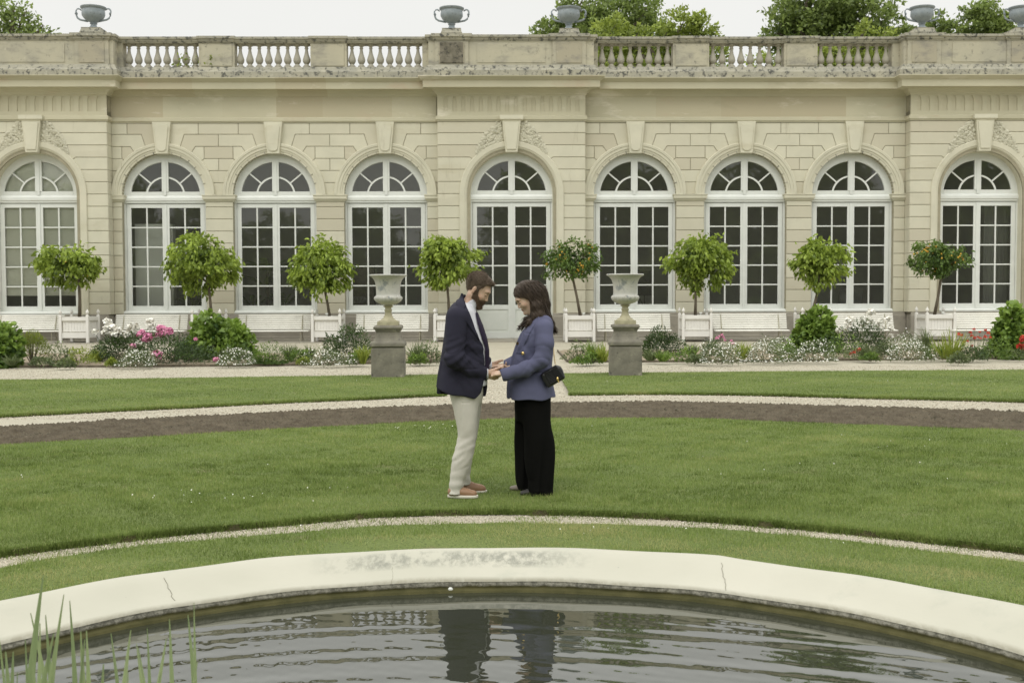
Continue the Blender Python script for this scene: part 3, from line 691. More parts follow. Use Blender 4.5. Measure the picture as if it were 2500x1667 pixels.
# denser dirt as geometry-mapped mask in the material
nt = M['rim'].node_tree; p = [n_ for n_ in nt.nodes if n_.type == 'BSDF_PRINCIPLED'][0]
tc = nt.nodes.new('ShaderNodeTexCoord'); sx = nt.nodes.new('ShaderNodeSeparateXYZ'); nt.links.new(tc.outputs['Object'], sx.inputs[0])
def mth(op, a, b=None, c=None):
    n_ = nt.nodes.new('ShaderNodeMath'); n_.operation = op
    for s_, v in zip(n_.inputs, (a, b, c)):
        if v is None: continue
        if isinstance(v, bpy.types.NodeSocket): nt.links.new(v, s_)
        else: s_.default_value = v
    return n_.outputs[0]
dx = mth('SUBTRACT', sx.outputs[0], float(PC[0])); dy_ = mth('SUBTRACT', sx.outputs[1], float(PC[1]))
R_ = mth('SQRT', mth('ADD', mth('MULTIPLY', dx, dx), mth('MULTIPLY', dy_, dy_)))
bandm = mth('SUBTRACT', 1.0, mth('MINIMUM', 1.0, mth('ABSOLUTE', mth('DIVIDE', mth('SUBTRACT', R_, 2.895), .085))))
xm = mth('SUBTRACT', 1.0, mth('MINIMUM', 1.0, mth('ABSOLUTE', mth('DIVIDE', mth('SUBTRACT', sx.outputs[0], -.32), .80))))
front = mth('GREATER_THAN', sx.outputs[1], 4.5)
nz = noise(nt, 24, 6, .75, (1, .5, 1)); nz2 = noise(nt, 4.5, 3, .6)
msk = mth('MULTIPLY', mth('MULTIPLY', mth('MULTIPLY', mth('MINIMUM', 1.0, mth('MULTIPLY', bandm, 2.0)), mth('MINIMUM', 1.0, mth('MULTIPLY', xm, 2.2))), front), ramp(nt, mth('ADD', nz, mth('MULTIPLY', nz2, .6)), .70, .90))
inner = mth('MULTIPLY', ramp(nt, R_, RIN+.035, RIN-.002), ramp(nt, nz, .25, .55))
oldc = p.inputs['Base Color'].links[0].from_socket
c1 = mixc(nt, mth('MINIMUM', 1.0, msk), oldc, (.26, .26, .215)); c2 = mixc(nt, mth('MINIMUM', 1.0, inner), c1, (.30, .285, .22)); nt.links.new(c2, p.inputs['Base Color'])
V, Fc = ring(prof2)
M['lip'] = mat('algae_wall', (.05, .048, .014), (.085, .078, .028), 8, .8, bmp=(40, .6, .01))
nt = M['lip'].node_tree; p = [n_ for n_ in nt.nodes if n_.type == 'BSDF_PRINCIPLED'][0]
tc = nt.nodes.new('ShaderNodeTexCoord'); sx = nt.nodes.new('ShaderNodeSeparateXYZ'); nt.links.new(tc.outputs['Object'], sx.inputs[0])
zz = mth('ADD', sx.outputs[2], mth('MULTIPLY', mth('SUBTRACT', noise(nt, 12, 5, .7), .5), .03))
grey = mixc(nt, ramp(nt, noise(nt, 30, 6, .75), .42, .58), (.36, .345, .28), (.15, .145, .115))
nt.links.new(mixc(nt, ramp(nt, zz, .056, .070), p.inputs['Base Color'].links[0].from_socket, grey), p.inputs['Base Color'])
fast('inner_wall', V, Fc, M['lip'], POOL, smooth=True)
# cracks in the rim
crk = mat('crack', (.22, .21, .16), None, rough=1)
for px, py0, py1, sx_ in ((1762, 1367, 1440, 10), (960, 1352, 1424, -4), (400, 1410, 1465, 25), (2465, 1475, 1552, -48)):
    pts = []
    for k in range(12):
        t = k/11; jx = rnd.uniform(-3, 3); zt = .15
        for _ in range(5):
            q = G(px+sx_*t+jx, py0+(py1-py0)*t, zt); r = math.hypot(q[0]-PC[0], q[1]-PC[1]); r -= crest(math.atan2(q[1]-PC[1], q[0]-PC[0]))*min(1, max(0, (r-RIN)/.28))
            zt = .5*zt+.5*float(np.interp(r, [p_[0] for p_ in prof[::-1]], [p_[1] for p_ in prof[::-1]]))
        pts.append((q[0], q[1], zt+.0005))
    MB().tube(pts, .0013, 5).build('crack', crk, POOL)
# water
WZ = .03; n = 720; mm = 330; rr = np.linspace(.02, RIN-.015, mm+1)**1.0; th = np.linspace(0, 2*np.pi, n, endpoint=False)
R2, T2 = np.meshgrid(rr, th, indexing='ij'); X = PC[0]+R2*np.cos(T2); Y = PC[1]+R2*np.sin(T2)
cx, cy = -.05, 1.2; D = np.hypot(X-cx, Y-cy)
wv = .62*.00085*np.sin(D*31+1.1*np.sin(X*1.7)+.6*np.sin(Y*2.1+X)) + .62*.0006*np.sin(D*47+2*np.sin(X*1.1+1)+1.2*np.sin(T2*2)) + .9*.0005*np.sin(D*17.3+X*1.3+.7*np.sin(Y*3))
wv += .00010*np.sin(X*60+Y*23+3*np.sin(Y*9))+.00008*np.sin(X*85-Y*51+2*np.sin(X*7))+.00012*np.sin(X*33+Y*80)
amp = np.interp(Y, [3.5, 4.2, 4.8, 5.3, 5.7, 6.1], [1.5, 1.4, 1.05, .62, .30, .12])*(1-.35*np.exp(-((X)/1.0)**2)); V = np.stack([X, Y, WZ+wv*amp], -1).reshape(-1, 3)
i = np.arange(mm)[:, None]; j = np.arange(n)[None]; a = i*n+j; b = i*n+(j+1) % n; Fc = np.stack([a, a+n, b+n, b], -1).reshape(-1, 4)
wm, nt, p, out = _nodes('pond_water'); p.inputs['Base Color'].default_value = (.034, .037, .025, 1); p.inputs['Roughness'].default_value = .01; p.inputs['IOR'].default_value = 1.75; p.inputs['Specular IOR Level'].default_value = .5
o = fast('water', V, Fc, wm, smooth=True); o['kind'] = 'structure'
# small white stone on the ledge
o = MB().lathe([(.006, 0), (.014, .005), (.013, .012), (.006, .018)], seg=10).build('white_pebble', M['white']); q = G(1101, 1449, .045); rq = RIN-.012
tq = math.atan2(q[1]-PC[1], q[0]-PC[0]); o.location = (PC[0]+rq*math.cos(tq), PC[1]+rq*math.sin(tq), .04); tag(o, 'single small white pebble on the inner ledge of the basin', 'pebble')
# ---------------------------------------------------------------- urns, pedestals, planters, benches
def vase_geo(parent):
    """parapet vase with two scrolled handles; base at z=0"""
    pr = [(.22, 0), (.22, .03), (.17, .05), (.12, .09), (.10, .13), (.105, .17), (.13, .18), (.13, .20), (.11, .21), (.12, .23), (.24, .29), (.34, .38), (.395, .48), (.40, .56), (.385, .66), (.38, .68), (.42, .71), (.445, .74), (.445, .77), (.41, .78), (.36, .76)]
    MB().lathe(pr, seg=40, flute=lambda a, z: 1+(.022*math.sin(a*12)*math.sin((z-.4)*20) if .38 < z < .68 else .0)).build('bowl', M['iron'], parent, smooth=True, auto=.9)
    for s_ in (-1, 1):
        P_ = [(.20, .27), (.33, .30), (.47, .33), (.56, .39), (.60, .47), (.59, .55), (.62, .60), (.61, .66), (.57, .71), (.51, .72), (.46, .69), (.43, .66)]
        MB().tube([(s_*x, 0, z) for x, z in P_], [.03, .035, .035, .034, .03, .04, .026, .03, .028, .028, .026, .02], 8).tube([(s_*.60, -.02, .5), (s_*.63, -.05, .54), (s_*.60, -.06, .58)], [.02, .025, .01], 6).build('handle', M['iron'], parent, smooth=True)
vases = []
vx = [(-14.87, -.46), (-2.13, -.34), (2.07, -.34), (14.78, -.46), (18.36, -.46)]
vl = ['grey two-handled vase on the left pavilion parapet, against open sky', 'grey two-handled vase on the central parapet with only sky behind it', 'grey two-handled vase on the central parapet in front of a leafy tree', 'grey two-handled vase on the right pavilion beside the first balustrade pier', 'grey two-handled vase cut by the right edge of the photo']
for k, (x, y) in enumerate(vx):
    loc = tuple(BO+BX*x+BN*(y+.13)+np.array([0, 0, 11.09]))
    if k == 0:
        V0 = empty('parapet_vase', loc, PSI); vase_geo(V0); o = V0
    else:
        o = V0.copy(); link(o); o.location = loc
        for c_ in V0.children: link(c_.copy(), o)
    tag(o, vl[k], 'vase', 'vases along the parapet')
    MB().mold([(.02, PT+.04), (.02, PT+.07), (0, PT+.09), (-.03, 11.06), (-.02, 11.085), (-.05, 11.088)], x-.36, x+.36, y-.23, y+.5).build('vase_block', M['lichen'], BLD)
def stone_urn(loc, lab, labp, rz):
    p = empty('stone_pedestal', loc, rz); tag(p, labp, 'pedestal', 'pedestals on the back lawn')
    MB().mold([(.0, -.02), (.015, .0), (.015, .56), (.0, .58), (0, .60)], -.30, .30, 0, .60).build('block', M['ped'], p, bevel=.012)
    for o in p.children: o.location = (0, -.3, 0)
    m = MB(); m.mold([(.02, .598), (.035, .61), (.035, .66), (.02, .69), (-.02, .71), (-.05, .76), (-.075, .83), (-.08, .88), (-.06, .905), (-.055, .93), (-.03, .945), (-.025, .975), (-.04, 1.0), (-.075, 1.01)], -.30, .30, -.30, .30)
    m.build('cap_molding', M['ped'], p, bevel=.004)
    u = empty('marble_urn', (loc[0], loc[1], loc[2]+1.009), rz); u.scale = (.95, .95, .87); tag(u, lab, 'urn', 'marble urns on the back lawn')
    MB().mold([(0, 0), (0, .085), (-.01, .09)], -.215, .215, -.215, .215).build('base_slab', M['urnfoot'], u, bevel=.006)
    MB().lathe([(.185, .089), (.185, .10), (.165, .115), (.12, .15), (.085, .20), (.07, .26), (.068, .31), (.08, .325), (.08, .345), (.065, .355), (.062, .39), (.075, .40), (.105, .42), (.10, .435), (.06, .45), (.06, .46)], seg=28).build('foot', M['urnfoot'], u, smooth=True, auto=.8)
    pr = [(.05, .44), (.10, .452), (.20, .49), (.262, .54), (.285, .59), (.285, .625), (.265, .65), (.255, .655), (.25, .66), (.245, .70), (.245, .78), (.25, .86), (.262, .94), (.285, 1.01), (.32, 1.06), (.36, 1.09), (.385, 1.105), (.385, 1.125), (.37, 1.135), (.33, 1.13), (.27, 1.0), (.22, .8)]
    MB().lathe(pr, seg=96, flute=lambda a, z: 1+(.075*abs(math.sin(a*11))-.05 if .47 < z < .645 else .012*math.sin(a*30) if z > 1.1 else 0)).build('bowl', M['marble'], u, smooth=True, auto=1.2)
g = G(943, 926); stone_urn((g[0]+.015, g[1]+.32, ZL-.02), 'left white marble urn with mossy stem, beside the man', 'left grey stone pedestal standing in the lawn behind the man', .035)
g = G(1530, 922); stone_urn((g[0], g[1]+.32, ZL-.02), 'right white marble urn with grey veins, beside the woman', 'right grey stone pedestal standing in the lawn behind the woman', -.05)
# planters
def planter_geo(p):
    W = .465
    for k in range(4):
        q = MB(); e = W-.045
        for j in range(8):
            x0 = -e+.02+j*(2*e-.04)/8; q.box(x0+.002, x0+(2*e-.04)/8-.002, -W+.03, -W+.05, .16, .88)
        q.box(-e, e, -W-.004, -W+.03, .76, .885).box(-e, e, -W-.004, -W+.03, .17, .37)
        q.box(-e, e, -W+.005, -W+.0295, .3701, .41).box(-e, e, -W+.005, -W+.0295, .72, .7599)
        o = q.build('side_panel', M['planter'], p, bevel=.004); o.rotation_euler[2] = k*math.pi/2
        h = MB().tube([(-e+.01, -W-.012, .745), (e-.01, -W-.012, .745)], .007, 6).tube([(-e+.01, -W-.012, .385), (e-.01, -W-.012, .385)], .007, 6).build('iron_rod', M['steel'], o)
    for sx_ in (-1, 1):
        for sy_ in (-1, 1):
            x, y = sx_*W, sy_*W
            q = MB().box(x-.045, x+.045, y-.045, y+.045, 0, .93); q.add([(x-.045, y-.045, .93), (x+.045, y-.045, .93), (x+.045, y+.045, .93), (x-.045, y+.045, .93), (x, y, .985)], [(0, 1, 4), (1, 2, 4), (2, 3, 4), (3, 0, 4)])
            o = q.build('corner_post', M['planter'], p)
            MB().lathe([(.034, .96), (.022, .985), (.045, 1.005), (.058, 1.04), (.050, 1.075), (.022, 1.115), (.007, 1.15)], (x, y, 0), 14).build('finial', M['planter'], o, smooth=True)
    MB().box(-.42, .42, -.42, .42, .30, .80).build('earth_fill', M['bedsoil'], p)
pc = [(181, 838.5, -.03), (502, 837.5, .02), (796, 836.5, 0), (1095, 836, 0), (1416, 836, .015), (1703, 835, -.01), (1993, 834.5, .02), (2297, 834, .03)]
pw = ['first white wooden planter box from the left, in clear view', 'white wooden planter box half hidden behind the big bush on the left', 'white wooden planter box behind the left marble urn, nearest it on its left', 'white wooden planter box partly hidden by the man', 'white wooden planter box between the woman and the right marble urn', 'white wooden planter box next to the right of the right marble urn', 'white wooden planter box hidden behind the leafy bush at right centre', 'rightmost white wooden planter box in front of the last window']
PLP = []
P0 = None
for k, (px, py, rz) in enumerate(pc):
    g = G(px, py); loc = (float(g[0]), float(g[1])+.52, .012)
    if P0 is None: P0 = empty('planter_box', loc, rz); planter_geo(P0); o = P0
    else:
        o = P0.copy(); link(o); o.location = loc; o.rotation_euler[2] = rz
        for c_ in P0.children:
            q = c_.copy(); link(q, o)
            for s_ in c_.children: link(s_.copy(), q)
    tag(o, pw[k], 'planter', 'white planter boxes in front of the orangery'); PLP.append(loc)
# benches
def bench_geo(p, ln=2.52):
    h = ln/2
    for k in range(7):
        z = .42+k*.075; y = .10+k*.022
        MB().box(-h, h, y, y+.022, z, z+.061).build('back_slat', M['bench'], p, bevel=.004)
    for k in range(5):
        y = -.32+k*.08; MB().box(-h+.0, h, y, y+.06, .345+.004*k, .372+.004*k).build('seat_slat', M['bench'], p, bevel=.004)
    for x in (-h+.28, h-.28):
        MB().tube([(x, -.29, 0), (x, -.27, .33), (x, .02, .35), (x, .24, .9)], .018, 6).tube([(x, .25, 0), (x, .05, .34)], .018, 6).build('leg_frame', M['steel'], p)
bx = [49, 355, 660, 953, 1552, 1841, 2106, 2422]
bl = ['slatted white bench cut by the left edge of the photo', 'slatted white bench behind the white and pink peonies', 'slatted white bench with worn paint, left of the planter behind the left urn', 'slatted white bench directly behind the left marble urn', 'slatted white bench directly behind the right marble urn', 'slatted white bench between the sixth planter and the bush at right', 'slatted white bench behind the white peonies on the right', 'slatted white bench cut by the right edge of the photo']
B0 = None
for k, px in enumerate(bx):
    g = G(px, 835-(px/2500)*1.5+1.0); loc = (float(g[0]), float(g[1])+.55, .012)
    if B0 is None: B0 = empty('slatted_bench', loc, .01); bench_geo(B0); o = B0
    else:
        o = B0.copy(); link(o); o.location = loc
        for c_ in B0.children: link(c_.copy(), o)
    tag(o, bl[k], 'bench', 'white benches under the orangery windows')
# ---------------------------------------------------------------- leaves
def leafcloud(name, C, D, Ln, Wd, tone, m, parent=None, six=True, curl=.25):
    """C centres (n,3), D directions (n,3): one folded leaf per point"""
    n = len(C); D = D/np.linalg.norm(D, axis=1, keepdims=True); rv = rng.normal(size=(n, 3)); s = np.cross(D, rv); s /= np.linalg.norm(s, axis=1, keepdims=True)
    u = np.cross(s, D); Ln = np.asarray(Ln)*np.ones(n); Wd = np.asarray(Wd)*np.ones(n); L_ = Ln[:, None]; W_ = Wd[:, None]
    if six:
        P_ = [C, C+D*L_*.35+s*W_*.5+u*W_*.2, C+D*L_*.35-s*W_*.5+u*W_*.2, C+D*L_*.72+s*W_*.36-u*L_*curl*.3+u*W_*.15, C+D*L_*.72-s*W_*.36-u*L_*curl*.3+u*W_*.15, C+D*L_-u*L_*curl]
        f = np.array([[0, 1, 2], [1, 3, 2], [2, 3, 4], [3, 5, 4]]); k = 6
    else:
        P_ = [C, C+D*L_*.45+s*W_*.5, C+D*L_-u*L_*curl, C+D*L_*.45-s*W_*.5]; f = np.array([[0, 1, 2], [0, 2, 3]]); k = 4
    V = np.stack(P_, 1).reshape(-1, 3); Fc = (np.arange(n)[:, None, None]*k+f[None]).reshape(-1, 3)
    return fast(name, V, Fc, m, parent, tone=np.repeat(np.clip(tone, 0, 1), k))
def dirs(n):
    d = rng.normal(size=(n, 3)); return d/np.linalg.norm(d, axis=1, keepdims=True)
def lump(d, seed, f=2.2, a=.3):
    r = np.random.default_rng(seed); K = r.normal(size=(5, 3))*f; ph = r.random(5)*6.28
    return 1+a*np.sin(d@K.T+ph).sum(1)/2.2
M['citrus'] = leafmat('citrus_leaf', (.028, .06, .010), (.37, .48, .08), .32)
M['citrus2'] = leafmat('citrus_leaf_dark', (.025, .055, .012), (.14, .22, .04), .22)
M['orange'] = mat('orange_skin', (.58, .30, .04), (.66, .44, .07), 8, .5)
TP = MB
def citrus(k, bbox, trunkx, lean, n_or, darker, seed, dens=1.0, leaf=.125):
    global rng
    lx, ly, _ = PLP[k]; Yp = ly
    kk = 2500/2352
    a = AT(bbox[0]*kk, bbox[1]*kk, Yp); b = AT(bbox[2]*kk, bbox[3]*kk, Yp); cx_, cz = (a[0]+b[0])/2, (a[2]+b[2])/2; rx, rz = (b[0]-a[0])/2*.93, (a[2]-b[2])/2*.95
    t = empty('citrus_tree', (lx, ly, .8)); tx_ = AT(trunkx*kk, 650*kk, Yp)[0]
    c = np.array([cx_-lx, 0, cz-.8]); ry = rx*.9
    r_ = np.random.default_rng(seed); ncl = int(112*dens*(rx/1.25)*(rz/.95)); C = []; D = []; tone = []
    cd = dirs(ncl); lm = lump(cd, seed, 2.3, .40); rad_ = (.52+.48*r_.random(ncl)**.5)*np.where(r_.random(ncl) < .10, 1.10, 1)
    cc = c+cd*np.array([rx, ry, rz])*(rad_*np.minimum(lm, 1.0))[:, None]; ctone = r_.random(ncl)
    for q in range(ncl):
        n = int(r_.integers(20, 36)); off = r_.normal(size=(n, 3))*np.array([.11, .11, .09]); out_ = cd[q]*np.array([1, 1, .3])
        C.append(cc[q]+off); d = r_.normal(size=(n, 3))*.38+out_*.5+np.array([0, 0, -.95]); up = cd[q][2] > .55
        if up: d[:, 2] += .55
        D.append(d); tone.append(np.clip(.16+.40*ctone[q]+.25*rad_[q]*(rad_[q] > .75)+.22*max(0, cd[q][2])+r_.normal(size=n)*.21, 0, 1))  # top and outer clusters toned lighter: highlights put into the leaf colour
    n = 500; d = dirs(n); C.append(c+d*np.array([rx, ry, rz])*(.55*rng.random((n, 1))**.4)); D.append(rng.normal(size=(n, 3))+[0, 0, -.6]); tone.append(rng.random(n)*.25)  # inner leaves toned darker, shade of the gaps put into their colour
    C = np.concatenate(C); D = np.concatenate(D); tone = np.concatenate(tone)
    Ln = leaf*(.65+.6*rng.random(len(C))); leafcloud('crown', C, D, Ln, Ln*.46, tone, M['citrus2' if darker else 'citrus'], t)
    m = MB(); top = np.array([tx_-lx, 0, cz-rz*.75-.8]); basep = np.array([lean, 0, -.02]); mid = (top+basep)/2+np.array([.015, 0, 0])
    m.tube([basep, mid, top, top*.6+c*.4], [.058, .045, .042, .03], 10)
    for q in range(9):
        e = cc[int(r_.integers(ncl))]; s_ = top+(c-top)*r_.random()*.5; m.tube([s_, (s_+e)/2+[0, 0, .05], e], [.022, .014, .006], 6)
    m.build('trunk', M['bark'], t, smooth=True)
    for q in range(n_or):
        j = int(r_.integers(ncl)); d = cd[j]; d = d*np.array([1, -abs(1), 1]) if d[1] > 0 else d
        if d[2] > .8: d = d*[1, 1, .4]
        p_ = c+d*np.array([rx, ry, rz])*(r_.uniform(.72, .98)*min(1.05, lm[j])); 
        for z_ in range(int(r_.integers(1, 4)) if n_or > 6 else 1):
            o_ = p_+r_.normal(size=3)*.05; s0 = .027+.006*r_.random(); MB().lathe([(.3*s0, -s0), (.8*s0, -.6*s0), (s0, 0), (.8*s0, .6*s0), (.3*s0, s0)], o_, 10).build('orange', M['orange'], t, smooth=True)
    return t
tr = [((72, 556, 243, 655), 181, .0, 3, 0, 'citrus tree at far left with a flat airy crown and a few oranges', 1.0), ((380, 532, 548, 670), 478, .08, 0, 0, 'citrus tree with a large round bright crown, second from the left', 1.15),
      ((664, 545, 812, 688), 746, .06, 0, 0, 'citrus tree with drooping leaves, just left of the left marble urn', 1.1), ((946, 526, 1103, 660), 1026, .0, 0, 0, 'round bright green citrus tree right behind the man', 1.2),
      ((1240, 548, 1378, 645), 1314, .06, 24, 1, 'citrus tree full of small oranges, between the woman and the right urn', 1.15), ((1524, 524, 1692, 672), 1597, .0, 0, 0, 'tall uneven green citrus tree just right of the right marble urn', 1.05),
      ((1804, 545, 1950, 664), 1882, -.05, 4, 0, 'bright green citrus tree with drooping shoots, second from the right', 1.05), ((2082, 547, 2230, 642), 2163, -.05, 26, 1, 'dark dense citrus tree with yellow oranges at far right', 1.3)]
for k, (bb, tx_, ln, no, dk_, lb, de) in enumerate(tr):
    t = citrus(k, bb, tx_, ln, no, dk_, 40+k, de, .13 if dk_ else .18); tag(t, lb, 'citrus tree', 'citrus trees in white planter boxes')
    if k in (2, 4, 5, 7):
        m = MB(); g = (-.0 if k == 2 else .14, -.30, .02); m.tube([(g[0], g[1], -.05), (g[0], g[1], .13)], .008, 6); m.box(g[0]-.045, g[0]+.045, g[1]-.012, g[1]-.004, .13, .18)
        o = m.build('plant_tag', M['white']); o.location = (PLP[k][0], PLP[k][1], .82); tag(o, 'small white name tag stuck in the planter of the ' + {2: 'tree left of the left urn', 4: 'tree with many oranges', 5: 'tree right of the right urn', 7: 'rightmost tree'}[k], 'plant tag', 'plant tags in the planters')
# ---------------------------------------------------------------- trees behind the roof and behind the viewer
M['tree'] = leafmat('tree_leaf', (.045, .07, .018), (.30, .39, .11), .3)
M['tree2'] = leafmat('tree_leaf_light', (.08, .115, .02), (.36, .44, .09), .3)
def bigtree(name, base, blobs, n, leaf, m, seed, lab=None, tone0=.0):
    """blobs: (x,y,z,r) lumps of crown relative to base"""
    r_ = np.random.default_rng(seed); t = empty(name, base)
    C = []; D = []; tn_ = []; tot = sum(b[3]**2 for b in blobs)
    for bx_, by, bz, br in blobs:
        ncl = max(6, int(26*br**1.3)); cd = r_.normal(size=(ncl, 3)); cd /= np.linalg.norm(cd, axis=1, keepdims=True)
        rr_ = .35+.65*r_.random(ncl)**.5; cc = np.array([bx_, by, bz])+cd*(br*rr_)[:, None]; ct = r_.random(ncl)
        nn = int(n*br*br/tot/ncl)+1
        for q in range(ncl):
            s = br*.12+.07; o_ = np.clip(r_.normal(size=(nn, 3)), -1.9, 1.9)*np.array([s, s, s*.55]); C.append(cc[q]+o_)
            d = r_.normal(size=(nn, 3))*.7+cd[q]*.5+[0, 0, .1]; D.append(d); tn_.append(np.clip(tone0+.08+.55*ct[q]+.22*(o_[:, 2] > .1)+.2*cd[q][2]+r_.normal(size=nn)*.15, 0, 1))  # leaves at the lump tops toned lighter, standing in for light from above
    C = np.concatenate(C); D = np.concatenate(D); tn_ = np.concatenate(tn_); Ln = leaf*(.6+.7*r_.random(len(C)))
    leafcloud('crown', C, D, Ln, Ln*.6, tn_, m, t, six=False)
    mb = MB(); zc = min(b[2]-b[3]*.4 for b in blobs); cx_ = np.mean([b[0] for b in blobs]); cy_ = np.mean([b[1] for b in blobs])
    h_ = max(2, zc); mb.tube([(cx_, cy_, 0), (cx_+.1, cy_, h_*.5), (cx_, cy_, h_)], [.42, .34, .26], 10)
    for bx_, by, bz, br in blobs:
        mb.tube([(cx_, cy_, h_*.9), ((cx_+bx_)/2, (cy_+by)/2, (h_+bz)/2+.2), (bx_, by, bz), (bx_+br*.3, by, bz+br*.5)], [.2, .12, .07, .03], 6)
    mb.build('trunk', M['bark'], t, smooth=True)
    if lab: tag(t, lab, 'tree')
    return t
def pxblob(pxs, Y, base):
    out = []
    for px, py, r, dy in pxs:
        p = AT(px*2500/2352, py*2500/2352, Y); out.append((p[0]-base[0], dy, p[2], r))
    return out
# photographed crowns: (x, y, lump radius, depth offset)
def tb(name, x, Y, pxs, n, leaf, m, seed, lab, tone0=0.0): 
    base = (AT(x*2500/2352, 800, Y)[0], Y, 0); return bigtree(name, base, pxblob(pxs, Y, base), n, leaf, m, seed, lab, tone0)
tb('background_tree', 20, 60, [(-30, 30, 1.5, 0), (10, 70, 1.5, .5), (50, 45, .9, 0), (30, 25, .8, 0), (85, 70, .7, .3), (70, 85, .8, 0), (0, 110, 1.6, 1), (-60, 90, 2, 1)], 3600, .22, M['tree'], 3, 'tree rising over the parapet at the top left corner')
tb('background_tree', 1390, 62, [(1330, 15, 1.4, 0), (1400, 25, 1.7, 1), (1470, 45, 1.3, 0), (1370, 65, 1.3, -.5), (1255, 72, .7, 0), (1235, 82, .4, 0), (1440, 0, 1.5, 1), (1500, 75, 1.0, .5), (1330, 110, 2.0, 1), (1430, 120, 2.2, 1), (1500, 130, 1.8, 0), (1290, 70, .6, 0)], 15000, .24, M['tree'], 5, 'tall leafy tree behind the vase right of the centre', .12)
tb('background_tree', 1570, 56, [(1560, 68, .9, 0), (1610, 62, .7, 0), (1530, 80, .7, 0), (1400, 80, 1.0, 0), (1460, 85, .9, 0), (1600, 90, .9, 0), (1640, 90, .4, 0), (1560, 130, 1.6, .5), (1480, 140, 1.5, .5), (1640, 150, 1.0, 0), (1390, 140, 1.4, .3)], 11000, .2, M['tree2'], 6, 'lower pale green tree right of the centre, seen through the balusters', .15)
tb('background_tree', 1900, 58, [(1800, 50, 1.1, 0), (1850, 10, 1.6, 0), (1920, 0, 2.0, .5), (1990, 25, 1.6, 0), (2030, 50, .9, 0), (1890, 60, 1.9, .5), (1960, 70, 1.6, 0), (1780, 78, .8, -.3), (1830, 75, 1.1, -.5), (1850, 120, 1.9, 1), (1950, 120, 2.1, 1), (2030, 110, 1.5, .5), (1900, -50, 2.2, 1)], 17000, .24, M['tree'], 8, 'large dark green tree towering over the right balustrade')
tb('background_tree', 2000, 54, [(1980, 82, .6, 0), (2030, 84, .6, 0), (2000, 130, 1.2, .3), (1930, 140, 1.2, .3), (1850, 145, 1.1, .3), (1760, 150, .8, .3)], 6000, .18, M['tree2'], 9, 'pale green shrub crown just over the coping at right', .2)
tb('background_tree', 2170, 57, [(2165, 65, .7, 0), (2200, 80, .6, 0), (2080, 85, .6, 0), (2110, 80, .4, 0), (2140, 85, .6, 0), (2160, 120, 1.2, .5)], 4500, .2, M['tree'], 10, 'low green crown behind the vase on the right pavilion')
tb('background_tree', 2270, 57, [(2250, 28, .8, 0), (2260, 60, .9, 0), (2240, 75, .6, 0), (2300, 60, .6, 0), (2325, 78, .5, 0), (2260, 110, 1.3, .5), (2350, 100, .6, .5)], 6500, .2, M['tree'], 11, 'rounded tree standing above the parapet near the right edge', .08)
# a park edge behind the viewer (it shows mirrored in the windows)
t0 = bigtree('park_tree', (-30, -32, 0), [(0, 0, 8.5, 4.4), (3, 0, 3, 3), (-3, 0, 3, 3), (2.5, 0, 12, 3.2), (-3, 1, 11, 3.0), (0, 0, 14.5, 2.4), (4.5, 0, 8, 2.6), (-5, 0, 7.5, 2.6), (0, 0, 5, 3)], 14000, .55, M['tree'], 12)
tag(t0, 'park tree behind the viewer, mirrored in the orangery windows', 'tree', 'park trees mirrored in the windows')
for k, (x, sc_) in enumerate(((-49, .95), (-39, .9), (-22, .6), (-13, .68), (-5, .66), (4, .92), (12, 1.05), (20, 1.0), (29, 1.08), (38, 1.0), (47, 1.05), (56, 1))):
    o = t0.copy(); link(o); o.location = (x+rnd.uniform(-1, 1), -34+rnd.uniform(-4, 4), 0); o.scale = (max(.85, sc_)*1.1, sc_, sc_); o.rotation_euler[2] = rnd.random()*6
    for c_ in t0.children: link(c_.copy(), o)
t0.scale = (.85, .62, .62)
hd = empty('added_hedge', (0, -37, 0)); n = 16000; C = np.c_[rng.uniform(-70, 70, n), rng.normal(size=n)*.4+1.2, rng.random(n)*5.2]; tag(hd, 'unseen hedge added behind the viewer to darken reflections in the lower panes', 'hedge')  # unseen hedge and solid core added to hide bright gaps mirrored in panes
leafcloud('foliage', C, rng.normal(size=(n, 3)), .6, .45, .15+.4*rng.random(n), M['tree'], hd, six=False); MB().box(-70, 70, -.8, .8, 0, 5).build('hedge_core', M['bark'], hd)
st('park_lawn', [(-90, -70, .02), (90, -70, .02), (90, -12, .02), (-90, -12, .02)], [(0, 1, 2, 3)], M['turf'])
# ivy shoots at the first balustrade
o = empty('ivy_shoots', inb(-11.2, -.02, 9.84)); tag(o, 'ivy shoots growing between the leftmost balusters', 'ivy')
n = 90; C = np.c_[rng.uniform(-1.0, .75, n), rng.uniform(-.10, .08, n), rng.random(n)**1.6*.42]; C[60:, 0] = .45+rng.normal(size=30)*.06
leafcloud('leaves', C, rng.normal(size=(n, 3))+[0, -.3, .3], .11, .09, .3+.5*rng.random(n), M['tree2'], o, six=False)
MB().tube([(-1, 0, .0), (-.2, .02, .03), (.45, 0, .02), (.46, 0, .5)], .008, 5).build('stem', M['bark'], o)
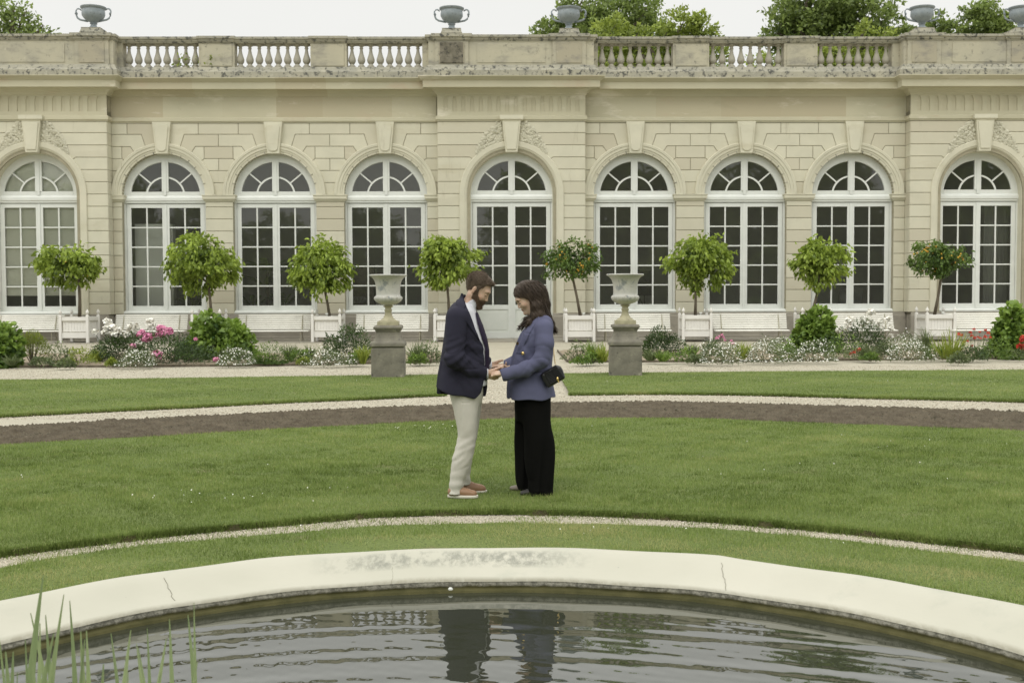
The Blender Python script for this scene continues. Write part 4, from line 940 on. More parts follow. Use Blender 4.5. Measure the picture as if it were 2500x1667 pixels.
# ---------------------------------------------------------------- flower bed plants
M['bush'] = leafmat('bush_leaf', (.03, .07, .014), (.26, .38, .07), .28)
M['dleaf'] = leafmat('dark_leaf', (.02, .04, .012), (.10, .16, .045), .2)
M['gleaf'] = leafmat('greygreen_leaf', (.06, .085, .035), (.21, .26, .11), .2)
M['yleaf'] = leafmat('yellow_green_leaf', (.12, .17, .03), (.36, .42, .07), .3)
M['wpetal'] = mat('white_petal', (.88, .88, .82), None, rough=.7, tone=(.78, .74, .66))
M['ppetal'] = mat('pink_petal', (.62, .20, .36), None, rough=.6, tone=(.80, .42, .56))
M['rpetal'] = mat('red_petal', (.45, .03, .025), (.55, .08, .04), 9, .6)
M['opetal'] = mat('coral_petal', (.62, .12, .05), (.5, .05, .05), 9, .6)
def at_bed(px, py): g = G(px, py, .08); return (float(g[0]), float(g[1]), .07)
def sc(px, Yd): return px/F*Yd
def bushy(loc, w, h, m, n, leaf, seed, asp=.6, flat=.5, droop=-.1, stems=7, parent=None, low=.0, name='bush', lumpy=.22, tonelo=.0, nm='foliage', wr=.45):
    r_ = np.random.default_rng(seed); t = parent or empty(name, loc)
    d = r_.normal(size=(n, 3)); d[:, 2] = np.abs(d[:, 2])*1.0-low; d /= np.linalg.norm(d, axis=1, keepdims=True)
    rr_ = (.45+.55*r_.random(n)**.45)*lump(d, seed, 3.2, lumpy); C = d*rr_[:, None]*np.array([w*.56, w*.46, h*1.0]); C[:, 2] = np.maximum(C[:, 2], .01)
    cl = lump(d, seed+5, 6, .9)-1
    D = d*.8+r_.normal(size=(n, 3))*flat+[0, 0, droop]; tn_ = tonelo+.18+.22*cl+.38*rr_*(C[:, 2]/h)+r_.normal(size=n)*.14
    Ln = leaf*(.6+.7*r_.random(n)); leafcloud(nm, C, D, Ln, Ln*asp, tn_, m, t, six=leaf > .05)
    if stems:
        mb = MB()
        for k in range(stems):
            j = int(r_.integers(n)); e = C[j]*.9; mb.tube([(e[0]*.12, e[1]*.12, -.02), (e[0]*.6, e[1]*.6, e[2]*.5), tuple(e)], [.009, .007, .004], 5)
        mb.build('stem', M['bark'], t)
    return t, C
def blooms(t, pts, r, m, name='bloom', layers=3, petals=9, tone=None):
    """ruffled double flower heads: petals over most of a ball"""
    for x, y, z, s in pts:
        n = layers*petals*2; d = rng.normal(size=(n, 3)); d /= np.linalg.norm(d, axis=1, keepdims=True); d[:, 2] = np.where(d[:, 2] < -.45, -d[:, 2], d[:, 2]); rr_ = r*s*(.35+.5*rng.random(n))[:, None]
        C = np.array([x, y, z+r*s*.4])+d*rr_*np.array([1, 1, .85]); up = rng.normal(size=(n, 3))*.6; D = np.cross(d, up)+d*.35
        o = leafcloud(name, C-D*.02*r/.1, D, r*s*.75, r*s*.8, rng.random(n)**1.5, m, t, curl=.3)
def dots(t, C, r, m, name, stuff=True, up=True, tones=None):
    n = len(C); V = []; k = 5; a = rng.random(n)*6.28
    nrm = rng.normal(size=(n, 3))*.5+[0, -.5, .8]; nrm /= np.linalg.norm(nrm, axis=1, keepdims=True); s = np.cross(nrm, rng.normal(size=(n, 3))); s /= np.linalg.norm(s, axis=1, keepdims=True); u = np.cross(s, nrm)
    rr_ = (r*(.7+.6*rng.random(n)))[:, None]
    P_ = [C+nrm*rr_*.3]+[C+rr_*(s*math.cos(q)+u*math.sin(q)) for q in np.linspace(0, 6.283, 7)[:-1]]
    V = np.stack(P_, 1).reshape(-1, 3); f = np.array([[0, i+1, (i+1) % 6+1] for i in range(6)])
    o = fast(name, V, (np.arange(n)[:, None, None]*7+f[None]).reshape(-1, 3), m, t, tone=np.repeat(rng.random(n)**2.5 if tones is None else tones, 7))
    if stuff: o['kind'] = 'stuff'
    return o
def spiky(loc, w, h, m, n, seed, name='clump_plant', wd=.02, spread=.6, curl=.35):
    r_ = np.random.default_rng(seed); t = empty(name, loc); a = r_.random(n)*6.28; s_ = r_.random(n)*spread
    D = np.c_[np.cos(a)*s_, np.sin(a)*s_, np.ones(n)]; C = np.c_[np.cos(a), np.sin(a), np.zeros(n)]*(r_.random((n, 1))*w*.18); C[:, 2] = 0
    leafcloud('foliage', C, D, h*(.5+.6*r_.random(n)), wd, .25+.5*r_.random(n), m, t, curl=curl); return t
gB = 'shrubs and flowers in the bed before the orangery'
def put(t, lab, cat='plant'): tag(t, lab, cat, gB)
S_ = 2778.
def Yof(px, py): return float(G(px, py, .08)[1])
# broadleaf bushes: (px, base py, width px, top py)
for k, (px, py, wd, top_, lb) in enumerate([(-18, 893, 118, 778, 'big leafy green bush cut by the left edge of the photo'), (532, 878, 165, 768, 'big leafy bush right of the pink peonies'),
        (1988, 862, 112, 758, 'leafy bright bush in front of the second planter from the right'), (2478, 872, 120, 752, 'big leafy bush cut by the right edge of the photo')]):
    loc = at_bed(px, py-4); Y = loc[1]; w_ = wd/S_*Y; h_ = (py-top_)/S_*Y
    t, C = bushy(loc, w_*.92, h_*.92, M['bush'], 2800, .15, 100+k, .72, .45, -.25, 9, low=.15, lumpy=.14, tonelo=.10, name='broadleaf_bush'); put(t, lb, 'bush')
# dark ball shrub, fine upright shrub, peonies etc.
def bp_(px, py, wd, top_, m, n, leaf, seed, lb, name, cat, **k_):
    loc = at_bed(px, py); Y = loc[1]; t, C = bushy(loc, wd/S_*Y, (py-top_)/S_*Y, m, n, leaf, seed, name=name, **k_); put(t, lb, cat); return t, C, Y
bp_(658, 884, 78, 834, M['bush'], 2600, .045, 201, 'round dense dark green ball shrub left of the left urn', 'ball_shrub', 'shrub', asp=.4, low=.6, lumpy=.08, tonelo=-.12)
bp_(78, 884, 88, 808, M['yleaf'], 3000, .05, 202, 'fine-leaved yellow-green shrub with bare lower stems at far left', 'fine_shrub', 'shrub', asp=.22, flat=.3, droop=.6, stems=26, low=-.55, lumpy=.1, tonelo=-.15)
for k, (px, py, wd, top_, lb) in enumerate([(420, 884, 165, 812, 'dark-leaved pink peony plant in the left bed'), (300, 880, 110, 806, 'white peony plant left of the pink peonies'), (850, 878, 118, 800, 'dark green peony plant without blooms behind the white daisies by the left urn'),
        (1612, 866, 92, 800, 'dark green leafy peony plant just right of the right pedestal'), (2108, 862, 118, 790, 'white peony plant in front of the bench on the right')]):
    t, C, Y = bp_(px, py, wd, top_, M['dleaf'], 2100, .085, 210+k, lb, 'peony_plant', 'peony', asp=.26, flat=.6, droop=.1, lumpy=.2)
    def fl(lst, m, r=.10):
        pts = []
        for fx, fy, s in lst: q = AT(fx, fy, Y-.25 if fy > 820 else Y); pts.append((q[0]-t.location[0], q[1]-t.location[1], q[2]-t.location[2]-.03, s))
        blooms(t, pts, r*1.02, m)
        mb = MB()
        for x, y, z, s in pts: mb.tube([(x*.5, y*.5, .05), (x*.8, y*.8, z*.7), (x, y, z)], .006, 5)
        mb.build('flower_stem', M['bush'], t)
    if k == 0: fl([(395, 806, 1.1), (412, 812, 1.1), (391, 818, 1), (345, 817, 1), (360, 826, 1.2), (354, 831, .9), (325, 846, .7), (382, 870, 1.25), (478, 828, .5), (528, 880, .8), (403, 815, .9)], M['ppetal'])
    if k == 1: fl([(262, 786, .9), (268, 801, 1.3), (288, 805, .8), (283, 816, 1.2), (272, 814, .8), (311, 820, .9), (325, 804, 1.3), (333, 812, .8), (367, 786, .9), (370, 798, 1.1), (232, 812, .9), (256, 813, .9), (338, 841, .9)], M['wpetal'])
    if k == 4: fl([(2125, 766, 1.1), (2075, 785, 1.2), (2070, 800, 1), (2114, 786, 1.3), (2122, 790, 1.2), (2150, 788, 1), (2168, 781, .9), (2148, 802, 1), (2176, 802, .9), (2050, 808, 1), (2062, 806, .8), (2110, 794, 1), (2175, 819, .6), (2119, 827, .8)], M['wpetal'])
# white daisy mounds
for k, (px, py, wd, top_, lb) in enumerate([(335, 892, 95, 852, 'white daisy mound below the pink peonies'), (576, 889, 92, 846, 'white daisy mound left of the dark ball shrub'), (805, 889, 100, 850, 'white daisy mound just left of the left pedestal'),
        (1757, 885, 98, 832, 'white daisy mound below the red flowers right of the right pedestal'), (1868, 882, 100, 826, 'white daisy mound left of the bush at right centre'), (1988, 880, 106, 832, 'white daisy mound in front of the second planter from the right'),
        (2222, 877, 104, 832, 'white daisy mound in front of the white peonies on the right'), (1905, 862, 70, 818, 'white daisy mound farther back behind two others on the right'), (2215, 856, 90, 812, 'white daisy mound at the back of the bed near the rightmost planter')]):
    t, C, Y = bp_(px, py, wd, top_, M['gleaf'], 1900, .055, 230+k, lb, 'daisy_mound', 'daisies', asp=.2, flat=.7, droop=.3, low=.1, lumpy=.16, stems=5)
    r_ = np.random.default_rng(k+3); n = 260; d = r_.normal(size=(n, 3)); d[:, 2] = np.abs(d[:, 2])*1.1-.15; d /= np.linalg.norm(d, axis=1, keepdims=True); w_ = wd/S_*Y; h_ = (py-top_)/S_*Y
    Cd = d*np.array([w_*.52, w_*.46, h_*.98])*(lump(d, 230+k, 3.2, .16)*(.88+.2*r_.random(n)))[:, None]; Cd[:, 2] = np.maximum(Cd[:, 2], .03); dots(t, Cd, .0145, M['wpetal'], 'daisy_flowers')
# fillers
F_ = [(30, 892, 44, 862, 'spiky', 'gleaf', 'pale leafy tuft at the foot of the bush on the left edge'), (150, 884, 62, 848, 'b', 'gleaf', 'grey-green straggly plant in front of the first planter'), (192, 886, 70, 852, 'b', 'yleaf', 'light green leafy clump below the first planter'),
      (235, 882, 45, 850, 'spiky', 'yleaf', 'yellow-green grassy tuft right of the first planter'), (160, 894, 40, 880, 'b', 'gleaf', 'low silvery tuft at the front edge on the left'), (275, 890, 22, 876, 'b', 'yleaf', 'tiny yellow-green tuft left of the daisies'),
      (246, 876, 60, 842, 'b', 'gleaf', 'wispy grey-green plant left of the white peonies'), (455, 880, 90, 848, 'b', 'dleaf', 'dark spreading plant between the pink peony and the big bush'), (708, 880, 40, 838, 'spiky', 'gleaf', 'thin grey-green upright plant right of the ball shrub'),
      (732, 882, 48, 850, 'b', 'bush', 'small green leafy plant right of the ball shrub'), (741, 886, 22, 874, 'b', 'yleaf', 'small bright yellow plant near the left urn'), (756, 876, 36, 838, 'spiky', 'gleaf', 'upright leafy stem left of the left urn daisies'),
      (886, 888, 36, 840, 'spiky', 'yleaf', 'tall yellow-green iris-like clump left of the left pedestal'), (868, 886, 34, 862, 'b', 'bush', 'small leafy plant tucked beside the left pedestal'), (1020, 884, 62, 830, 'spiky', 'gleaf', 'airy grassy plant just right of the left pedestal'),
      (1052, 884, 56, 840, 'b', 'gleaf', 'loose leafy plant behind the man, right of the left pedestal'), (1015, 886, 50, 862, 'b', 'bush', 'low leafy plant at the front, right of the left pedestal'), (1412, 876, 62, 842, 'b', 'gleaf', 'silvery leafy plant at the start of the right bed'),
      (1420, 886, 44, 866, 'b', 'bush', 'low green plant at the front corner of the right bed'), (1448, 878, 44, 828, 'spiky', 'bush', 'upright broad-bladed plant left of the right pedestal'), (1470, 884, 44, 838, 'spiky', 'yleaf', 'light grassy plant close to the right pedestal'),
      (1445, 884, 40, 860, 'b', 'bush', 'leafy plant low before the upright blades'), (1590, 880, 54, 846, 'spiky', 'gleaf', 'arching lily-like plant right of the right pedestal'), (1618, 882, 46, 852, 'spiky', 'bush', 'green arching tuft before the dark peony at right'),
      (1672, 880, 62, 850, 'b', 'bush', 'mid green leafy plant left of the daisy mounds on the right'), (1690, 870, 34, 836, 'spiky', 'gleaf', 'thin stemmed plant behind the mid green one'), (1812, 876, 46, 832, 'spiky', 'yleaf', 'yellow-green tuft between two daisy mounds'),
      (1920, 878, 60, 838, 'b', 'bush', 'green leafy plant left of the bush at right centre'), (2062, 872, 100, 826, 'b', 'bush', 'broad feathery green plant under the white peonies'), (2116, 876, 40, 838, 'spiky', 'gleaf', 'pale stalk plant under the white peonies'),
      (2125, 878, 40, 860, 'b', 'bush', 'small green cushion at the front of the right bed'), (2160, 870, 60, 826, 'b', 'gleaf', 'grey-green bushy plant right of the white peonies'), (2262, 868, 30, 800, 'spiky', 'gleaf', 'tall single leafy stalk before the rightmost planter'),
      (2315, 876, 92, 800, 'spiky', 'yleaf', 'tall feathery green plant right of the rightmost planter'), (2290, 874, 60, 848, 'b', 'bush', 'low green plant before the rightmost planter'), (2368, 878, 70, 846, 'b', 'dleaf', 'dark low plant under the red flowers at far right'),
      (2430, 874, 82, 828, 'b', 'bush', 'rounded green plant left of the bush on the right edge'), (1735, 868, 40, 830, 'b', 'dleaf', 'small dark plant behind the first daisy mound on the right'), (1700, 884, 40, 866, 'b', 'gleaf', 'low grey tuft left of the first daisy mound on the right'),
      (105, 890, 60, 870, 'b', 'gleaf', 'grey tuft at the foot of the fine-leaved shrub'), (640, 884, 60, 866, 'b', 'bush', 'low green foliage just left of the ball shrub'), (2340, 884, 44, 862, 'b', 'gleaf', 'low tuft at the front edge near the right end')]
for k, (px, py, wd, top_, kind, mm_, lb) in enumerate(F_):
    loc = at_bed(px, py); Y = loc[1]; w_ = wd/S_*Y; h_ = (py-top_)/S_*Y
    if kind == 'spiky': t = spiky(loc, w_, h_*1.0, M[mm_], 130, 300+k, wd=.022, spread=min(1.2, w_/h_*.8))
    else: t, C = bushy(loc, w_, h_, M[mm_], 520, .06, 300+k, .4, .6, .1, 4, lumpy=.3, name='leafy_plant')
    put(t, lb)
# red and coral flowers on thin stems
for k, (lst, m, lb) in enumerate([([(1757, 823), (1765, 826), (1785, 835), (1770, 832), (1762, 820), (1790, 840), (1750, 828)], 'ppetal', 'pink-red flowers on thin stems above the first right daisy mound'),
        ([(2378, 806), (2392, 812), (2368, 815), (2372, 822), (2388, 825), (2394, 828), (2405, 825), (2413, 815), (2406, 809), (2341, 818), (2347, 821), (2380, 828), (2353, 838), (2373, 847), (2418, 825), (2362, 834)], 'opetal', 'many small red flowers on wiry stems at far right'),
        ([(2085, 862), (2092, 858), (2098, 856), (2078, 866)], 'opetal', 'small coral flowers low in the right bed'), ([(2498, 828), (2496, 834), (2496, 854), (2500, 850), (2490, 850)], 'rpetal', 'deep red blooms beside the bush on the right edge')]):
    bpx = sum(p_[0] for p_ in lst)/len(lst); bpy_ = max(p_[1] for p_ in lst)+(36 if k != 2 else 12); loc = at_bed(bpx, min(876, bpy_)); t = empty('stem_flowers', loc); mb = MB(); pts = []
    for px, py in lst:
        q = AT(px, py, loc[1]+rnd.uniform(-.15, .15)); x, y, z = q[0]-loc[0], q[1]-loc[1], q[2]-loc[2]; mb.tube([(x*.35, y*.3, -.02), (x*.8, y*.8, z*.6), (x, y, z)], .004, 4); pts.append((x, y, z, rnd.uniform(.8, 1.2)))
    mb.build('stem', M['gleaf'], t); blooms(t, pts, .085 if k == 3 else .04, M[m], layers=2, petals=6)
    nn = 160; w_ = .35; C = np.c_[rng.normal(size=nn)*w_*.5, rng.normal(size=nn)*.12, rng.random(nn)*.22]; leafcloud('foliage', C, rng.normal(size=(nn, 3))+[0, 0, .6], .06, .025, .3+.4*rng.random(nn), M['gleaf'], t)
    put(t, lb, 'flowers')
# ---------------------------------------------------------------- grass blades and daisies on the lawns
def gnoise(x, y):
    return (np.sin(x*1.3+2*np.sin(y*.9))+np.sin(y*1.7+1.5*np.sin(x*.7+1))+.7*np.sin(x*3.1-y*2.3)+.6*np.sin(x*5.3+y*6.1+2*np.sin(x*2.2)))/3.3
gm_, nt, p, out = _nodes('grass_blade')
at_ = attr(nt, 'tone').outputs['Fac']; c1 = mixc(nt, ramp(nt, at_, 0, .55), (.085, .125, .022), (.24, .32, .085)); c2 = mixc(nt, ramp(nt, at_, .55, 1.0), c1, (.42, .41, .18))
nt.links.new(c2, p.inputs['Base Color']); p.inputs['Roughness'].default_value = .55; p.inputs['Specular IOR Level'].default_value = .25
tb_ = nt.nodes.new('ShaderNodeBsdfTranslucent'); nt.links.new(c2, tb_.inputs[0]); mx = nt.nodes.new('ShaderNodeMixShader'); mx.inputs[0].default_value = .3; nt.links.new(p.outputs[0], mx.inputs[1]); nt.links.new(tb_.outputs[0], mx.inputs[2]); nt.links.new(mx.outputs[0], out.inputs[0])
def blades(name, X, Y, z0, hgt, wid, lab_tone=0.0, seed=1):
    r_ = np.random.default_rng(seed); n = len(X); a = r_.random(n)*6.28; tl = r_.random(n)**1.2*1.1; b = a+r_.normal(size=n)*1.2
    g_ = gnoise(X, Y); g2 = gnoise(X*2.7+5, Y*3.3+2); h = hgt*(.5+.7*r_.random(n))*(1+.28*g2+.18*gnoise(X*6, Y*7)); h = h*(1-.6*np.exp(-((X+.42)/.16)**4-((Y-8.80)/.06)**4)); w_ = wid*(.7+.6*r_.random(n))
    z0 = z0*np.ones(n)
    A = np.stack([X-np.cos(a)*w_/2, Y-np.sin(a)*w_/2, z0], 1); B_ = np.stack([X+np.cos(a)*w_/2, Y+np.sin(a)*w_/2, z0], 1)
    C = np.stack([X+np.cos(b)*h*tl*.75, Y+np.sin(b)*h*tl*.75, z0+h*np.cos(tl*.75)], 1)
    V = np.stack([A, B_, C], 1).reshape(-1, 3); t_ = np.clip(.39+lab_tone+.24*g_+.20*g2+.08*gnoise(X*7+1, Y*8)+r_.normal(size=n)*.15, 0, 1)
    tip = r_.random(n) < .02; t_[tip] = .95
    o = fast(name, V, np.arange(3*n).reshape(-1, 3), gm_, None, tone=np.repeat(t_, 3)); o['kind'] = 'stuff'; return o
def tufts(name, n, y0, y1, e0, e1, z0, seed, tone):
    X, Y = scatter(n, y0, y1); k = inpoly_rad(X, Y, e0, e1) & (gnoise(X*.8+3, Y*1.1) > -.3); X = X[k]; Y = Y[k]; s_ = .025+.05*rng.random(len(X)); q = 26
    X = np.repeat(X, q)+rng.normal(size=len(X)*q)*np.repeat(s_, q); Y = np.repeat(Y, q)+rng.normal(size=len(Y)*q)*np.repeat(s_, q)*.7; blades(name, X, Y, z0, .040, .006, tone, seed)
def inpoly_rad(X, Y, e0, e1, pad0=0, pad1=0):
    th_ = np.arctan2(Y-PC[1], X-PC[0]); th_ = (th_+math.pi/2) % (2*math.pi)-math.pi/2; r = np.hypot(X-PC[0], Y-PC[1])
    lo_ = np.interp(th_, *e0) if not isinstance(e0, float) else e0; hi_ = np.interp(th_, *e1); return (r > lo_-pad0) & (r < hi_+pad1)
def scatter(n, y0, y1, m=1.06):
    # density falls with distance like 1/Y: sample Y log-uniformly inside the view wedge
    Y = y0*(y1/y0)**rng.random(n); X = (rng.random(n)*2-1)*(Y*.465*m+.3); return X, Y
X, Y = scatter(620000, 6.4, 15.8); k = inpoly_rad(X, Y, E_low_top, E_in_top, .012, .01)
wd = .0045*np.maximum(1, Y[k]/9); o = blades('inner_lawn_grass', X[k], Y[k], ZL-.008, .034, wd, 0, 2); o['label'] = 'short mown green grass of the lawn the couple stands on'
tufts('lawn_tufts', 2600, 8.2, 15.0, E_low_top, E_in_top, ZL-.006, 31, .14)
tufts('lawn_dark_tufts', 1800, 8.2, 15.0, E_low_top, E_in_top, ZL-.006, 32, -.20)
# ragged lip hanging over the lower edge
th_ = rng.uniform(.25, 2.9, 60000); r = np.interp(th_, *E_low_top)+rng.random(60000)**2*.07-.022; X = PC[0]+r*np.cos(th_); Y = PC[1]+r*np.sin(th_); k = np.abs(X) < Y*.5
z_l = rng.random(k.sum())*.03; o_l = blades('lawn_lip_grass', X[k], Y[k], .004+z_l, .040, .0055, -.06, 5)
X, Y = scatter(260000, 5.2, 8.6, 1.15); r = np.hypot(X-PC[0], Y-PC[1]); th_ = np.arctan2(Y-PC[1], X-PC[0]); th_ = (th_+math.pi/2) % (2*math.pi)-math.pi/2
bare = np.clip(1.6-np.abs(r-3.9)/.22, 0, 1)*np.clip(.65+.8*gnoise(X*1.6+2, Y*2), 0, 1)*(.45+.55*(np.abs(X-.2) < 1.4)); k = (r > ROUT+.01) & (r < np.interp(th_, *E_low_bot)+.02) & (rng.random(len(X)) > bare*.95)
dry = .55*np.clip(gnoise(X*1.1+1, Y*1.9+3)+.05, 0, 1)+.30*(bare > .2)
r_ = dry[k]; blades('ring_lawn_grass', X[k], Y[k], .016, .030, .0048, r_, 3)
X, Y = scatter(330000, 14.5, 25.5, 1.04)
gy0 = np.interp(X, gx, gy); gy1 = np.interp(X, tx, ty); k = (Y > gy0-.01) & (Y < gy1+.01) & ((X < -1.07) | (X > .92)) & ~((np.abs(X+2.4) < .35) & (np.abs(Y-22.1) < .35)) & ~((np.abs(X-2.23) < .35) & (np.abs(Y-22.3) < .35))
blades('back_lawn_grass', X[k], Y[k], ZL-.008, .032, .0048*Y[k]/9, .05, 4)
nb = 46000; Xb = rng.uniform(-11, 11, nb); Yb = np.interp(Xb, gx, gy)-.05+.07*rng.random(nb); kb_ = (Xb < -1.05) | (Xb > .90); blades('back_lip_grass', Xb[kb_], Yb[kb_], .004+.03*rng.random(kb_.sum()), .04, .010, -.02, 14)
# little white lawn daisies in patches
n = 0; P_ = []
for cx_, cy_, s, q in [(-2.6, 9.0, .35, 60), (-1.9, 8.75, .3, 50), (-1.6, 9.2, .25, 30), (-3.9, 9.8, .3, 16), (-.75, 13.5, .4, 70), (1.9, 9.9, .4, 26), (2.6, 10.4, .5, 20), (3.3, 9.4, .5, 18), (-1.2, 13.3, .3, 30), (.7, 7.78, .25, 46), (1.35, 7.7, .12, 22), (2.0, 7.2, .1, 16), (-1.3, 7.7, .2, 14), (1.1, 13.6, .4, 24), (4.4, 12.0, .6, 40), (6.5, 20, 1.4, 80), (8.5, 19.5, 1.2, 60), (1.6, 20.5, .4, 26), (-3, 21, 2, 40), (3.5, 12, 2, 40), (-2, 12, 2, 30)]:
    q = max(2, int(q*.16)); P_.append(np.c_[cx_+rng.normal(size=q)*s, cy_+rng.normal(size=q)*s*.5])
P_ = np.concatenate(P_); z_ = np.where(np.hypot(P_[:, 0]-PC[0], P_[:, 1]-PC[1]) < 4.5, .045, ZL+.020)
o = dots(None, np.c_[P_, z_], .005, M['wpetal'], 'lawn_daisies'); o['label'] = 'tiny white daisies dotted over the lawns'
# pebbles on the near gravel ring
n = 26000; th_ = rng.uniform(.3, 2.85, n); u = rng.random(n); r = np.interp(th_, *E_low_bot)*(1-u)+np.interp(th_, *E_low_top)*u; X = PC[0]+r*np.cos(th_); Y = PC[1]+r*np.sin(th_)
def pebbles(name, X, Y, s, z=0.0):
    n = len(X); r_ = np.random.default_rng(9); oct_ = np.array([[1, 0, 0], [-1, 0, 0], [0, 1, 0], [0, -1, 0], [0, 0, 1], [0, 0, -1]], float); f = np.array([[0, 2, 4], [2, 1, 4], [1, 3, 4], [3, 0, 4], [2, 0, 5], [1, 2, 5], [3, 1, 5], [0, 3, 5]])
    sz = s*(.5+r_.random((n, 1, 1)))*(np.array([1, 1, .65])[None, None]+.5*r_.random((n, 6, 3))); a = r_.random(n)*6.28; ca, sa = np.cos(a)[:, None], np.sin(a)[:, None]; v = oct_[None]*sz
    vx_ = v[..., 0]*ca-v[..., 1]*sa; vy_ = v[..., 0]*sa+v[..., 1]*ca; V = np.stack([vx_+X[:, None], vy_+Y[:, None], v[..., 2]+np.broadcast_to(z, n)[:, None]+s*.3], -1).reshape(-1, 3)
    o = fast(name, V, (np.arange(n)[:, None, None]*6+f[None]).reshape(-1, 3), M['pebble'], tone=np.repeat(r_.random(n)**1.5, 6)); o['kind'] = 'stuff'; return o
pebbles('gravel_pebbles', X, Y, .0042)
# weeds creeping over the gravel ring
nw = 17000; tw = rng.uniform(.3, 2.85, nw); e0_ = np.interp(tw, *E_low_bot); e1_ = np.interp(tw, *E_low_top); uu = np.where(rng.random(nw) < .5, rng.random(nw)**2*.5, 1-rng.random(nw)**2*.5); rw = e0_*(1-uu)+e1_*uu
Xw = PC[0]+rw*np.cos(tw); Yw = PC[1]+rw*np.sin(tw); kw = gnoise(Xw*3, Yw*3) > -.25; blades('path_weeds', Xw[kw], Yw[kw], .0, .028, .005, -.05, 15)
nc = 15000; tc_ = rng.uniform(.45, 2.7, nc); uc = rng.random(nc); rc = (np.interp(tc_, *E_in_top)+.03)*(1-uc)+(np.interp(tc_, *E_soil_top)+.04)*uc
oc = pebbles('soil_clods', PC[0]+rc*np.cos(tc_), PC[1]+rc*np.sin(tc_), .020, .028*np.sin(math.pi*np.clip(uc, .02, .98))**.5)
oc.data.materials[0] = M['clod']
n = 50000; Y = 15*(27.5/15)**rng.random(n); X = (rng.random(n)*2-1)*Y*.48; gy0 = np.interp(X, gx, gy); gy1 = np.interp(X, tx, ty); th_ = np.arctan2(Y-PC[1], X-PC[0]); rs_ = np.interp(th_, *E_soil_top); rr_ = np.hypot(X-PC[0], Y-PC[1])
k = ((rr_ > rs_) & (Y < gy0)) | ((Y > gy1) & (Y < 25.6)) | ((X > -1.05) & (X < .9) & (rr_ > rs_)); pebbles('walk_pebbles', X[k], Y[k], .009)
# iris leaves in the basin, close to the viewer
IR = leafmat('iris_leaf', (.14, .20, .09), (.36, .43, .22), .3)
ip = [(95, 1403, 40, 3.1), (145, 1450, 90, 3.0), (100, 1500, 70, 2.9), (160, 1465, 110, 3.2), (85, 1495, 75, 3.2), (185, 1540, 150, 2.8), (222, 1538, 235, 3.0), (195, 1560, 215, 2.8), (260, 1545, 250, 3.0), (308, 1537, 270, 2.9), (345, 1570, 355, 2.8), (370, 1532, 362, 3.1), (395, 1558, 385, 2.9),
      (463, 1470, 445, 3.1), (448, 1500, 450, 3.0), (425, 1510, 455, 2.9), (470, 1615, 440, 2.8), (350, 1580, 375, 2.7), (20, 1590, 35, 2.7), (50, 1560, 10, 2.8), (2, 1590, -10, 2.8), (65, 1590, 95, 2.6), (125, 1560, 140, 2.8), (30, 1640, 5, 2.5), (240, 1620, 225, 2.6), (120, 1545, 80, 2.9), (300, 1640, 320, 2.6), (5, 1530, 20, 3.1), (380, 1640, 390, 2.6), (110, 1520, 150, 2.7)]
for k, (tx_, ty_, bx_, Y) in enumerate(ip):
    pass
groups = [(0, 80, 'iris clump in the basin at the bottom left corner'), (80, 200, 'tallest iris clump in the basin, left'), (200, 330, 'iris clump in the basin, third from the left edge'), (330, 520, 'rightmost iris clump in the basin')]
for g0, g1, lb in groups:
    sub = [q for q in ip if (g0 <= q[0] < g1)]
    bxm = sum(q[2] for q in sub)/len(sub); b_ = AT(bxm, 1667, 2.9); t = empty('iris_clump', (float(b_[0]), 2.9, -.12)); tag(t, lb, 'iris', 'iris clumps in the basin')
    for (tx_, ty_, bx_, Y) in sub:
        tip = AT(tx_, ty_, Y); bot = AT(bx_, 1760, Y); bot[2] = -.1; bot[0] = b_[0]+(bot[0]-b_[0])*.8; V = []; Fc = []; n = 14; bend = rnd.uniform(-.05, .05); w0 = rnd.uniform(.010, .0165)
        for i in range(n+1):
            s_ = i/n; c = bot+(tip-bot)*s_; c[0] += bend*math.sin(math.pi*s_)+.012*s_**3*math.copysign(1, tip[0]-bot[0]); w_ = w0*min(1, (1-s_)*1.9+.05)**.8; an = .5*math.sin(tx_)
            V += [(c[0]-w_*math.cos(an)-t.location[0], c[1]-w_*math.sin(an)-t.location[1], c[2]-t.location[2]), (c[0]-t.location[0], c[1]-.003-t.location[1], c[2]-t.location[2]), (c[0]+w_*math.cos(an)-t.location[0], c[1]+w_*math.sin(an)-t.location[1], c[2]-t.location[2])]
        for i in range(n): a = i*3; Fc += [(a, a+1, a+4, a+3), (a+1, a+2, a+5, a+4)]
        tn_ = rng.random()*.6; fast('leaf', V, Fc, IR, t, smooth=True, tone=np.clip(tn_+np.repeat(np.linspace(0, .3, n+1), 3), 0, 1))
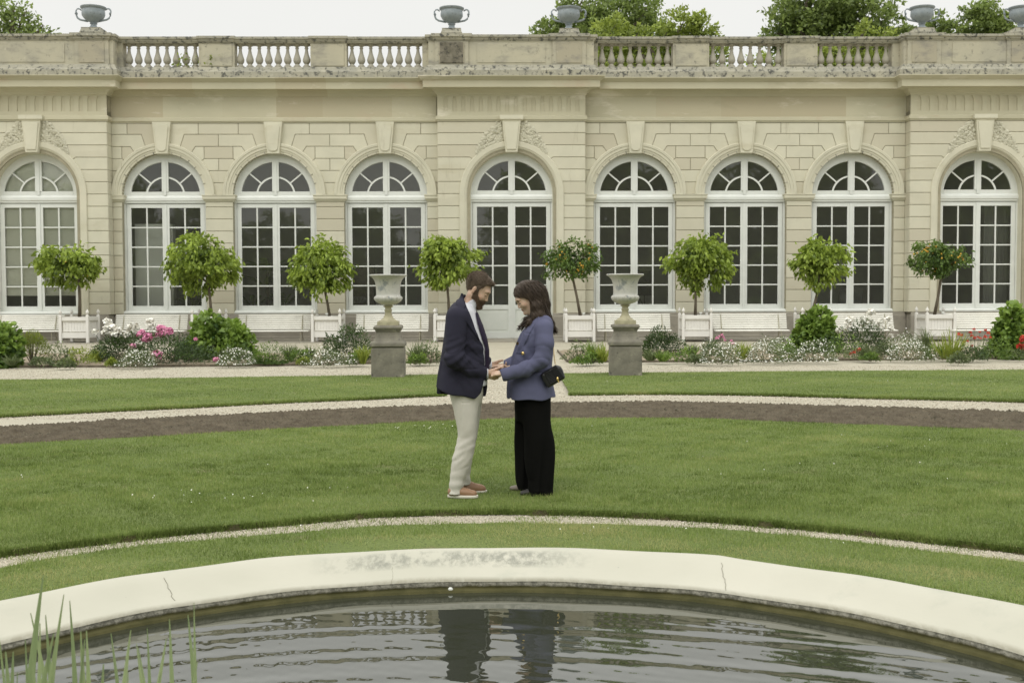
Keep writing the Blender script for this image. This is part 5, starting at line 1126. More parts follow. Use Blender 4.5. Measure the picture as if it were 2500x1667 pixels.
# ---------------------------------------------------------------- people: implicit bodies turned into one smooth surface each
f4 = np.float32
def surf(f, lo, hi, h, blk=16):
    """surface nets over a block-sparse grid; f takes (n,3) -> signed distance"""
    lo = np.array(lo, f4); n = np.ceil((np.array(hi)-lo)/h/blk).astype(int)*blk; vals = np.ones(n+1, f4)
    nb = n//blk; bc = np.stack(np.meshgrid(*[np.arange(k) for k in nb], indexing='ij'), -1).reshape(-1, 3)
    cen = lo+(bc*blk+blk/2)*h; d = f(cen.astype(f4)); R = blk*h*.5*1.75*1.1+.012
    g = np.arange(blk+1); gx_, gy_, gz_ = np.meshgrid(g, g, g, indexing='ij'); off = np.stack([gx_, gy_, gz_], -1).reshape(-1, 3)
    act = np.abs(d) < R
    for b, dd in zip(bc[~act], d[~act]):
        if dd < 0: vals[tuple(slice(b[i]*blk, b[i]*blk+blk+1) for i in range(3))] = -1
    B = bc[act]
    for i in range(0, len(B), 8):
        bb = B[i:i+8]; P = lo+(bb[:, None]*blk+off[None])*h; v = f(P.reshape(-1, 3).astype(f4)).reshape(len(bb), blk+1, blk+1, blk+1)
        for b, vv in zip(bb, v): vals[b[0]*blk:b[0]*blk+blk+1, b[1]*blk:b[1]*blk+blk+1, b[2]*blk:b[2]*blk+blk+1] = vv
    s = vals < 0; c = s[:-1, :-1, :-1]; mixed = np.zeros(n, bool)
    crn = [(i, j, k) for i in (0, 1) for j in (0, 1) for k in (0, 1)]
    sl = lambda a, i, j, k: a[i:a.shape[0]-1+i, j:a.shape[1]-1+j, k:a.shape[2]-1+k]
    for q in crn[1:]: mixed |= sl(s, *q) != c
    I = np.argwhere(mixed); acc = np.zeros((len(I), 3)); cnt = np.zeros(len(I))
    for a in crn:
        for ax in range(3):
            if a[ax]: continue
            b = list(a); b[ax] = 1; va = vals[I[:, 0]+a[0], I[:, 1]+a[1], I[:, 2]+a[2]]; vb = vals[I[:, 0]+b[0], I[:, 1]+b[1], I[:, 2]+b[2]]
            m = (va < 0) != (vb < 0); t = np.where(m, va/np.where(m, va-vb, 1), 0); p = np.tile(np.array(a, float), (len(I), 1)); p[:, ax] = t; acc[m] += p[m]; cnt[m] += 1
    V = lo+(I+acc/cnt[:, None])*h; idx = np.full(n, -1, np.int32); idx[tuple(I.T)] = np.arange(len(I)); Q = []
    for ax in range(3):
        b = [0, 0, 0]; b[ax] = 1; A0 = s[:n[0]+1-b[0], :n[1]+1-b[1], :n[2]+1-b[2]]; A1 = s[b[0]:, b[1]:, b[2]:]; E_ = np.argwhere(A0 != A1)
        u, w = [(1, 2), (2, 0), (0, 1)][ax]; E_ = E_[(E_[:, u] > 0) & (E_[:, w] > 0) & (E_[:, u] < n[u]) & (E_[:, w] < n[w])]
        flip = A0[tuple(E_.T)]; du = np.zeros(3, int); du[u] = 1; dw = np.zeros(3, int); dw[w] = 1
        q = np.stack([idx[tuple((E_-du-dw).T)], idx[tuple((E_-dw).T)], idx[tuple(E_.T)], idx[tuple((E_-du).T)]], 1); q[~flip] = q[~flip][:, ::-1]; Q.append(q)
    Q = np.concatenate(Q); Q = Q[(Q >= 0).all(1)]; return V, Q
def smin(a, b, k): h_ = np.maximum(k-np.abs(a-b), 0)/k; return np.minimum(a, b)-h_*h_*k*.25
def smax(a, b, k): return -smin(-a, -b, k)
def cone(P, a, b, ra, rb, sy=1.0):
    a = np.array(a, f4); b = np.array(b, f4); ba = b-a; t = np.clip((P-a)@ba/(ba@ba+1e-9), 0, 1)[:, None]; q = P-a-t*ba
    if sy != 1.0: q = q*np.array([1, 1/sy, 1], f4)
    return np.sqrt((q*q).sum(1))-(ra+(rb-ra)*t[:, 0])
def chain(P, pts, rs, k=.02, sy=1.0):
    d = None
    for a, b, ra, rb in zip(pts, pts[1:], rs, rs[1:]):
        c = cone(P, a, b, ra, rb, sy); d = c if d is None else smin(d, c, k)
    return d
def ell(P, c, r, Rm=None):
    q = P-np.array(c, f4)
    if Rm is not None: q = q@Rm
    q = q/np.array(r, f4); l = np.sqrt((q*q).sum(1)); return (l-1)*min(r)*(1.0) if min(r) == max(r) else (l-1)*l/np.maximum(np.sqrt(((q/np.array(r, f4))**2).sum(1)), 1e-6)
def zloft(P, rows, ex=2.3):
    """rows: (z, xback, xfront, halfwidth, cy), any z order"""
    A = np.array(sorted(rows), float); z = P[:, 2]; x0, x1, hw, cy = [np.interp(z, A[:, 0], A[:, i]) for i in (1, 2, 3, 4)]
    cx = (x0+x1)/2; rx = np.abs(x1-x0)/2; qx = np.abs((P[:, 0]-cx)/rx); qy = np.abs((P[:, 1]-cy)/hw); l = (qx**ex+qy**ex)**(1/ex)
    d = (l-1)*np.minimum(rx, hw); return np.maximum(d, np.maximum(z-A[-1, 0], A[0, 0]-z))
def wrin(P, a, s, seed=0):
    r_ = np.random.default_rng(seed); K = r_.normal(size=(4, 3))*np.array(s); ph = r_.random(4)*6; v = 0
    for i in range(4): v = v+np.sin(P@K[i]+ph[i]+1.3*np.sin(P@K[(i+1) % 4]*.6))
    return a*v/3
def head_parts(P, c, fx, yaw, sc_, male):
    """signed distance of the head plus the local coordinates; fx = pitch forward, yaw about z"""
    cp, sp_ = math.cos(fx), math.sin(fx); cy_, sy_ = math.cos(yaw), math.sin(yaw)
    f = np.array([cp*cy_, cp*sy_, -sp_]); u = np.array([sp_*cy_, sp_*sy_, cp]); l = np.cross(u, f)
    q = ((P-np.array(c, f4))@np.stack([f, l, u], 1).astype(f4))/sc_; x, y, z = q[:, 0], q[:, 1], q[:, 2]; qa = np.stack([x, np.abs(y), z], 1)
    d = ell(q, (-.012, 0, .035), (.095, .074, .083)); d = smin(d, ell(q, (.030, 0, -.020), (.062, .060, .082)), .03)
    d = smin(d, cone(qa, (.0, .040, -.045), (.055, .014, -.094), .030, .022), .03)
    d = smin(d, ell(qa, (.078, .02, .030), (.014, .03, .012)), .02)
    d = smin(d, ell(q, (.080, 0, -.098), (.020, .022, .018)), .02)
    d = smin(d, ell(qa, (.060, .036, -.025), (.024, .022, .022)), .025)
    d = smax(d, -ell(qa, (.098, .031, .008), (.018, .017, .012)), .018)
    d = smin(d, ell(qa, (.078, .031, .006), (.013, .015, .010)), .006)
    nl = 1.0 if male else .85
    d = smin(d, cone(q, (.086, 0, .012), (.086+.020*nl, 0, -.025), .005, .0085), .014)
    d = smin(d, ell(qa, (.096, .010, -.031), (.010, .008, .008)), .008)
    d = smin(d, ell(q, (.088, 0, -.057), (.012, .022, .006)), .006); d = smin(d, ell(q, (.086, 0, -.068), (.012, .019, .007)), .006)
    d = smax(d, -ell(q, (.101, 0, -.0625), (.012, .020, .0018)), .003)
    e = ell(qa, (-.008, .076, -.006), (.016, .007, .028)); e = smax(e, -ell(qa, (-.004, .084, -.004), (.009, .006, .016)), .005); d = smin(d, e, .008)
    return d*sc_, q
def near(P, c, r):
    c = np.array(c); return bool(((P.min(0) < c+r) & (P.max(0) > c-r)).all())
def hand(P, wr, d, pn, th, curl, s=1.0, spread=.16):
    """wrist, finger direction, palm normal (palm side), thumb side; returns distance of palm, four fingers and thumb"""
    wr = np.array(wr, float); d = np.array(d, float); d /= np.linalg.norm(d); pn = np.array(pn, float); pn -= d*(pn@d); pn /= np.linalg.norm(pn); t = np.array(th, float); t -= d*(t@d)+pn*(t@pn); t /= np.linalg.norm(t)
    if not near(P, wr+d*.1, .22): return np.sqrt(((P-wr.astype(f4))**2).sum(1))-.12
    D = cone(P, wr-d*.05, wr, .027*s, .024*s)
    for k, o in enumerate((-.030, -.010, .010, .030)): D = smin(D, cone(P, wr+d*.012+t*o*.6, wr+d*.082*s+t*o*s, .015*s, .0115*s), .012)
    ln = (.062, .080, .086, .074)
    for k, o in enumerate((-.031, -.011, .010, .030)):
        b = wr+d*(.080+(.004 if k in (1, 2) else 0))*s+t*o*s; a = curl*(1.15-.12*k); fd = d+t*spread*(k-1.5)*.25; fd /= np.linalg.norm(fd); p = b; pts = [p]
        for j, q in enumerate((.46, .30, .24)):
            an = a*(.55+.75*j); v = fd*math.cos(an)+pn*math.sin(an); p = p+v*ln[k]*s*q; pts.append(p)
        D = smin(D, chain(P, pts, [.0095*s, .0085*s, .0078*s, .0066*s], .003), .005)
    b = wr+d*.018+t*.024*s+pn*.006; m1 = b+(d*.88+t*.32+pn*.25)*.040*s; m2 = m1+(d*.85+t*.25+pn*(.25+curl*.3))*.032*s; m3 = m2+(d*.9+pn*(.2+curl*.5)-t*.05)*.026*s
    return smin(D, chain(P, [b, m1, m2, m3], [.016*s, .0125*s, .010*s, .0085*s], .006), .010)
def pmat(name, rough=.6, spec=.3, bm=None, fine=None, sss=0):
    m, nt, p, out = _nodes(name); a = attr(nt, 'Col'); c = a.outputs['Color']
    if fine: c = mixc(nt, mul(nt, ramp(nt, noise(nt, fine[0], 4, .6, fine[2] if len(fine) > 2 else None), .35, .7), fine[1]), c, (0, 0, 0))
    nt.links.new(c, p.inputs['Base Color']); p.inputs['Roughness'].default_value = rough; p.inputs['Specular IOR Level'].default_value = spec
    if sss: p.inputs['Subsurface Weight'].default_value = sss; p.inputs['Subsurface Radius'].default_value = (.02, .008, .004); p.inputs['Subsurface Scale'].default_value = .5
    if bm: bump(nt, p, noise(nt, bm[0], 4, .6, bm[3] if len(bm) > 3 else None), bm[1], bm[2])
    return m
SKIN = pmat('skin', .5, .35, (60, .15, .002), None, .12); CLOTH = pmat('cloth', .85, .2, (420, .25, .001), (9, .10)); BLACKC = pmat('black_crepe', .95, .04, (420, .25, .001)); HAIRM = pmat('hair', .6, .25, (70, .5, .004, (1, 1, .25)), (45, .45, (1, 1, .2))); SHOE = pmat('leather', .5, .4, (60, .2, .002))
def part(name, f, lo, hi, h, m, parent, col, smooth=True):
    V, Q = surf(f, lo, hi, h)
    c = col(V) if callable(col) else np.tile(np.array(col, float), (len(V), 1))
    off_ = np.array(parent.location)+(np.array(parent.parent.location) if parent.parent else 0)
    return fast(name, V-off_, Q, m, parent, smooth=True, col=c)
def colmix(base_, items):
    c = np.array(base_, float)
    for w_, k in items: w_ = np.clip(w_, 0, 1)[:, None]; c = c*(1-w_)+np.array(k)*w_
    return c
# ============ the man
YM = 8.97
def mp(X, Y, dy=0.0):
    q = AT(1040+X/4.9, 640+Y/4.9, YM); return np.array([q[0], YM+dy, q[2]])
def mx_(X, Y): return mp(X, Y)[0]
def mz_(Y): return mp(600, Y)[2]
def mrows(L_, o=1): return [(mz_(r[0]), mx_(r[1], r[0]), mx_(r[2], r[0]), r[3], YM+(r[4] if len(r) > 4 else 0)) for r in L_]
MAN = empty('person', tuple(mp(520, 2850)[:2])+(ZL,)); tag(MAN, 'bearded man in navy jacket and light trousers, looking down and holding hands with the woman', 'person', 'couple facing each other')
zl = lambda z: z
HC = mp(614, 328); hs = 1.06; hp = math.radians(35); hy = math.radians(-9)
neckA = mp(490, 560); neckB = HC+np.array([-.02, 0, -.05])
m_el = mp(355, 1130, -.25); m_sh = mp(385, 660, -.185); m_wr = mp(704, 1334, -.065); m_wr2 = mp(742, 1262, .115); m_el2 = mp(560, 1120, .24); m_sh2 = mp(430, 680, .19)
TR = [(430, 450, 520, .075), (500, 355, 560, .12), (580, 300, 600, .17), (660, 262, 628, .185), (750, 245, 658, .19), (900, 235, 705, .19), (1050, 222, 735, .18), (1200, 205, 738, .175), (1350, 190, 730, .18), (1500, 190, 715, .185), (1600, 210, 700, .18)]
tors = mrows(TR)
nleg = mrows([(1540, 290, 650, .10, -.085), (1770, 342, 628, .095, -.09), (1970, 382, 612, .085, -.095), (2070, 385, 603, .078, -.095), (2170, 360, 588, .078, -.10), (2320, 320, 556, .075, -.10), (2470, 303, 518, .066, -.10), (2570, 290, 482, .064, -.10), (2670, 280, 452, .066, -.10), (2740, 272, 446, .070, -.10)])
fleg = mrows([(1540, 330, 682, .10, .085), (1770, 370, 655, .095, .09), (1970, 398, 628, .085, .095), (2070, 400, 614, .078, .095), (2170, 380, 592, .075, .10), (2320, 362, 562, .07, .11), (2470, 358, 538, .062, .115), (2570, 362, 528, .06, .12), (2685, 380, 528, .06, .12)])
def man_body(P):
    h_ = head_parts(P, HC, hp, hy, hs, True)[0] if near(P, HC, .24) else np.sqrt(((P-HC.astype(f4))**2).sum(1))-.1
    d = smin(h_, chain(P, [neckA, neckB], [.062, .058], .01), .03)
    d = smin(d, zloft(P, tors)+.035, .05)
    d = np.minimum(d, np.minimum(zloft(P, nleg), zloft(P, fleg))+.012)
    for a, b, c in ((m_sh, m_el, m_wr), (m_sh2, m_el2, m_wr2)): d = smin(d, chain(P, [a, b, c], [.045, .036, .026], .02), .02)
    d = smin(d, hand(P, m_wr, (.97, .10, -.16), (0, .75, .65), (.1, -.35, .9), .85, 1.04, .05), .012)
    d = smin(d, hand(P, m_wr2, (.97, -.10, -.12), (0, -.7, .7), (.1, .4, .9), .8, 1.04, .05), .012)
    return d
def skin_col(V, C_, p_, y_, s_, base_, male):
    _, q = head_parts(V.astype(f4), C_, p_, y_, s_, male); x, y, z = q.T; ya = np.abs(y)
    g_ = lambda cx, cy, cz, rx, ry, rz: np.exp(-(((x-cx)/rx)**2+((ya-cy)/ry)**2+((z-cz)/rz)**2)*2)
    it = [(.5*g_(.05, .05, -.03, .03, .03, .03), (.60, .30, .22)), (.8*g_(.1, 0, -.057, .03, .024, .005), (.42, .16, .14)), (.8*g_(.1, 0, -.069, .03, .02, .006), (.48, .20, .17)),
          (1.3*g_(.092, .032, .001, .03, .017, .0040), (.05, .03, .025)), (.5*g_(.09, .032, .012, .02, .018, .010), (.38, .24, .17)), (1.1*g_(.088, .033, .029, .03, .021, .0045), (.09, .055, .035)), (.9*g_(.1, 0, -.0625, .03, .023, .0018), (.12, .05, .04)),
          (.8*(g_(.0, .086, -.008, .012, .012, .02)), (.50, .24, .18)), (.7*g_(.108, .012, -.036, .008, .006, .003), (.2, .1, .08))]
    return colmix(np.tile(base_, (len(V), 1)), it)
def lim(r): return np.min([mp(0, 0)], 0)
lo_ = [mx_(90, 1500), YM-.36, 0.02]; hi_ = [mx_(960, 500), YM+.36, mz_(80)]
b_ = part('body', man_body, lo_, hi_, .0042, SKIN, MAN, lambda V: skin_col(V, HC, hp, hy, hs, (.52, .355, .255), True))
# hair and beard
def man_hair(P):
    h_, q = head_parts(P, HC, hp, hy, hs, True); x, y, z = q.T; ya = np.abs(y)
    th = .006+.006*np.clip((z-.03)/.08, 0, 1)+.006*np.exp(-(((x-.075)/.03)**2+((z-.088)/.03)**2))-.0025*np.clip((-.0-z)/.06, 0, 1)
    n_ = .0012*np.sin(x*260+np.sin(z*90)*3+y*90+2*np.sin(y*130))*np.sin(z*210+y*150+3*np.sin(x*70))+.0008*np.sin(y*340+x*170+3*np.sin(z*80))
    d = ell(q, (-.010, 0, .037), (.096, .075, .084))*hs-(th+n_)
    d = smin(d, ell(q, (.052, 0, .100), (.036, .042, .018))*hs-n_, .02)
    keep = np.maximum(np.maximum(x-(.078+.25*(z-.075)*(z > .075)+.0*z), .064-z+.0)*1.0, 0)
    line = np.interp(x, [-.06, -.028, -.018, .012, .030, .045, .06, .08], [-.055, -.055, .0, -.012, .030, .064, .078, .084])-z   # hair only above this line
    fr_ = np.where(z > .06, x-(.088+.4*(z-.09)), x-.052)
    ed = np.maximum(line*.7, fr_*.7); ear = -ell(np.stack([x, ya, z], 1), (-.006, .082, -.012), (.022, .03, .034))
    sb = np.maximum(np.maximum(np.abs(x-.016)-.011, np.abs(z+.02)-.03), -(ya-.05)); side = np.maximum(h_-.0035-n_*.4, sb)
    return np.minimum(smax(smax(d, ed, .008), ear*.7, .006), side)
def man_beard(P):
    h_, q = head_parts(P, HC, hp, hy, hs, True); x, y, z = q.T; ya = np.abs(y)
    n_ = .0006*np.sin(x*420+z*200+3*np.sin(z*150))*np.sin(z*380+y*300+2*np.sin(x*190))
    d = h_-(.0055+.004*np.clip((-.06-z)/.04, 0, 1)+n_); top = z-np.where(x > .06, -.040-.15*(ya-.01), -.028+.9*np.clip(.045-x, 0, .05)*1.0-.25*np.clip(x-.03, 0, .03)); bk = (.004-.30*(z+.06)*(z < -.06)*1.0)-x
    bot = -.128-z; mouth = -ell(q, (.10, 0, -.0635), (.03, .019, .0085)); return smax(smax(np.maximum(d, bot), top*.8, .005), np.maximum(bk*.8, mouth), .004)
hb = HC-.17; ht = HC+.2
part('hair', man_hair, hb, ht, .003, HAIRM, MAN, lambda V: colmix(np.tile((.11, .08, .055), (len(V), 1)), [(np.clip((HC[2]+.02-V[:, 2])/.08, 0, 1)*.6, (.17, .14, .11))]))
part('beard', man_beard, hb, ht, .003, HAIRM, MAN, (.12, .075, .048))
def fuzz(o, n, ln, wd, flow_f, m, seed, lift=.25, keep=None, rough=.16):
    """fine strands lying on a hair surface"""
    r_ = np.random.default_rng(seed); me = o.data; V = np.empty(len(me.vertices)*3, f4); me.vertices.foreach_get('co', V); V = V.reshape(-1, 3).astype(float)
    N = np.empty(len(me.vertices)*3, f4); me.vertex_normals.foreach_get('vector', N); N = N.reshape(-1, 3).astype(float)
    W = V+np.array(MAN.location if o.parent is MAN else WOM.location); ok = np.arange(len(V)) if keep is None else np.nonzero(keep(W))[0]; i = r_.choice(ok, n); d = flow_f(W[i], N[i]); d = d/np.linalg.norm(d, axis=1, keepdims=True)
    g2 = (np.abs((d*N[i]).sum(1)) < .75); i = i[g2]; d = d[g2]; n = len(i)
    d = d-N[i]*(d*N[i]).sum(1, keepdims=True)+N[i]*lift+r_.normal(size=(n, 3))*rough; q = leafcloud('strands', V[i]+r_.normal(size=(n, 3))*.0015, d, ln*(.5+r_.random(n)), wd, r_.random(n), m, o, six=False, curl=.12); q['kind'] = 'stuff'; return q
STR = mat('hair_fibre', (.075, .052, .036), None, rough=.55, tone=(.21, .155, .11), spec=.3); STW = mat('dark_hair_fibre', (.035, .024, .017), None, rough=.5, tone=(.10, .072, .05), spec=.3); STB = mat('beard_fibre', (.07, .042, .026), None, rough=.6, tone=(.22, .14, .09), spec=.2)
def man_flow(W, N): return np.tile((.8, 0, .35), (len(W), 1))+np.where(W[:, 2:3] < HC[2]+.03, np.array([[-.9, 0, -1.6]]), 0)
mh = [c for c in MAN.children if c.name.startswith('hair')][0]; mb2 = [c for c in MAN.children if c.name.startswith('beard')][0]
fuzz(mh, 9000, .016, .0009, man_flow, STR, 1, .35); fuzz(mb2, 7000, .010, .0008, lambda W, N: np.tile((.35, 0, -1.0), (len(W), 1)), STB, 2, .45)
# opening of the jacket: visible edge of the near lapel and of the far one, as x over height
oy = [400, 440, 530, 600, 700, 800, 900, 985, 1100, 1240, 1330, 1400, 1480, 1540, 1580, 1640]
ox = [446, 458, 497, 530, 568, 604, 645, 688, 703, 703, 700, 692, 676, 655, 622, 560]
OZ = np.array([mz_(a) for a in oy])[::-1]; OX = np.array([mx_(b, a) for a, b in zip(oy, ox)])[::-1]
JR = [(385, 432, 470, .06), (430, 412, 525, .085), (500, 330, 570, .145), (580, 275, 608, .20), (660, 245, 640, .215), (750, 228, 678, .22), (900, 215, 727, .215), (1050, 192, 755, .205), (1200, 165, 757, .20), (1350, 140, 750, .205), (1500, 116, 740, .215), (1640, 108, 712, .215)]
jrows = mrows(JR)
def fold_man(P):
    x, y, z = P.T; y = y-YM; d = 0
    e = np.exp(-((P-m_el)**2).sum(1)/(.12**2)); d = d+.0065*e*np.sin((x*.55-z*1.0)*95+3*np.sin(z*12)+y*20)
    cr = lambda u: (1-np.abs(np.sin(u)))**2.2
    d = d+.011*np.exp(-((P-mp(330, 1090, -.25))**2).sum(1)/(.10**2))*cr((x*.45-z)*34+1.2*np.sin(x*18)+y*6)+.009*np.exp(-((P-mp(470, 1210, -.2))**2).sum(1)/(.10**2))*cr((x*.9+z*.9)*30+y*9)+.008*np.exp(-((P-mp(640, 1060, -.15))**2).sum(1)/(.11**2))*cr((x*.5+z)*30+np.sin(x*20))
    w_ = np.exp(-((z-mz_(1080))/.14)**2)*(x > mx_(420, 1000)); d = d+.004*w_*np.sin((z+.45*x)*60+2*np.sin(x*14))
    s_ = np.exp(-((P-mp(520, 1250, -.2))**2).sum(1)/(.14**2)); d = d+.005*s_*np.sin((x*.8+z*.6)*80+y*15)
    h_ = np.clip((mz_(1250)-z)/.15, 0, 1); d = d+.005*h_*np.sin(x*26+1.5*np.sin(z*6)); return d+wrin(P, .0022, 14, 3)
def jacket_man(P):
    x, y, z = P.T; y = y-YM; o = zloft(P, jrows); sh_ = cone(P, mp(400, 640, -.13), mp(430, 640, .14), .085, .08); o = smin(o, sh_, .06)
    nk = cone(P, neckA+[-.0, 0, -.02], neckB, .075, .069)
    xo = np.interp(z, OZ, OX); cut = np.minimum(x-xo, .045-y)      # >0 in the opening
    lap = np.clip((x-(xo-.075*np.clip((z-mz_(990))/.25, 0, 1)))/.012, 0, 1)*(z > mz_(985))*(y < .02)
    notch = np.exp(-(((z-mz_(545))/.012)**2))*(x > mx_(470, 545)); o = o-.010*lap*(1-notch)
    nearh = np.interp(x, [mx_(118, 1500), mx_(330, 1560), mx_(575, 1612)], [mz_(1494), mz_(1560), mz_(1608)]); rc = np.hypot(np.maximum(x-mx_(560, 1500), 0), 0)
    farh = mz_(1585)
    hem = np.where(y < .045, nearh, farh)-z
    body_ = smax(o, hem, .012); body_ = smax(body_, cut, .006); inner = zloft(P, jrows)+.036; body_ = smax(body_, -inner, .004) if True else body_
    slv = chain(P, [m_sh, m_el, mp(560, 1262, -.17), mp(712, 1324, -.075)], [.088, .073, .062, .057], .03); slv = smax(slv, x-(mx_(738, 1300)+.06*(mz_(1270)-z)), .008)
    slv2 = chain(P, [m_sh2, m_el2, mp(745, 1240, .115)], [.085, .07, .052], .03); slv2 = smax(slv2, x-mx_(775, 1240), .008)
    slv = smax(slv, -(chain(P, [mp(600, 1290, -.14), mp(780, 1345, -.055)], [.036, .040], .01)), .004)
    d = smin(body_, slv, .012); d = smin(d, slv2, .015)
    # back vent
    vent = np.abs(y+.10-(mx_(200, 1300)-x)*.2); d = d+.012*np.exp(-(vent/.004)**2)*(z < mz_(1180))*(x < mx_(260, 1300))
    d = smax(d, -(nk-.004), .004); pk = np.exp(-((z-mz_(1255))/.007)**2)*((x > mx_(430, 1255)) & (x < mx_(640, 1255)) & (y < -.12)); d = d+.004*pk
    return d+fold_man(P)*.9
part('jacket', jacket_man, [mx_(80, 1500), YM-.36, mz_(1660)], [mx_(800, 1000), YM+.36, mz_(360)], .005, CLOTH, MAN, (.024, .023, .038))
srows = mrows([(r[0], r[1]+22, r[2]-12, r[3]-.014) for r in JR])
def shirt_man(P):
    x, y, z = P.T; y = y-YM; d = smin(zloft(P, srows), cone(P, mp(400, 640, -.12), mp(430, 640, .13), .07, .07), .05)+wrin(P, .002, 20, 8); hem = mz_(1470)-z
    d = np.maximum(d, hem); nk = np.maximum(cone(P, neckA, neckB, .070, .067), (P-mp(520, 470))@np.array([-.56, 0, .83])); nk = np.maximum(nk, -cone(P, neckA, neckB, .061, .058)); d = np.maximum(d, z-mz_(478)+.5*(x-mx_(470, 500)))
    tip = np.maximum(cone(P, mp(560, 560, -.04), mp(596, 618, -.045), .022, .008, .5), -1); slv = cone(P, mp(690, 1312, -.08), mp(748, 1338, -.062), .044, .040); slv = np.maximum(slv, x-mx_(750, 1336))
    slv2 = cone(P, mp(700, 1240, .11), mp(790, 1262, .10), .042, .038); slv2 = np.maximum(slv2, x-mx_(786, 1262)); return np.minimum(np.minimum(np.minimum(smin(d, nk, .008), tip), slv), slv2)
part('shirt', shirt_man, [mx_(200, 1300), YM-.30, mz_(1600)], [mx_(820, 900), YM+.30, mz_(350)], .0045, CLOTH, MAN, (.62, .62, .66))
ty_ = [590, 640, 720, 850, 960, 1010]; tx2 = [598, 606, 622, 660, 694, 712]
TZ = np.array([mz_(a) for a in ty_])[::-1]; TX = np.array([mx_(b, a) for a, b in zip(ty_, tx2)])[::-1]
def tie_man(P):
    x, y, z = P.T; y = y-YM; d = zloft(P, srows)-.010; xt = np.interp(z, TZ, TX); return smax(smax(d, xt-x, .004), np.maximum(np.maximum(z-mz_(598), mz_(1300)-z), y-.07), .004)
part('tie', tie_man, [mx_(560, 900), YM-.2, mz_(1320)], [mx_(800, 900), YM+.2, mz_(570)], .0035, CLOTH, MAN, (.022, .015, .035))
def trous_man(P):
    x, y, z = P.T; y = y-YM; a = zloft(P, nleg, 2.1); b = zloft(P, fleg, 2.1); d = smin(a, b, .02); hip = zloft(P, mrows([(1380, 300, 690, .165), (1500, 285, 684, .175), (1600, 300, 682, .17), (1680, 320, 668, .12)])); d = smin(d, hip, .03)
    w_ = np.exp(-((z-mz_(2160))/.09)**2)*.0018*np.sin((z*.9-x*.6)*85+y*12+2*np.sin(z*15)); w2 = np.exp(-((z-mz_(2640))/.10)**2)*.0026*np.sin((z+.5*x)*75+y*20+2*np.sin(x*22)); w3 = np.exp(-((z-mz_(2330))/.07)**2)*.0012*np.sin((z-x)*90)
    sm = .003*np.exp(-((x-np.interp(z, [mz_(2700), mz_(1700)], [mx_(330, 2700), mx_(447, 1700)]))/.003)**2)*(y < -.1); pk = .004*np.exp(-((z-mz_(1655))/.004)**2)*((x > mx_(430, 1655)) & (x < mx_(530, 1655)))*(y < -.1)
    cr = lambda u: (1-np.abs(np.sin(u)))**2.2; w4 = .0045*np.exp(-((z-mz_(2200))/.07)**2-((x-mx_(370, 2200))/.06)**2)*cr((z*.8-x)*36)+.004*np.exp(-((z-mz_(2600))/.09)**2)*cr((z*.7+x*.6)*34+2*np.sin(z*14)+y*8)+.003*np.exp(-((z-mz_(2380))/.06)**2)*cr((z-x*.4)*36)
    return d+w_+w2+w3+w4+sm+pk+wrin(P, .002, 15, 12)
part('trousers', trous_man, [mx_(250, 2000), YM-.24, .05], [mx_(720, 1500), YM+.26, mz_(1380)], .005, CLOTH, MAN, (.54, .515, .455))
def shoe(P, heel, toe, s_=1.0):
    h_ = np.array(heel, float); t = np.array(toe, float); ln = np.linalg.norm(t-h_); f = (t-h_)/ln; l = np.cross([0, 0, 1], f); q = np.stack([(P-h_)@f, (P-h_)@l, P[:, 2]-h_[2]], 1).astype(f4)
    d = cone(q, (.04, 0, .042), (ln-.055, .0, .030), .036, .028, 1.12); d = smin(d, cone(q, (.045, 0, .045), (.065, 0, .070), .035, .030), .03); d = smin(d, cone(q, (.10, 0, .050), (.15, 0, .040), .028, .025), .03)
    d = smax(d, .012-q[:, 2], .004); ang_ = q[:, 0]; lace = .0022*np.sin(q[:, 0]*420)*(np.abs(q[:, 1]) < .016)*((q[:, 0] > .10) & (q[:, 0] < .17)); return d-lace, q, ln
def shoes_part(heel, toe, name, parent, ca, cs):
    f = lambda P: shoe(P, heel, toe)[0]
    h_ = np.array(heel); t = np.array(toe); lo2 = np.minimum(h_, t)-[.06, .07, .02]; hi2 = np.maximum(h_, t)+[.06, .07, .15]
    o = part(name, f, lo2, hi2, .004, SHOE, parent, ca)
    def sole(P):
        d, q, ln = shoe(P, heel, toe); x = q[:, 0]; w_ = .044*np.sqrt(np.clip(1-(np.abs(x-(ln-.02)*.5)/((ln-.02)*.5+.003))**4, 0, 1))*(.88+.14*np.sin(x/ln*3.0-.6)); return smax(np.abs(q[:, 1])-w_, np.abs(q[:, 2]-.010)-.011, .004)
    part('sole', sole, lo2, hi2, .004, SHOE, o, cs)
def gpt(X, Y): q = G(1040+X/4.9, 640+Y/4.9, ZL-.004); return q
n_h = gpt(232, 2862); n_t = gpt(655, 2850); shoes_part((n_h[0]+.01, YM-.10, ZL+.004), (n_t[0]-.005, YM-.13, ZL+.004), 'shoe', MAN, (.27, .155, .088), (.62, .58, .50))
shoes_part((mx_(400, 2760)+.005, YM+.12, ZL-.006), (mx_(752, 2780), YM+.16, ZL-.006), 'shoe', MAN, (.27, .155, .088), (.62, .58, .50))
for X_, Y_, dy in ((680, 1093, -.165), (640, 1098, -.19)): pass
q = mp(686, 1093); o = MB().lathe([(.002, -.003), (.010, -.002), (.011, .001), (.004, .003)], seg=12).build('button', bpy.data.materials['black_frame'], MAN); o.location = (q[0]-MAN.location[0], -.125, q[2]-ZL); o.rotation_euler = (math.pi/2, 0, .9)
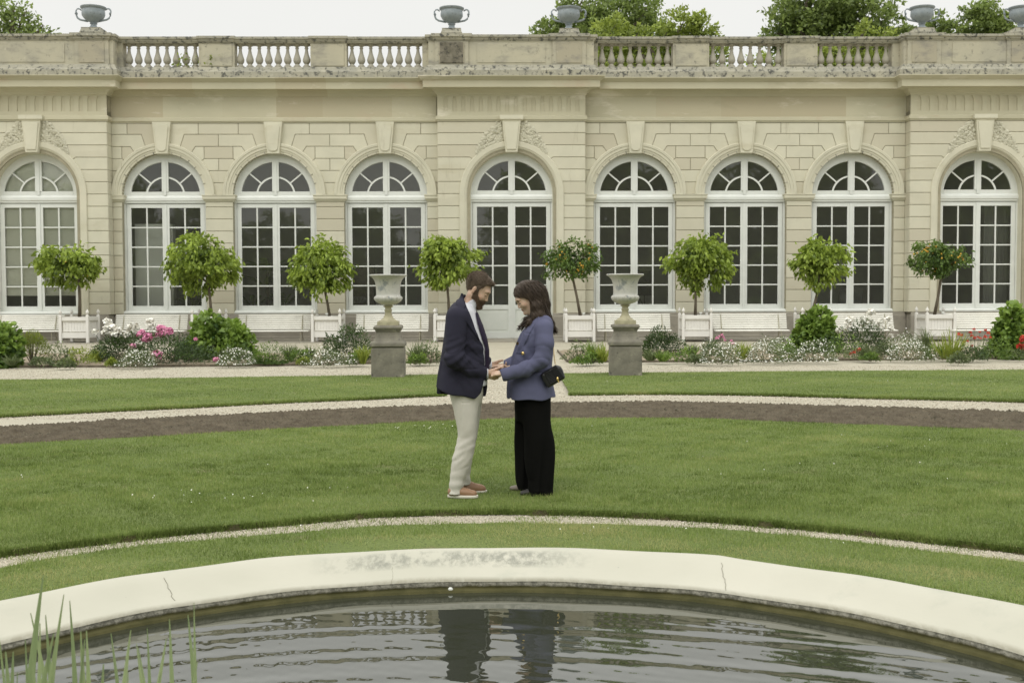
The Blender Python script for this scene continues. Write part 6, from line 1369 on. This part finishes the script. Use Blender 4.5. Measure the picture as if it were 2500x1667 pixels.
# ============ the woman
YW_ = 9.10
def wp(X, Y, dy=0.0):
    q = AT(1040+X/4.9, 640+Y/4.9, YW_); return np.array([q[0], YW_+dy, q[2]])
def wx(X, Y): return wp(X, Y)[0]
def wz(Y): return wp(1250, Y)[2]
def wrows(L_): return [(wz(r[0]), wx(r[1], r[0]), wx(r[2], r[0]), r[3], YW_+(r[4] if len(r) > 4 else 0)) for r in L_]
WOM = empty('person', tuple(wp(1340, 2840)[:2])+(ZL,)); tag(WOM, 'dark-haired woman in blue-grey blazer and wide black trousers, looking down, holding hands with the man', 'person', 'couple facing each other')
WC = wp(1212, 426); ws = .97; wpch = math.radians(33); wyaw = math.radians(180+14)
wnA = wp(1345, 700); wnB = WC+np.array([.025, 0, -.05])
w_sh = wp(1400, 790, -.155); w_el = wp(1372, 1150, -.22); w_wr = wp(948, 1300, -.235); w_sh2 = wp(1330, 790, .15); w_el2 = wp(1200, 1130, .20); w_wr2 = wp(965, 1246, -.03)
WT = [(640, 1290, 1370, .06), (700, 1255, 1470, .12), (760, 1225, 1500, .145), (850, 1165, 1512, .155), (1000, 1095, 1510, .15), (1150, 1060, 1500, .14), (1300, 1040, 1490, .14), (1450, 1030, 1495, .155), (1640, 1050, 1490, .16)]
wtor = wrows(WT)
wn = wrows([(1500, 1120, 1470, .09, -.06), (1620, 1125, 1484, .11, -.07), (1870, 1150, 1484, .11, -.08), (1970, 1160, 1496, .11, -.085), (2070, 1166, 1514, .11, -.09), (2170, 1175, 1527, .11, -.09), (2320, 1186, 1536, .112, -.09), (2470, 1212, 1532, .115, -.09), (2570, 1232, 1526, .118, -.09), (2670, 1226, 1520, .12, -.09), (2770, 1206, 1512, .12, -.09), (2822, 1208, 1506, .12, -.09)])
wf = wrows([(1500, 1066, 1440, .11, .07), (1620, 1066, 1430, .11, .075), (1870, 1062, 1410, .10, .08), (2170, 1058, 1390, .10, .09), (2370, 1068, 1360, .10, .09), (2520, 1078, 1330, .10, .09), (2620, 1086, 1310, .10, .09), (2700, 1102, 1300, .10, .09), (2762, 1150, 1310, .10, .09)])
def wom_body(P):
    h_ = head_parts(P, WC, wpch, wyaw, ws, False)[0] if near(P, WC, .24) else np.sqrt(((P-WC.astype(f4))**2).sum(1))-.1; d = smin(h_, chain(P, [wnA, wnB], [.050, .046], .01), .03); d = smin(d, zloft(P, wtor)+.03, .05)
    d = np.minimum(d, chain(P, [wp(1300, 1560, -.08), wp(1350, 2150, -.09), wp(1370, 2780, -.09)], [.08, .055, .04], .02)); d = np.minimum(d, chain(P, [wp(1280, 1560, .08), wp(1230, 2150, .09), wp(1220, 2720, .09)], [.08, .055, .04], .02))
    for a, b, c in ((w_sh, w_el, w_wr), (w_sh2, w_el2, w_wr2)): d = smin(d, chain(P, [a, b, c], [.040, .032, .022], .02), .02)
    d = smin(d, hand(P, w_wr, (-.98, .10, -.04), (0, .35, -.93), (-.1, .95, .2), .45, .92, .05), .012); d = smin(d, hand(P, w_wr2, (-.98, .0, .0), (0, -.25, -.95), (-.1, -.95, .3), .42, .92, .08), .012); return d
part('body', wom_body, [wx(780, 1300), YW_-.34, .03], [wx(1570, 1300), YW_+.34, wz(200)], .0042, SKIN, WOM, lambda V: skin_col(V, WC, wpch, wyaw, ws, (.60, .43, .32), False))
flow = [wp(1330, 380, -.02), wp(1400, 500, -.05), wp(1445, 640, -.07), wp(1490, 730, -.07), wp(1524, 790, -.03)]
def hgroove(P):
    x, y, z = P.T; return .0010*np.sin((x+.5*z)*300+1.2*np.sin(z*14+y*8)+y*120)+.0016*np.sin((x+.5*z)*120+y*90+1.0*np.sin(z*16))
def wom_hair(P):
    h_, q = head_parts(P, WC, wpch, wyaw, ws, False); x, y, z = q.T; ya = np.abs(y)
    cap = ell(q, (-.016, 0, .040), (.100, .082, .090))*ws-.010
    line = np.where(x > .0, (.072-.55*np.clip(ya-.012, 0, 1)*(x > .04)-.35*np.clip(.05-x, 0, .05)*0-1.15*np.clip(ya-.04, 0, .04)-.9*np.clip(.06-x, 0, .06))-z, -1)
    cap = smax(cap, line*.75, .008); cap = smin(cap, chain(P, [WC+np.array([.035, 0, .045]), wp(1318, 400), wp(1375, 500)], [.085, .080, .062], .03, 1.05), .03)
    d = chain(P, [wp(1300, 360, 0), wp(1365, 480, 0), wp(1412, 620, 0), wp(1462, 720, .0), wp(1508, 800, .01)], [.080, .063, .046, .036, .018], .03, 1.15)
    d = smin(d, chain(P, [wp(1290, 400, -.055), wp(1330, 520, -.07), wp(1360, 640, -.085), wp(1400, 720, -.095), wp(1445, 790, -.07)], [.045, .042, .040, .033, .012], .03), .025)
    d = smin(d, chain(P, [wp(1282, 440, -.074), wp(1290, 540, -.088), wp(1285, 640, -.09), wp(1240, 715, -.105), wp(1205, 745, -.10)], [.024, .022, .024, .020, .008], .02), .015)
    d = smin(d, chain(P, [wp(1260, 640, .05), wp(1205, 680, .045), wp(1180, 725, .04), wp(1150, 760, .03), wp(1105, 775, .02)], [.022, .019, .013, .008, .003], .02), .015)
    d = smin(d, chain(P, [wp(1500, 760, -.02), wp(1530, 790, -.02), wp(1548, 812, -.02)], [.02, .010, .003], .02), .015)
    d = smin(cap, d, .03)+hgroove(P); face = ell(q, (.072, 0, -.040), (.092, .098, .098))*ws; return smax(d, -face, .01)
part('hair', wom_hair, [wx(1000, 500), YW_-.2, wz(860)], [wx(1580, 600), YW_+.2, wz(210)], .0032, HAIRM, WOM, lambda V: colmix(np.tile((.060, .042, .030), (len(V), 1)), [(np.clip((wz(560)-V[:, 2])/.15, 0, 1)*.7, (.11, .078, .055))]))
wh = [c for c in WOM.children if c.name.startswith('hair')][0]
def wom_flow(W, N):
    x0 = wx(1230, 400); top_ = (W[:, 2] > wz(420))[:, None]; fr__ = (W[:, 0] < wx(1290, 600))[:, None]
    return np.where(top_, np.array([[.55, 0, -.8]]), np.where(fr__, np.array([[-.15, 0, -1.0]]), np.array([[.52, 0, -1.0]])))
fuzz(wh, 9000, .040, .0011, wom_flow, STW, 3, .03, lambda W: (W[:, 0] > wx(1240, 400)) | (W[:, 2] < wz(640)) | (W[:, 2] > wz(330)), .02)
m = MB()
for k in range(46):
    o1 = rnd.uniform(-1, 1); dy = rnd.uniform(-.11, .0); x0 = 1310+o1*25; L_ = [wp(x0, 330+rnd.uniform(-10, 40), dy*.4), wp(x0+60+o1*30, 480, dy*.8), wp(x0+100+o1*40, 620, dy), wp(x0+150+o1*45, 720, dy-.01), wp(x0+185+o1*38, 790+rnd.uniform(-15, 30), dy*.7)]
    m.tube([Vector(v)-WOM.location for v in L_], [.0015, .0022, .002, .0016, .0004], 4)
for k in range(14):
    a = rnd.uniform(-1, 1); L_ = [wp(1200+a*20, 262, a*.04), wp(1290+a*20, 300, a*.05), wp(1380+a*25, 420, a*.06), wp(1445+a*15, 540, a*.05)]; m.tube([Vector(v)-WOM.location for v in L_], [.0006, .0012, .0012, .0004], 4)
for k in range(9):
    a = rnd.uniform(-1, 1); L_ = [wp(1240+a*12, 660, -.06+a*.03), wp(1200+a*18, 710, -.06+a*.03), wp(1150+a*14, 760+a*8, -.05), wp(1098+a*12, 768+a*10, -.04)]; m.tube([Vector(v)-WOM.location for v in L_], [.003, .003, .002, .0004], 4)
hm_ = mat('hair_strand', (.055, .038, .027), None, rough=.5); o = m.build('loose_strands', hm_, WOM, smooth=True); o['kind'] = 'stuff'
WJ = [(668, 1300, 1410, .07), (700, 1235, 1478, .125), (760, 1200, 1510, .165), (850, 1130, 1523, .18), (925, 1095, 1527, .18), (1000, 1066, 1527, .175), (1100, 1036, 1520, .165), (1210, 1004, 1510, .165), (1300, 988, 1505, .17), (1400, 975, 1512, .195), (1500, 968, 1528, .215), (1640, 970, 1552, .225)]
wj = wrows(WJ)
def jack_wom(P):
    x, y, z = P.T; y = y-YW_; o = zloft(P, wj, 2.2); o = smin(o, cone(P, wp(1410, 735, -.10), wp(1400, 745, .11), .070, .065), .05)
    hem = np.interp(x, [wx(965, 1600), wx(1010, 1620), wx(1300, 1625), wx(1550, 1612)], [wz(1622), wz(1618), wz(1628), wz(1610)])-z
    body_ = smax(o, hem, .01); xo = np.interp(z, [wz(1640), wz(1400), wz(1210), wz(1000), wz(850), wz(740), wz(690)], [wx(1012, 1600), wx(1010, 1400), wx(1030, 1210), wx(1092, 1000), wx(1155, 850), wx(1215, 740), wx(1270, 690)])
    g1 = np.exp(-((x-xo)/.0085)**2)*(y < .0); lap = np.clip((x-xo)/.004, 0, 1)*np.clip((xo+.055-x)/.004, 0, 1)*(z > wz(1080))*(y < 0)
    body_ = body_+.010*g1-.007*lap; body_ = smax(body_, -(zloft(P, wj, 2.2)+.034), .004)
    slv = chain(P, [w_sh, wp(1412, 960, -.20), w_el, wp(1180, 1258, -.225), wp(940, 1322, -.23)], [.074, .068, .062, .056, .052], .03)
    cutp = (P-wp(905, 1335))@np.array([-.93, 0, -.28]); slv = smax(slv, cutp, .006); slv = smax(slv, -(chain(P, [wp(1050, 1295, -.23), wp(880, 1335, -.235)], [.034, .036])), .004)
    slv2 = chain(P, [w_sh2, wp(1200, 1130, .14), wp(960, 1236, -.01)], [.07, .06, .045], .03); slv2 = smax(slv2, wx(930, 1240)-x, .006)
    d = smin(body_, slv, .012); d = smin(d, slv2, .015); d = smax(d, -(chain(P, [wnA, wnB], [.058, .052])), .006)
    e = np.exp(-((P-w_el)**2).sum(1)/(.12**2)); d = d+.0025*e*np.sin((x*.7+z)*85+y*20+2*np.sin(z*13)); cr = lambda u: (1-np.abs(np.sin(u)))**2.2; d = d+.005*np.exp(-((P-wp(1360, 1080, -.25))**2).sum(1)/(.11**2))*cr((x*.5+z)*32+1.2*np.sin(x*17)+y*6)+.006*np.exp(-((P-wp(1180, 1190, -.25))**2).sum(1)/(.11**2))*cr((x*.9-z*.7)*30+y*9)+.008*np.exp(-((P-wp(1180, 1020, -.15))**2).sum(1)/(.10**2))*cr((x*.8-z*.7)*28); f_ = np.exp(-((P-wp(1150, 1240, -.2))**2).sum(1)/(.13**2)); d = d+.004*f_*np.sin((x-.4*z)*75+y*30)
    ft = np.exp(-((P-wp(1180, 1010, -.15))**2).sum(1)/(.10**2)); d = d+.004*ft*np.sin((x*.9+z*.5)*70+2*np.sin(z*17)); hm2 = np.clip((wz(1380)-z)/.12, 0, 1); d = d+.005*hm2*np.sin(x*30+y*12)
    wst = .005*np.exp(-((z-wz(1305)-.02*(x-wx(1300, 1300)))/.008)**2)*(x > wx(1240, 1300)); pkt = .004*np.exp(-((z-wz(845))/.007)**2)*((x > wx(1185, 845)) & (x < wx(1250, 845)) & (y < -.08)); return d+wst+pkt+wrin(P, .0018, 15, 21)
part('blazer', jack_wom, [wx(880, 1300), YW_-.33, wz(1660)], [wx(1590, 1300), YW_+.33, wz(620)], .005, CLOTH, WOM, (.098, .102, .168))
def top_wom(P):
    d = zloft(P, wrows([(r[0], r[1]+26, r[2]-20, r[3]-.02) for r in WJ])); return np.maximum(np.maximum(d, wz(1500)-P[:, 2]), P[:, 2]-wz(705))
part('top', top_wom, [wx(960, 1300), YW_-.25, wz(1520)], [wx(1560, 1300), YW_+.25, wz(660)], .007, CLOTH, WOM, (.13, .13, .21))
def pants_wom(P):
    x, y, z = P.T; y = y-YW_; a = zloft(P, wn, 2.1); b = zloft(P, wf, 2.1); d = np.minimum(a, b); d = smin(d, zloft(P, wrows([(1440, 1100, 1450, .12), (1600, 1068, 1484, .155), (1760, 1064, 1484, .15), (1900, 1090, 1480, .11)])), .03); k_ = np.clip((wz(1700)-z)/.5, 0, 1)
    return d+.010*k_*np.sin(x*42+y*18+1.6*np.sin(z*5+x*4))+.004*k_*np.sin(x*90-z*9+y*30)+np.clip((wz(2650)-z)/.06, 0, 1)*.006*np.sin(z*70+x*20)
part('trousers', pants_wom, [wx(1030, 2000), YW_-.25, .045], [wx(1570, 2000), YW_+.24, wz(1430)], .005, BLACKC, WOM, (.0065, .0065, .006))
for hx, tx3, dy, ddy in ((1290, 1108, -.10, -.13), (1200, 985, .09, .10)):
    yy = 2820 if dy < 0 else 2770
    f = lambda P, A=np.array([wx(hx, yy), YW_+dy, ZL-.004]), B_=np.array([wx(tx3, yy), YW_+ddy, ZL-.004]): smax(smin(cone(P, A+[0, 0, .03], B_+[.03, 0, .018], .034, .020, 1.2), cone(P, A+[0, 0, .04], A+[0, 0, .07], .03, .03), .02), ZL-P[:, 2], .003)
    part('shoe', f, [wx(tx3, yy)-.03, YW_-.22, .03], [wx(hx, yy)+.05, YW_+.2, .15], .004, SHOE, WOM, (.03, .028, .025) if dy < 0 else (.20, .17, .14))
gold = mat('gold_metal', (.75, .55, .22), None, rough=.3, metal=1)
eq = wp(1264, 560, -.079*1.0)-np.array(WOM.location); MB().tube([(0, 0, .0), (.0, -.002, -.012)], .0015, 5).lathe([(.001, -.035), (.006, -.028), (.004, -.018), (.001, -.012)], (0, -.002, 0), 8).build('earring', gold, WOM).location = tuple(eq)
bt = wp(1155, 1078)-np.array(WOM.location); o = MB().lathe([(.003, -.003), (.012, -.002), (.013, .001), (.005, .004)], seg=14).build('button', gold, WOM); o.location = (bt[0], -.172, bt[2]); o.rotation_euler = (math.pi/2, 0, -.3)
nk_ = wp(1095, 968)-np.array(WOM.location); o = MB().lathe([(.002, -.003), (.014, -.002), (.014, .002), (.002, .003)], seg=14).build('pendant', gold, WOM); o.location = (nk_[0], -.075, nk_[2]); o.rotation_euler = (math.pi/2, 0, -.8)
# handbag on a chain
BAG = empty('handbag', tuple(wp(1500, 1345, -.19))); tag(BAG, 'small quilted black handbag on a gold chain at the hip of the woman', 'handbag'); bl_ = np.array(BAG.location)
bp2 = [wp(X, Y)-bl_ for X, Y in ((1368, 1322), (1392, 1300), (1545, 1210), (1600, 1228), (1622, 1262), (1652, 1352), (1640, 1372), (1462, 1476), (1440, 1470), (1385, 1385))]
blk_m = mat('black_leather', (.012, .012, .013), None, rough=.38, spec=.5)
pm_ = MB(); pm_.prism([(p_[0], p_[2]) for p_ in bp2], -.035, .035, .012, 0, 0, True); o = pm_.build('bag_body', blk_m, BAG, bevel=.006)
fl_ = MB(); a, b, c, d_ = [wp(X, Y)-bl_ for X, Y in ((1400, 1306), (1548, 1216), (1640, 1345), (1480, 1440))]
for k in range(9):
    for h_ in (0, 1):
        t0_, t1_ = k/9+.006, (k+1)/9-.006
        def pt(t, u): u_ = u; tt = t+(.10*(1-abs(2*u-1)))-.05; return a*(1-u)*(1-tt)+b*u*(1-tt)+d_*(1-u)*tt+c*u*tt
        pl_ = [pt(t0_, .5*h_+.01), pt(t0_, .5*h_+.49), pt(t1_, .5*h_+.49), pt(t1_, .5*h_+.01)]; fl_.prism([(p_[0], p_[2]) for p_ in pl_], -.046, -.034, .003)
fl_.build('quilted_flap', blk_m, BAG)
e1 = wp(1560, 1370)-bl_; MB().lathe([(.004, -.014), (.009, -.005), (.009, .005), (.003, .016)], (e1[0], -.052, e1[2]), 8).tube([(e1[0]+.004, -.052, e1[2]-.01), (e1[0]+.010, -.053, e1[2]-.032)], [.005, .003], 6).build('clasp', gold, BAG)
def chainm(pts, n, mm, nm):
    m = MB(); P_ = [Vector(p_) for p_ in pts]
    for k in range(n):
        t = k/(n-1)*(len(P_)-1); i = min(int(t), len(P_)-2); p_ = P_[i].lerp(P_[i+1], t-i); d = (P_[i+1]-P_[i]).normalized(); s_ = Vector((0, 1, 0)) if k % 2 else d.cross(Vector((0, 1, 0)))
        m.tube([p_-d*.007+s_*.003, p_+d*.0+s_*.005, p_+d*.007+s_*.003, p_+d*.007-s_*.003, p_-s_*.005, p_-d*.007-s_*.003, p_-d*.007+s_*.003], .0014, 4)
    m.build(nm, mm, BAG)
chainm([wp(1300, 1250, -.055)-bl_, wp(1340, 1290, -.03)-bl_, wp(1385, 1328, -.01)-bl_], 10, gold, 'front_chain')
chainm([wp(1545, 1215, .0)-bl_, wp(1530, 1100, .0)-bl_, wp(1519, 980, .03)-bl_, wp(1512, 860, .05)-bl_, wp(1470, 735, .07)-bl_], 42, gold, 'shoulder_chain')
# ---------------------------------------------------------------- light, sky, camera
w = bpy.data.worlds.new('World'); S.world = w; w.use_nodes = True; nt = w.node_tree; nt.nodes.clear()
out = nt.nodes.new('ShaderNodeOutputWorld'); bg = nt.nodes.new('ShaderNodeBackground'); nt.links.new(bg.outputs[0], out.inputs[0])
sky = nt.nodes.new('ShaderNodeTexSky'); sky.sky_type = 'NISHITA'; sky.sun_disc = False; sky.sun_elevation = math.radians(52); sky.sun_rotation = math.radians(200)
sky.dust_density = 3
tc = nt.nodes.new('ShaderNodeTexCoord'); sp = nt.nodes.new('ShaderNodeSeparateXYZ'); nt.links.new(tc.outputs['Generated'], sp.inputs[0])
# overcast: cloud layer brighter towards the zenith
mr = nt.nodes.new('ShaderNodeMapRange'); nt.links.new(sp.outputs[2], mr.inputs[0]); mr.interpolation_type = 'SMOOTHSTEP'; mr.inputs[1].default_value = .25; mr.inputs[2].default_value = .46; mr.inputs[3].default_value = 9.1; mr.inputs[4].default_value = 17.5
nz = nt.nodes.new('ShaderNodeTexNoise'); nz.inputs['Scale'].default_value = 3.5; nz.inputs['Detail'].default_value = 4; nt.links.new(tc.outputs['Generated'], nz.inputs['Vector'])
mr2 = nt.nodes.new('ShaderNodeMapRange'); nt.links.new(nz.outputs['Fac'], mr2.inputs[0]); mr2.inputs[1].default_value = .3; mr2.inputs[2].default_value = .7; mr2.inputs[3].default_value = .97; mr2.inputs[4].default_value = 1.02
m_ = nt.nodes.new('ShaderNodeMath'); m_.operation = 'MULTIPLY'; nt.links.new(mr.outputs[0], m_.inputs[0]); nt.links.new(mr2.outputs[0], m_.inputs[1])
cl = nt.nodes.new('ShaderNodeMix'); cl.data_type = 'RGBA'; cl.blend_type = 'MULTIPLY'; cl.inputs[0].default_value = 1; cl.inputs[6].default_value = (1, 1, .965, 1); nt.links.new(m_.outputs[0], cl.inputs[7])
mx = nt.nodes.new('ShaderNodeMix'); mx.data_type = 'RGBA'; mx.inputs[0].default_value = .97; nt.links.new(sky.outputs[0], mx.inputs[6]); nt.links.new(cl.outputs[2], mx.inputs[7])
nt.links.new(mx.outputs[2], bg.inputs[0]); bg.inputs[1].default_value = .1
ld = bpy.data.lights.new('sun', 'SUN'); ld.energy = .9; ld.angle = math.radians(30); ld.color = (1, .97, .9)
lo = bpy.data.objects.new('sun', ld); COL.objects.link(lo)
d = Vector((.35, .75, -1.15)); lo.rotation_euler = d.to_track_quat('-Z', 'Y').to_euler()
el = math.asin(1.15/d.length); sky.sun_elevation = el; sky.sun_rotation = math.atan2(-.35, -.75) % (2*math.pi)
cd = bpy.data.cameras.new('camera'); cd.sensor_width = 36; cd.lens = F/2500*36; cd.clip_end = 3000; cd.clip_start = .05
cd.dof.use_dof = True; cd.dof.focus_distance = 9.0; cd.dof.aperture_fstop = 8.0
co = bpy.data.objects.new('camera', cd); COL.objects.link(co)
from mathutils import Matrix
mt = Matrix(((_R[0], _U[0], -_fw[0], 0), (_R[1], _U[1], -_fw[1], 0), (_R[2], _U[2], -_fw[2], H), (0, 0, 0, 1))); co.matrix_world = mt
S.camera = co
S.render.engine = 'CYCLES'; S.view_settings.view_transform = 'Standard'; S.view_settings.look = 'None'; S.view_settings.exposure = 0; S.view_settings.gamma = 1
S.cycles.max_bounces = 6; S.cycles.transparent_max_bounces = 12; S.cycles.use_denoising = True
S.cycles.sample_clamp_indirect = 6
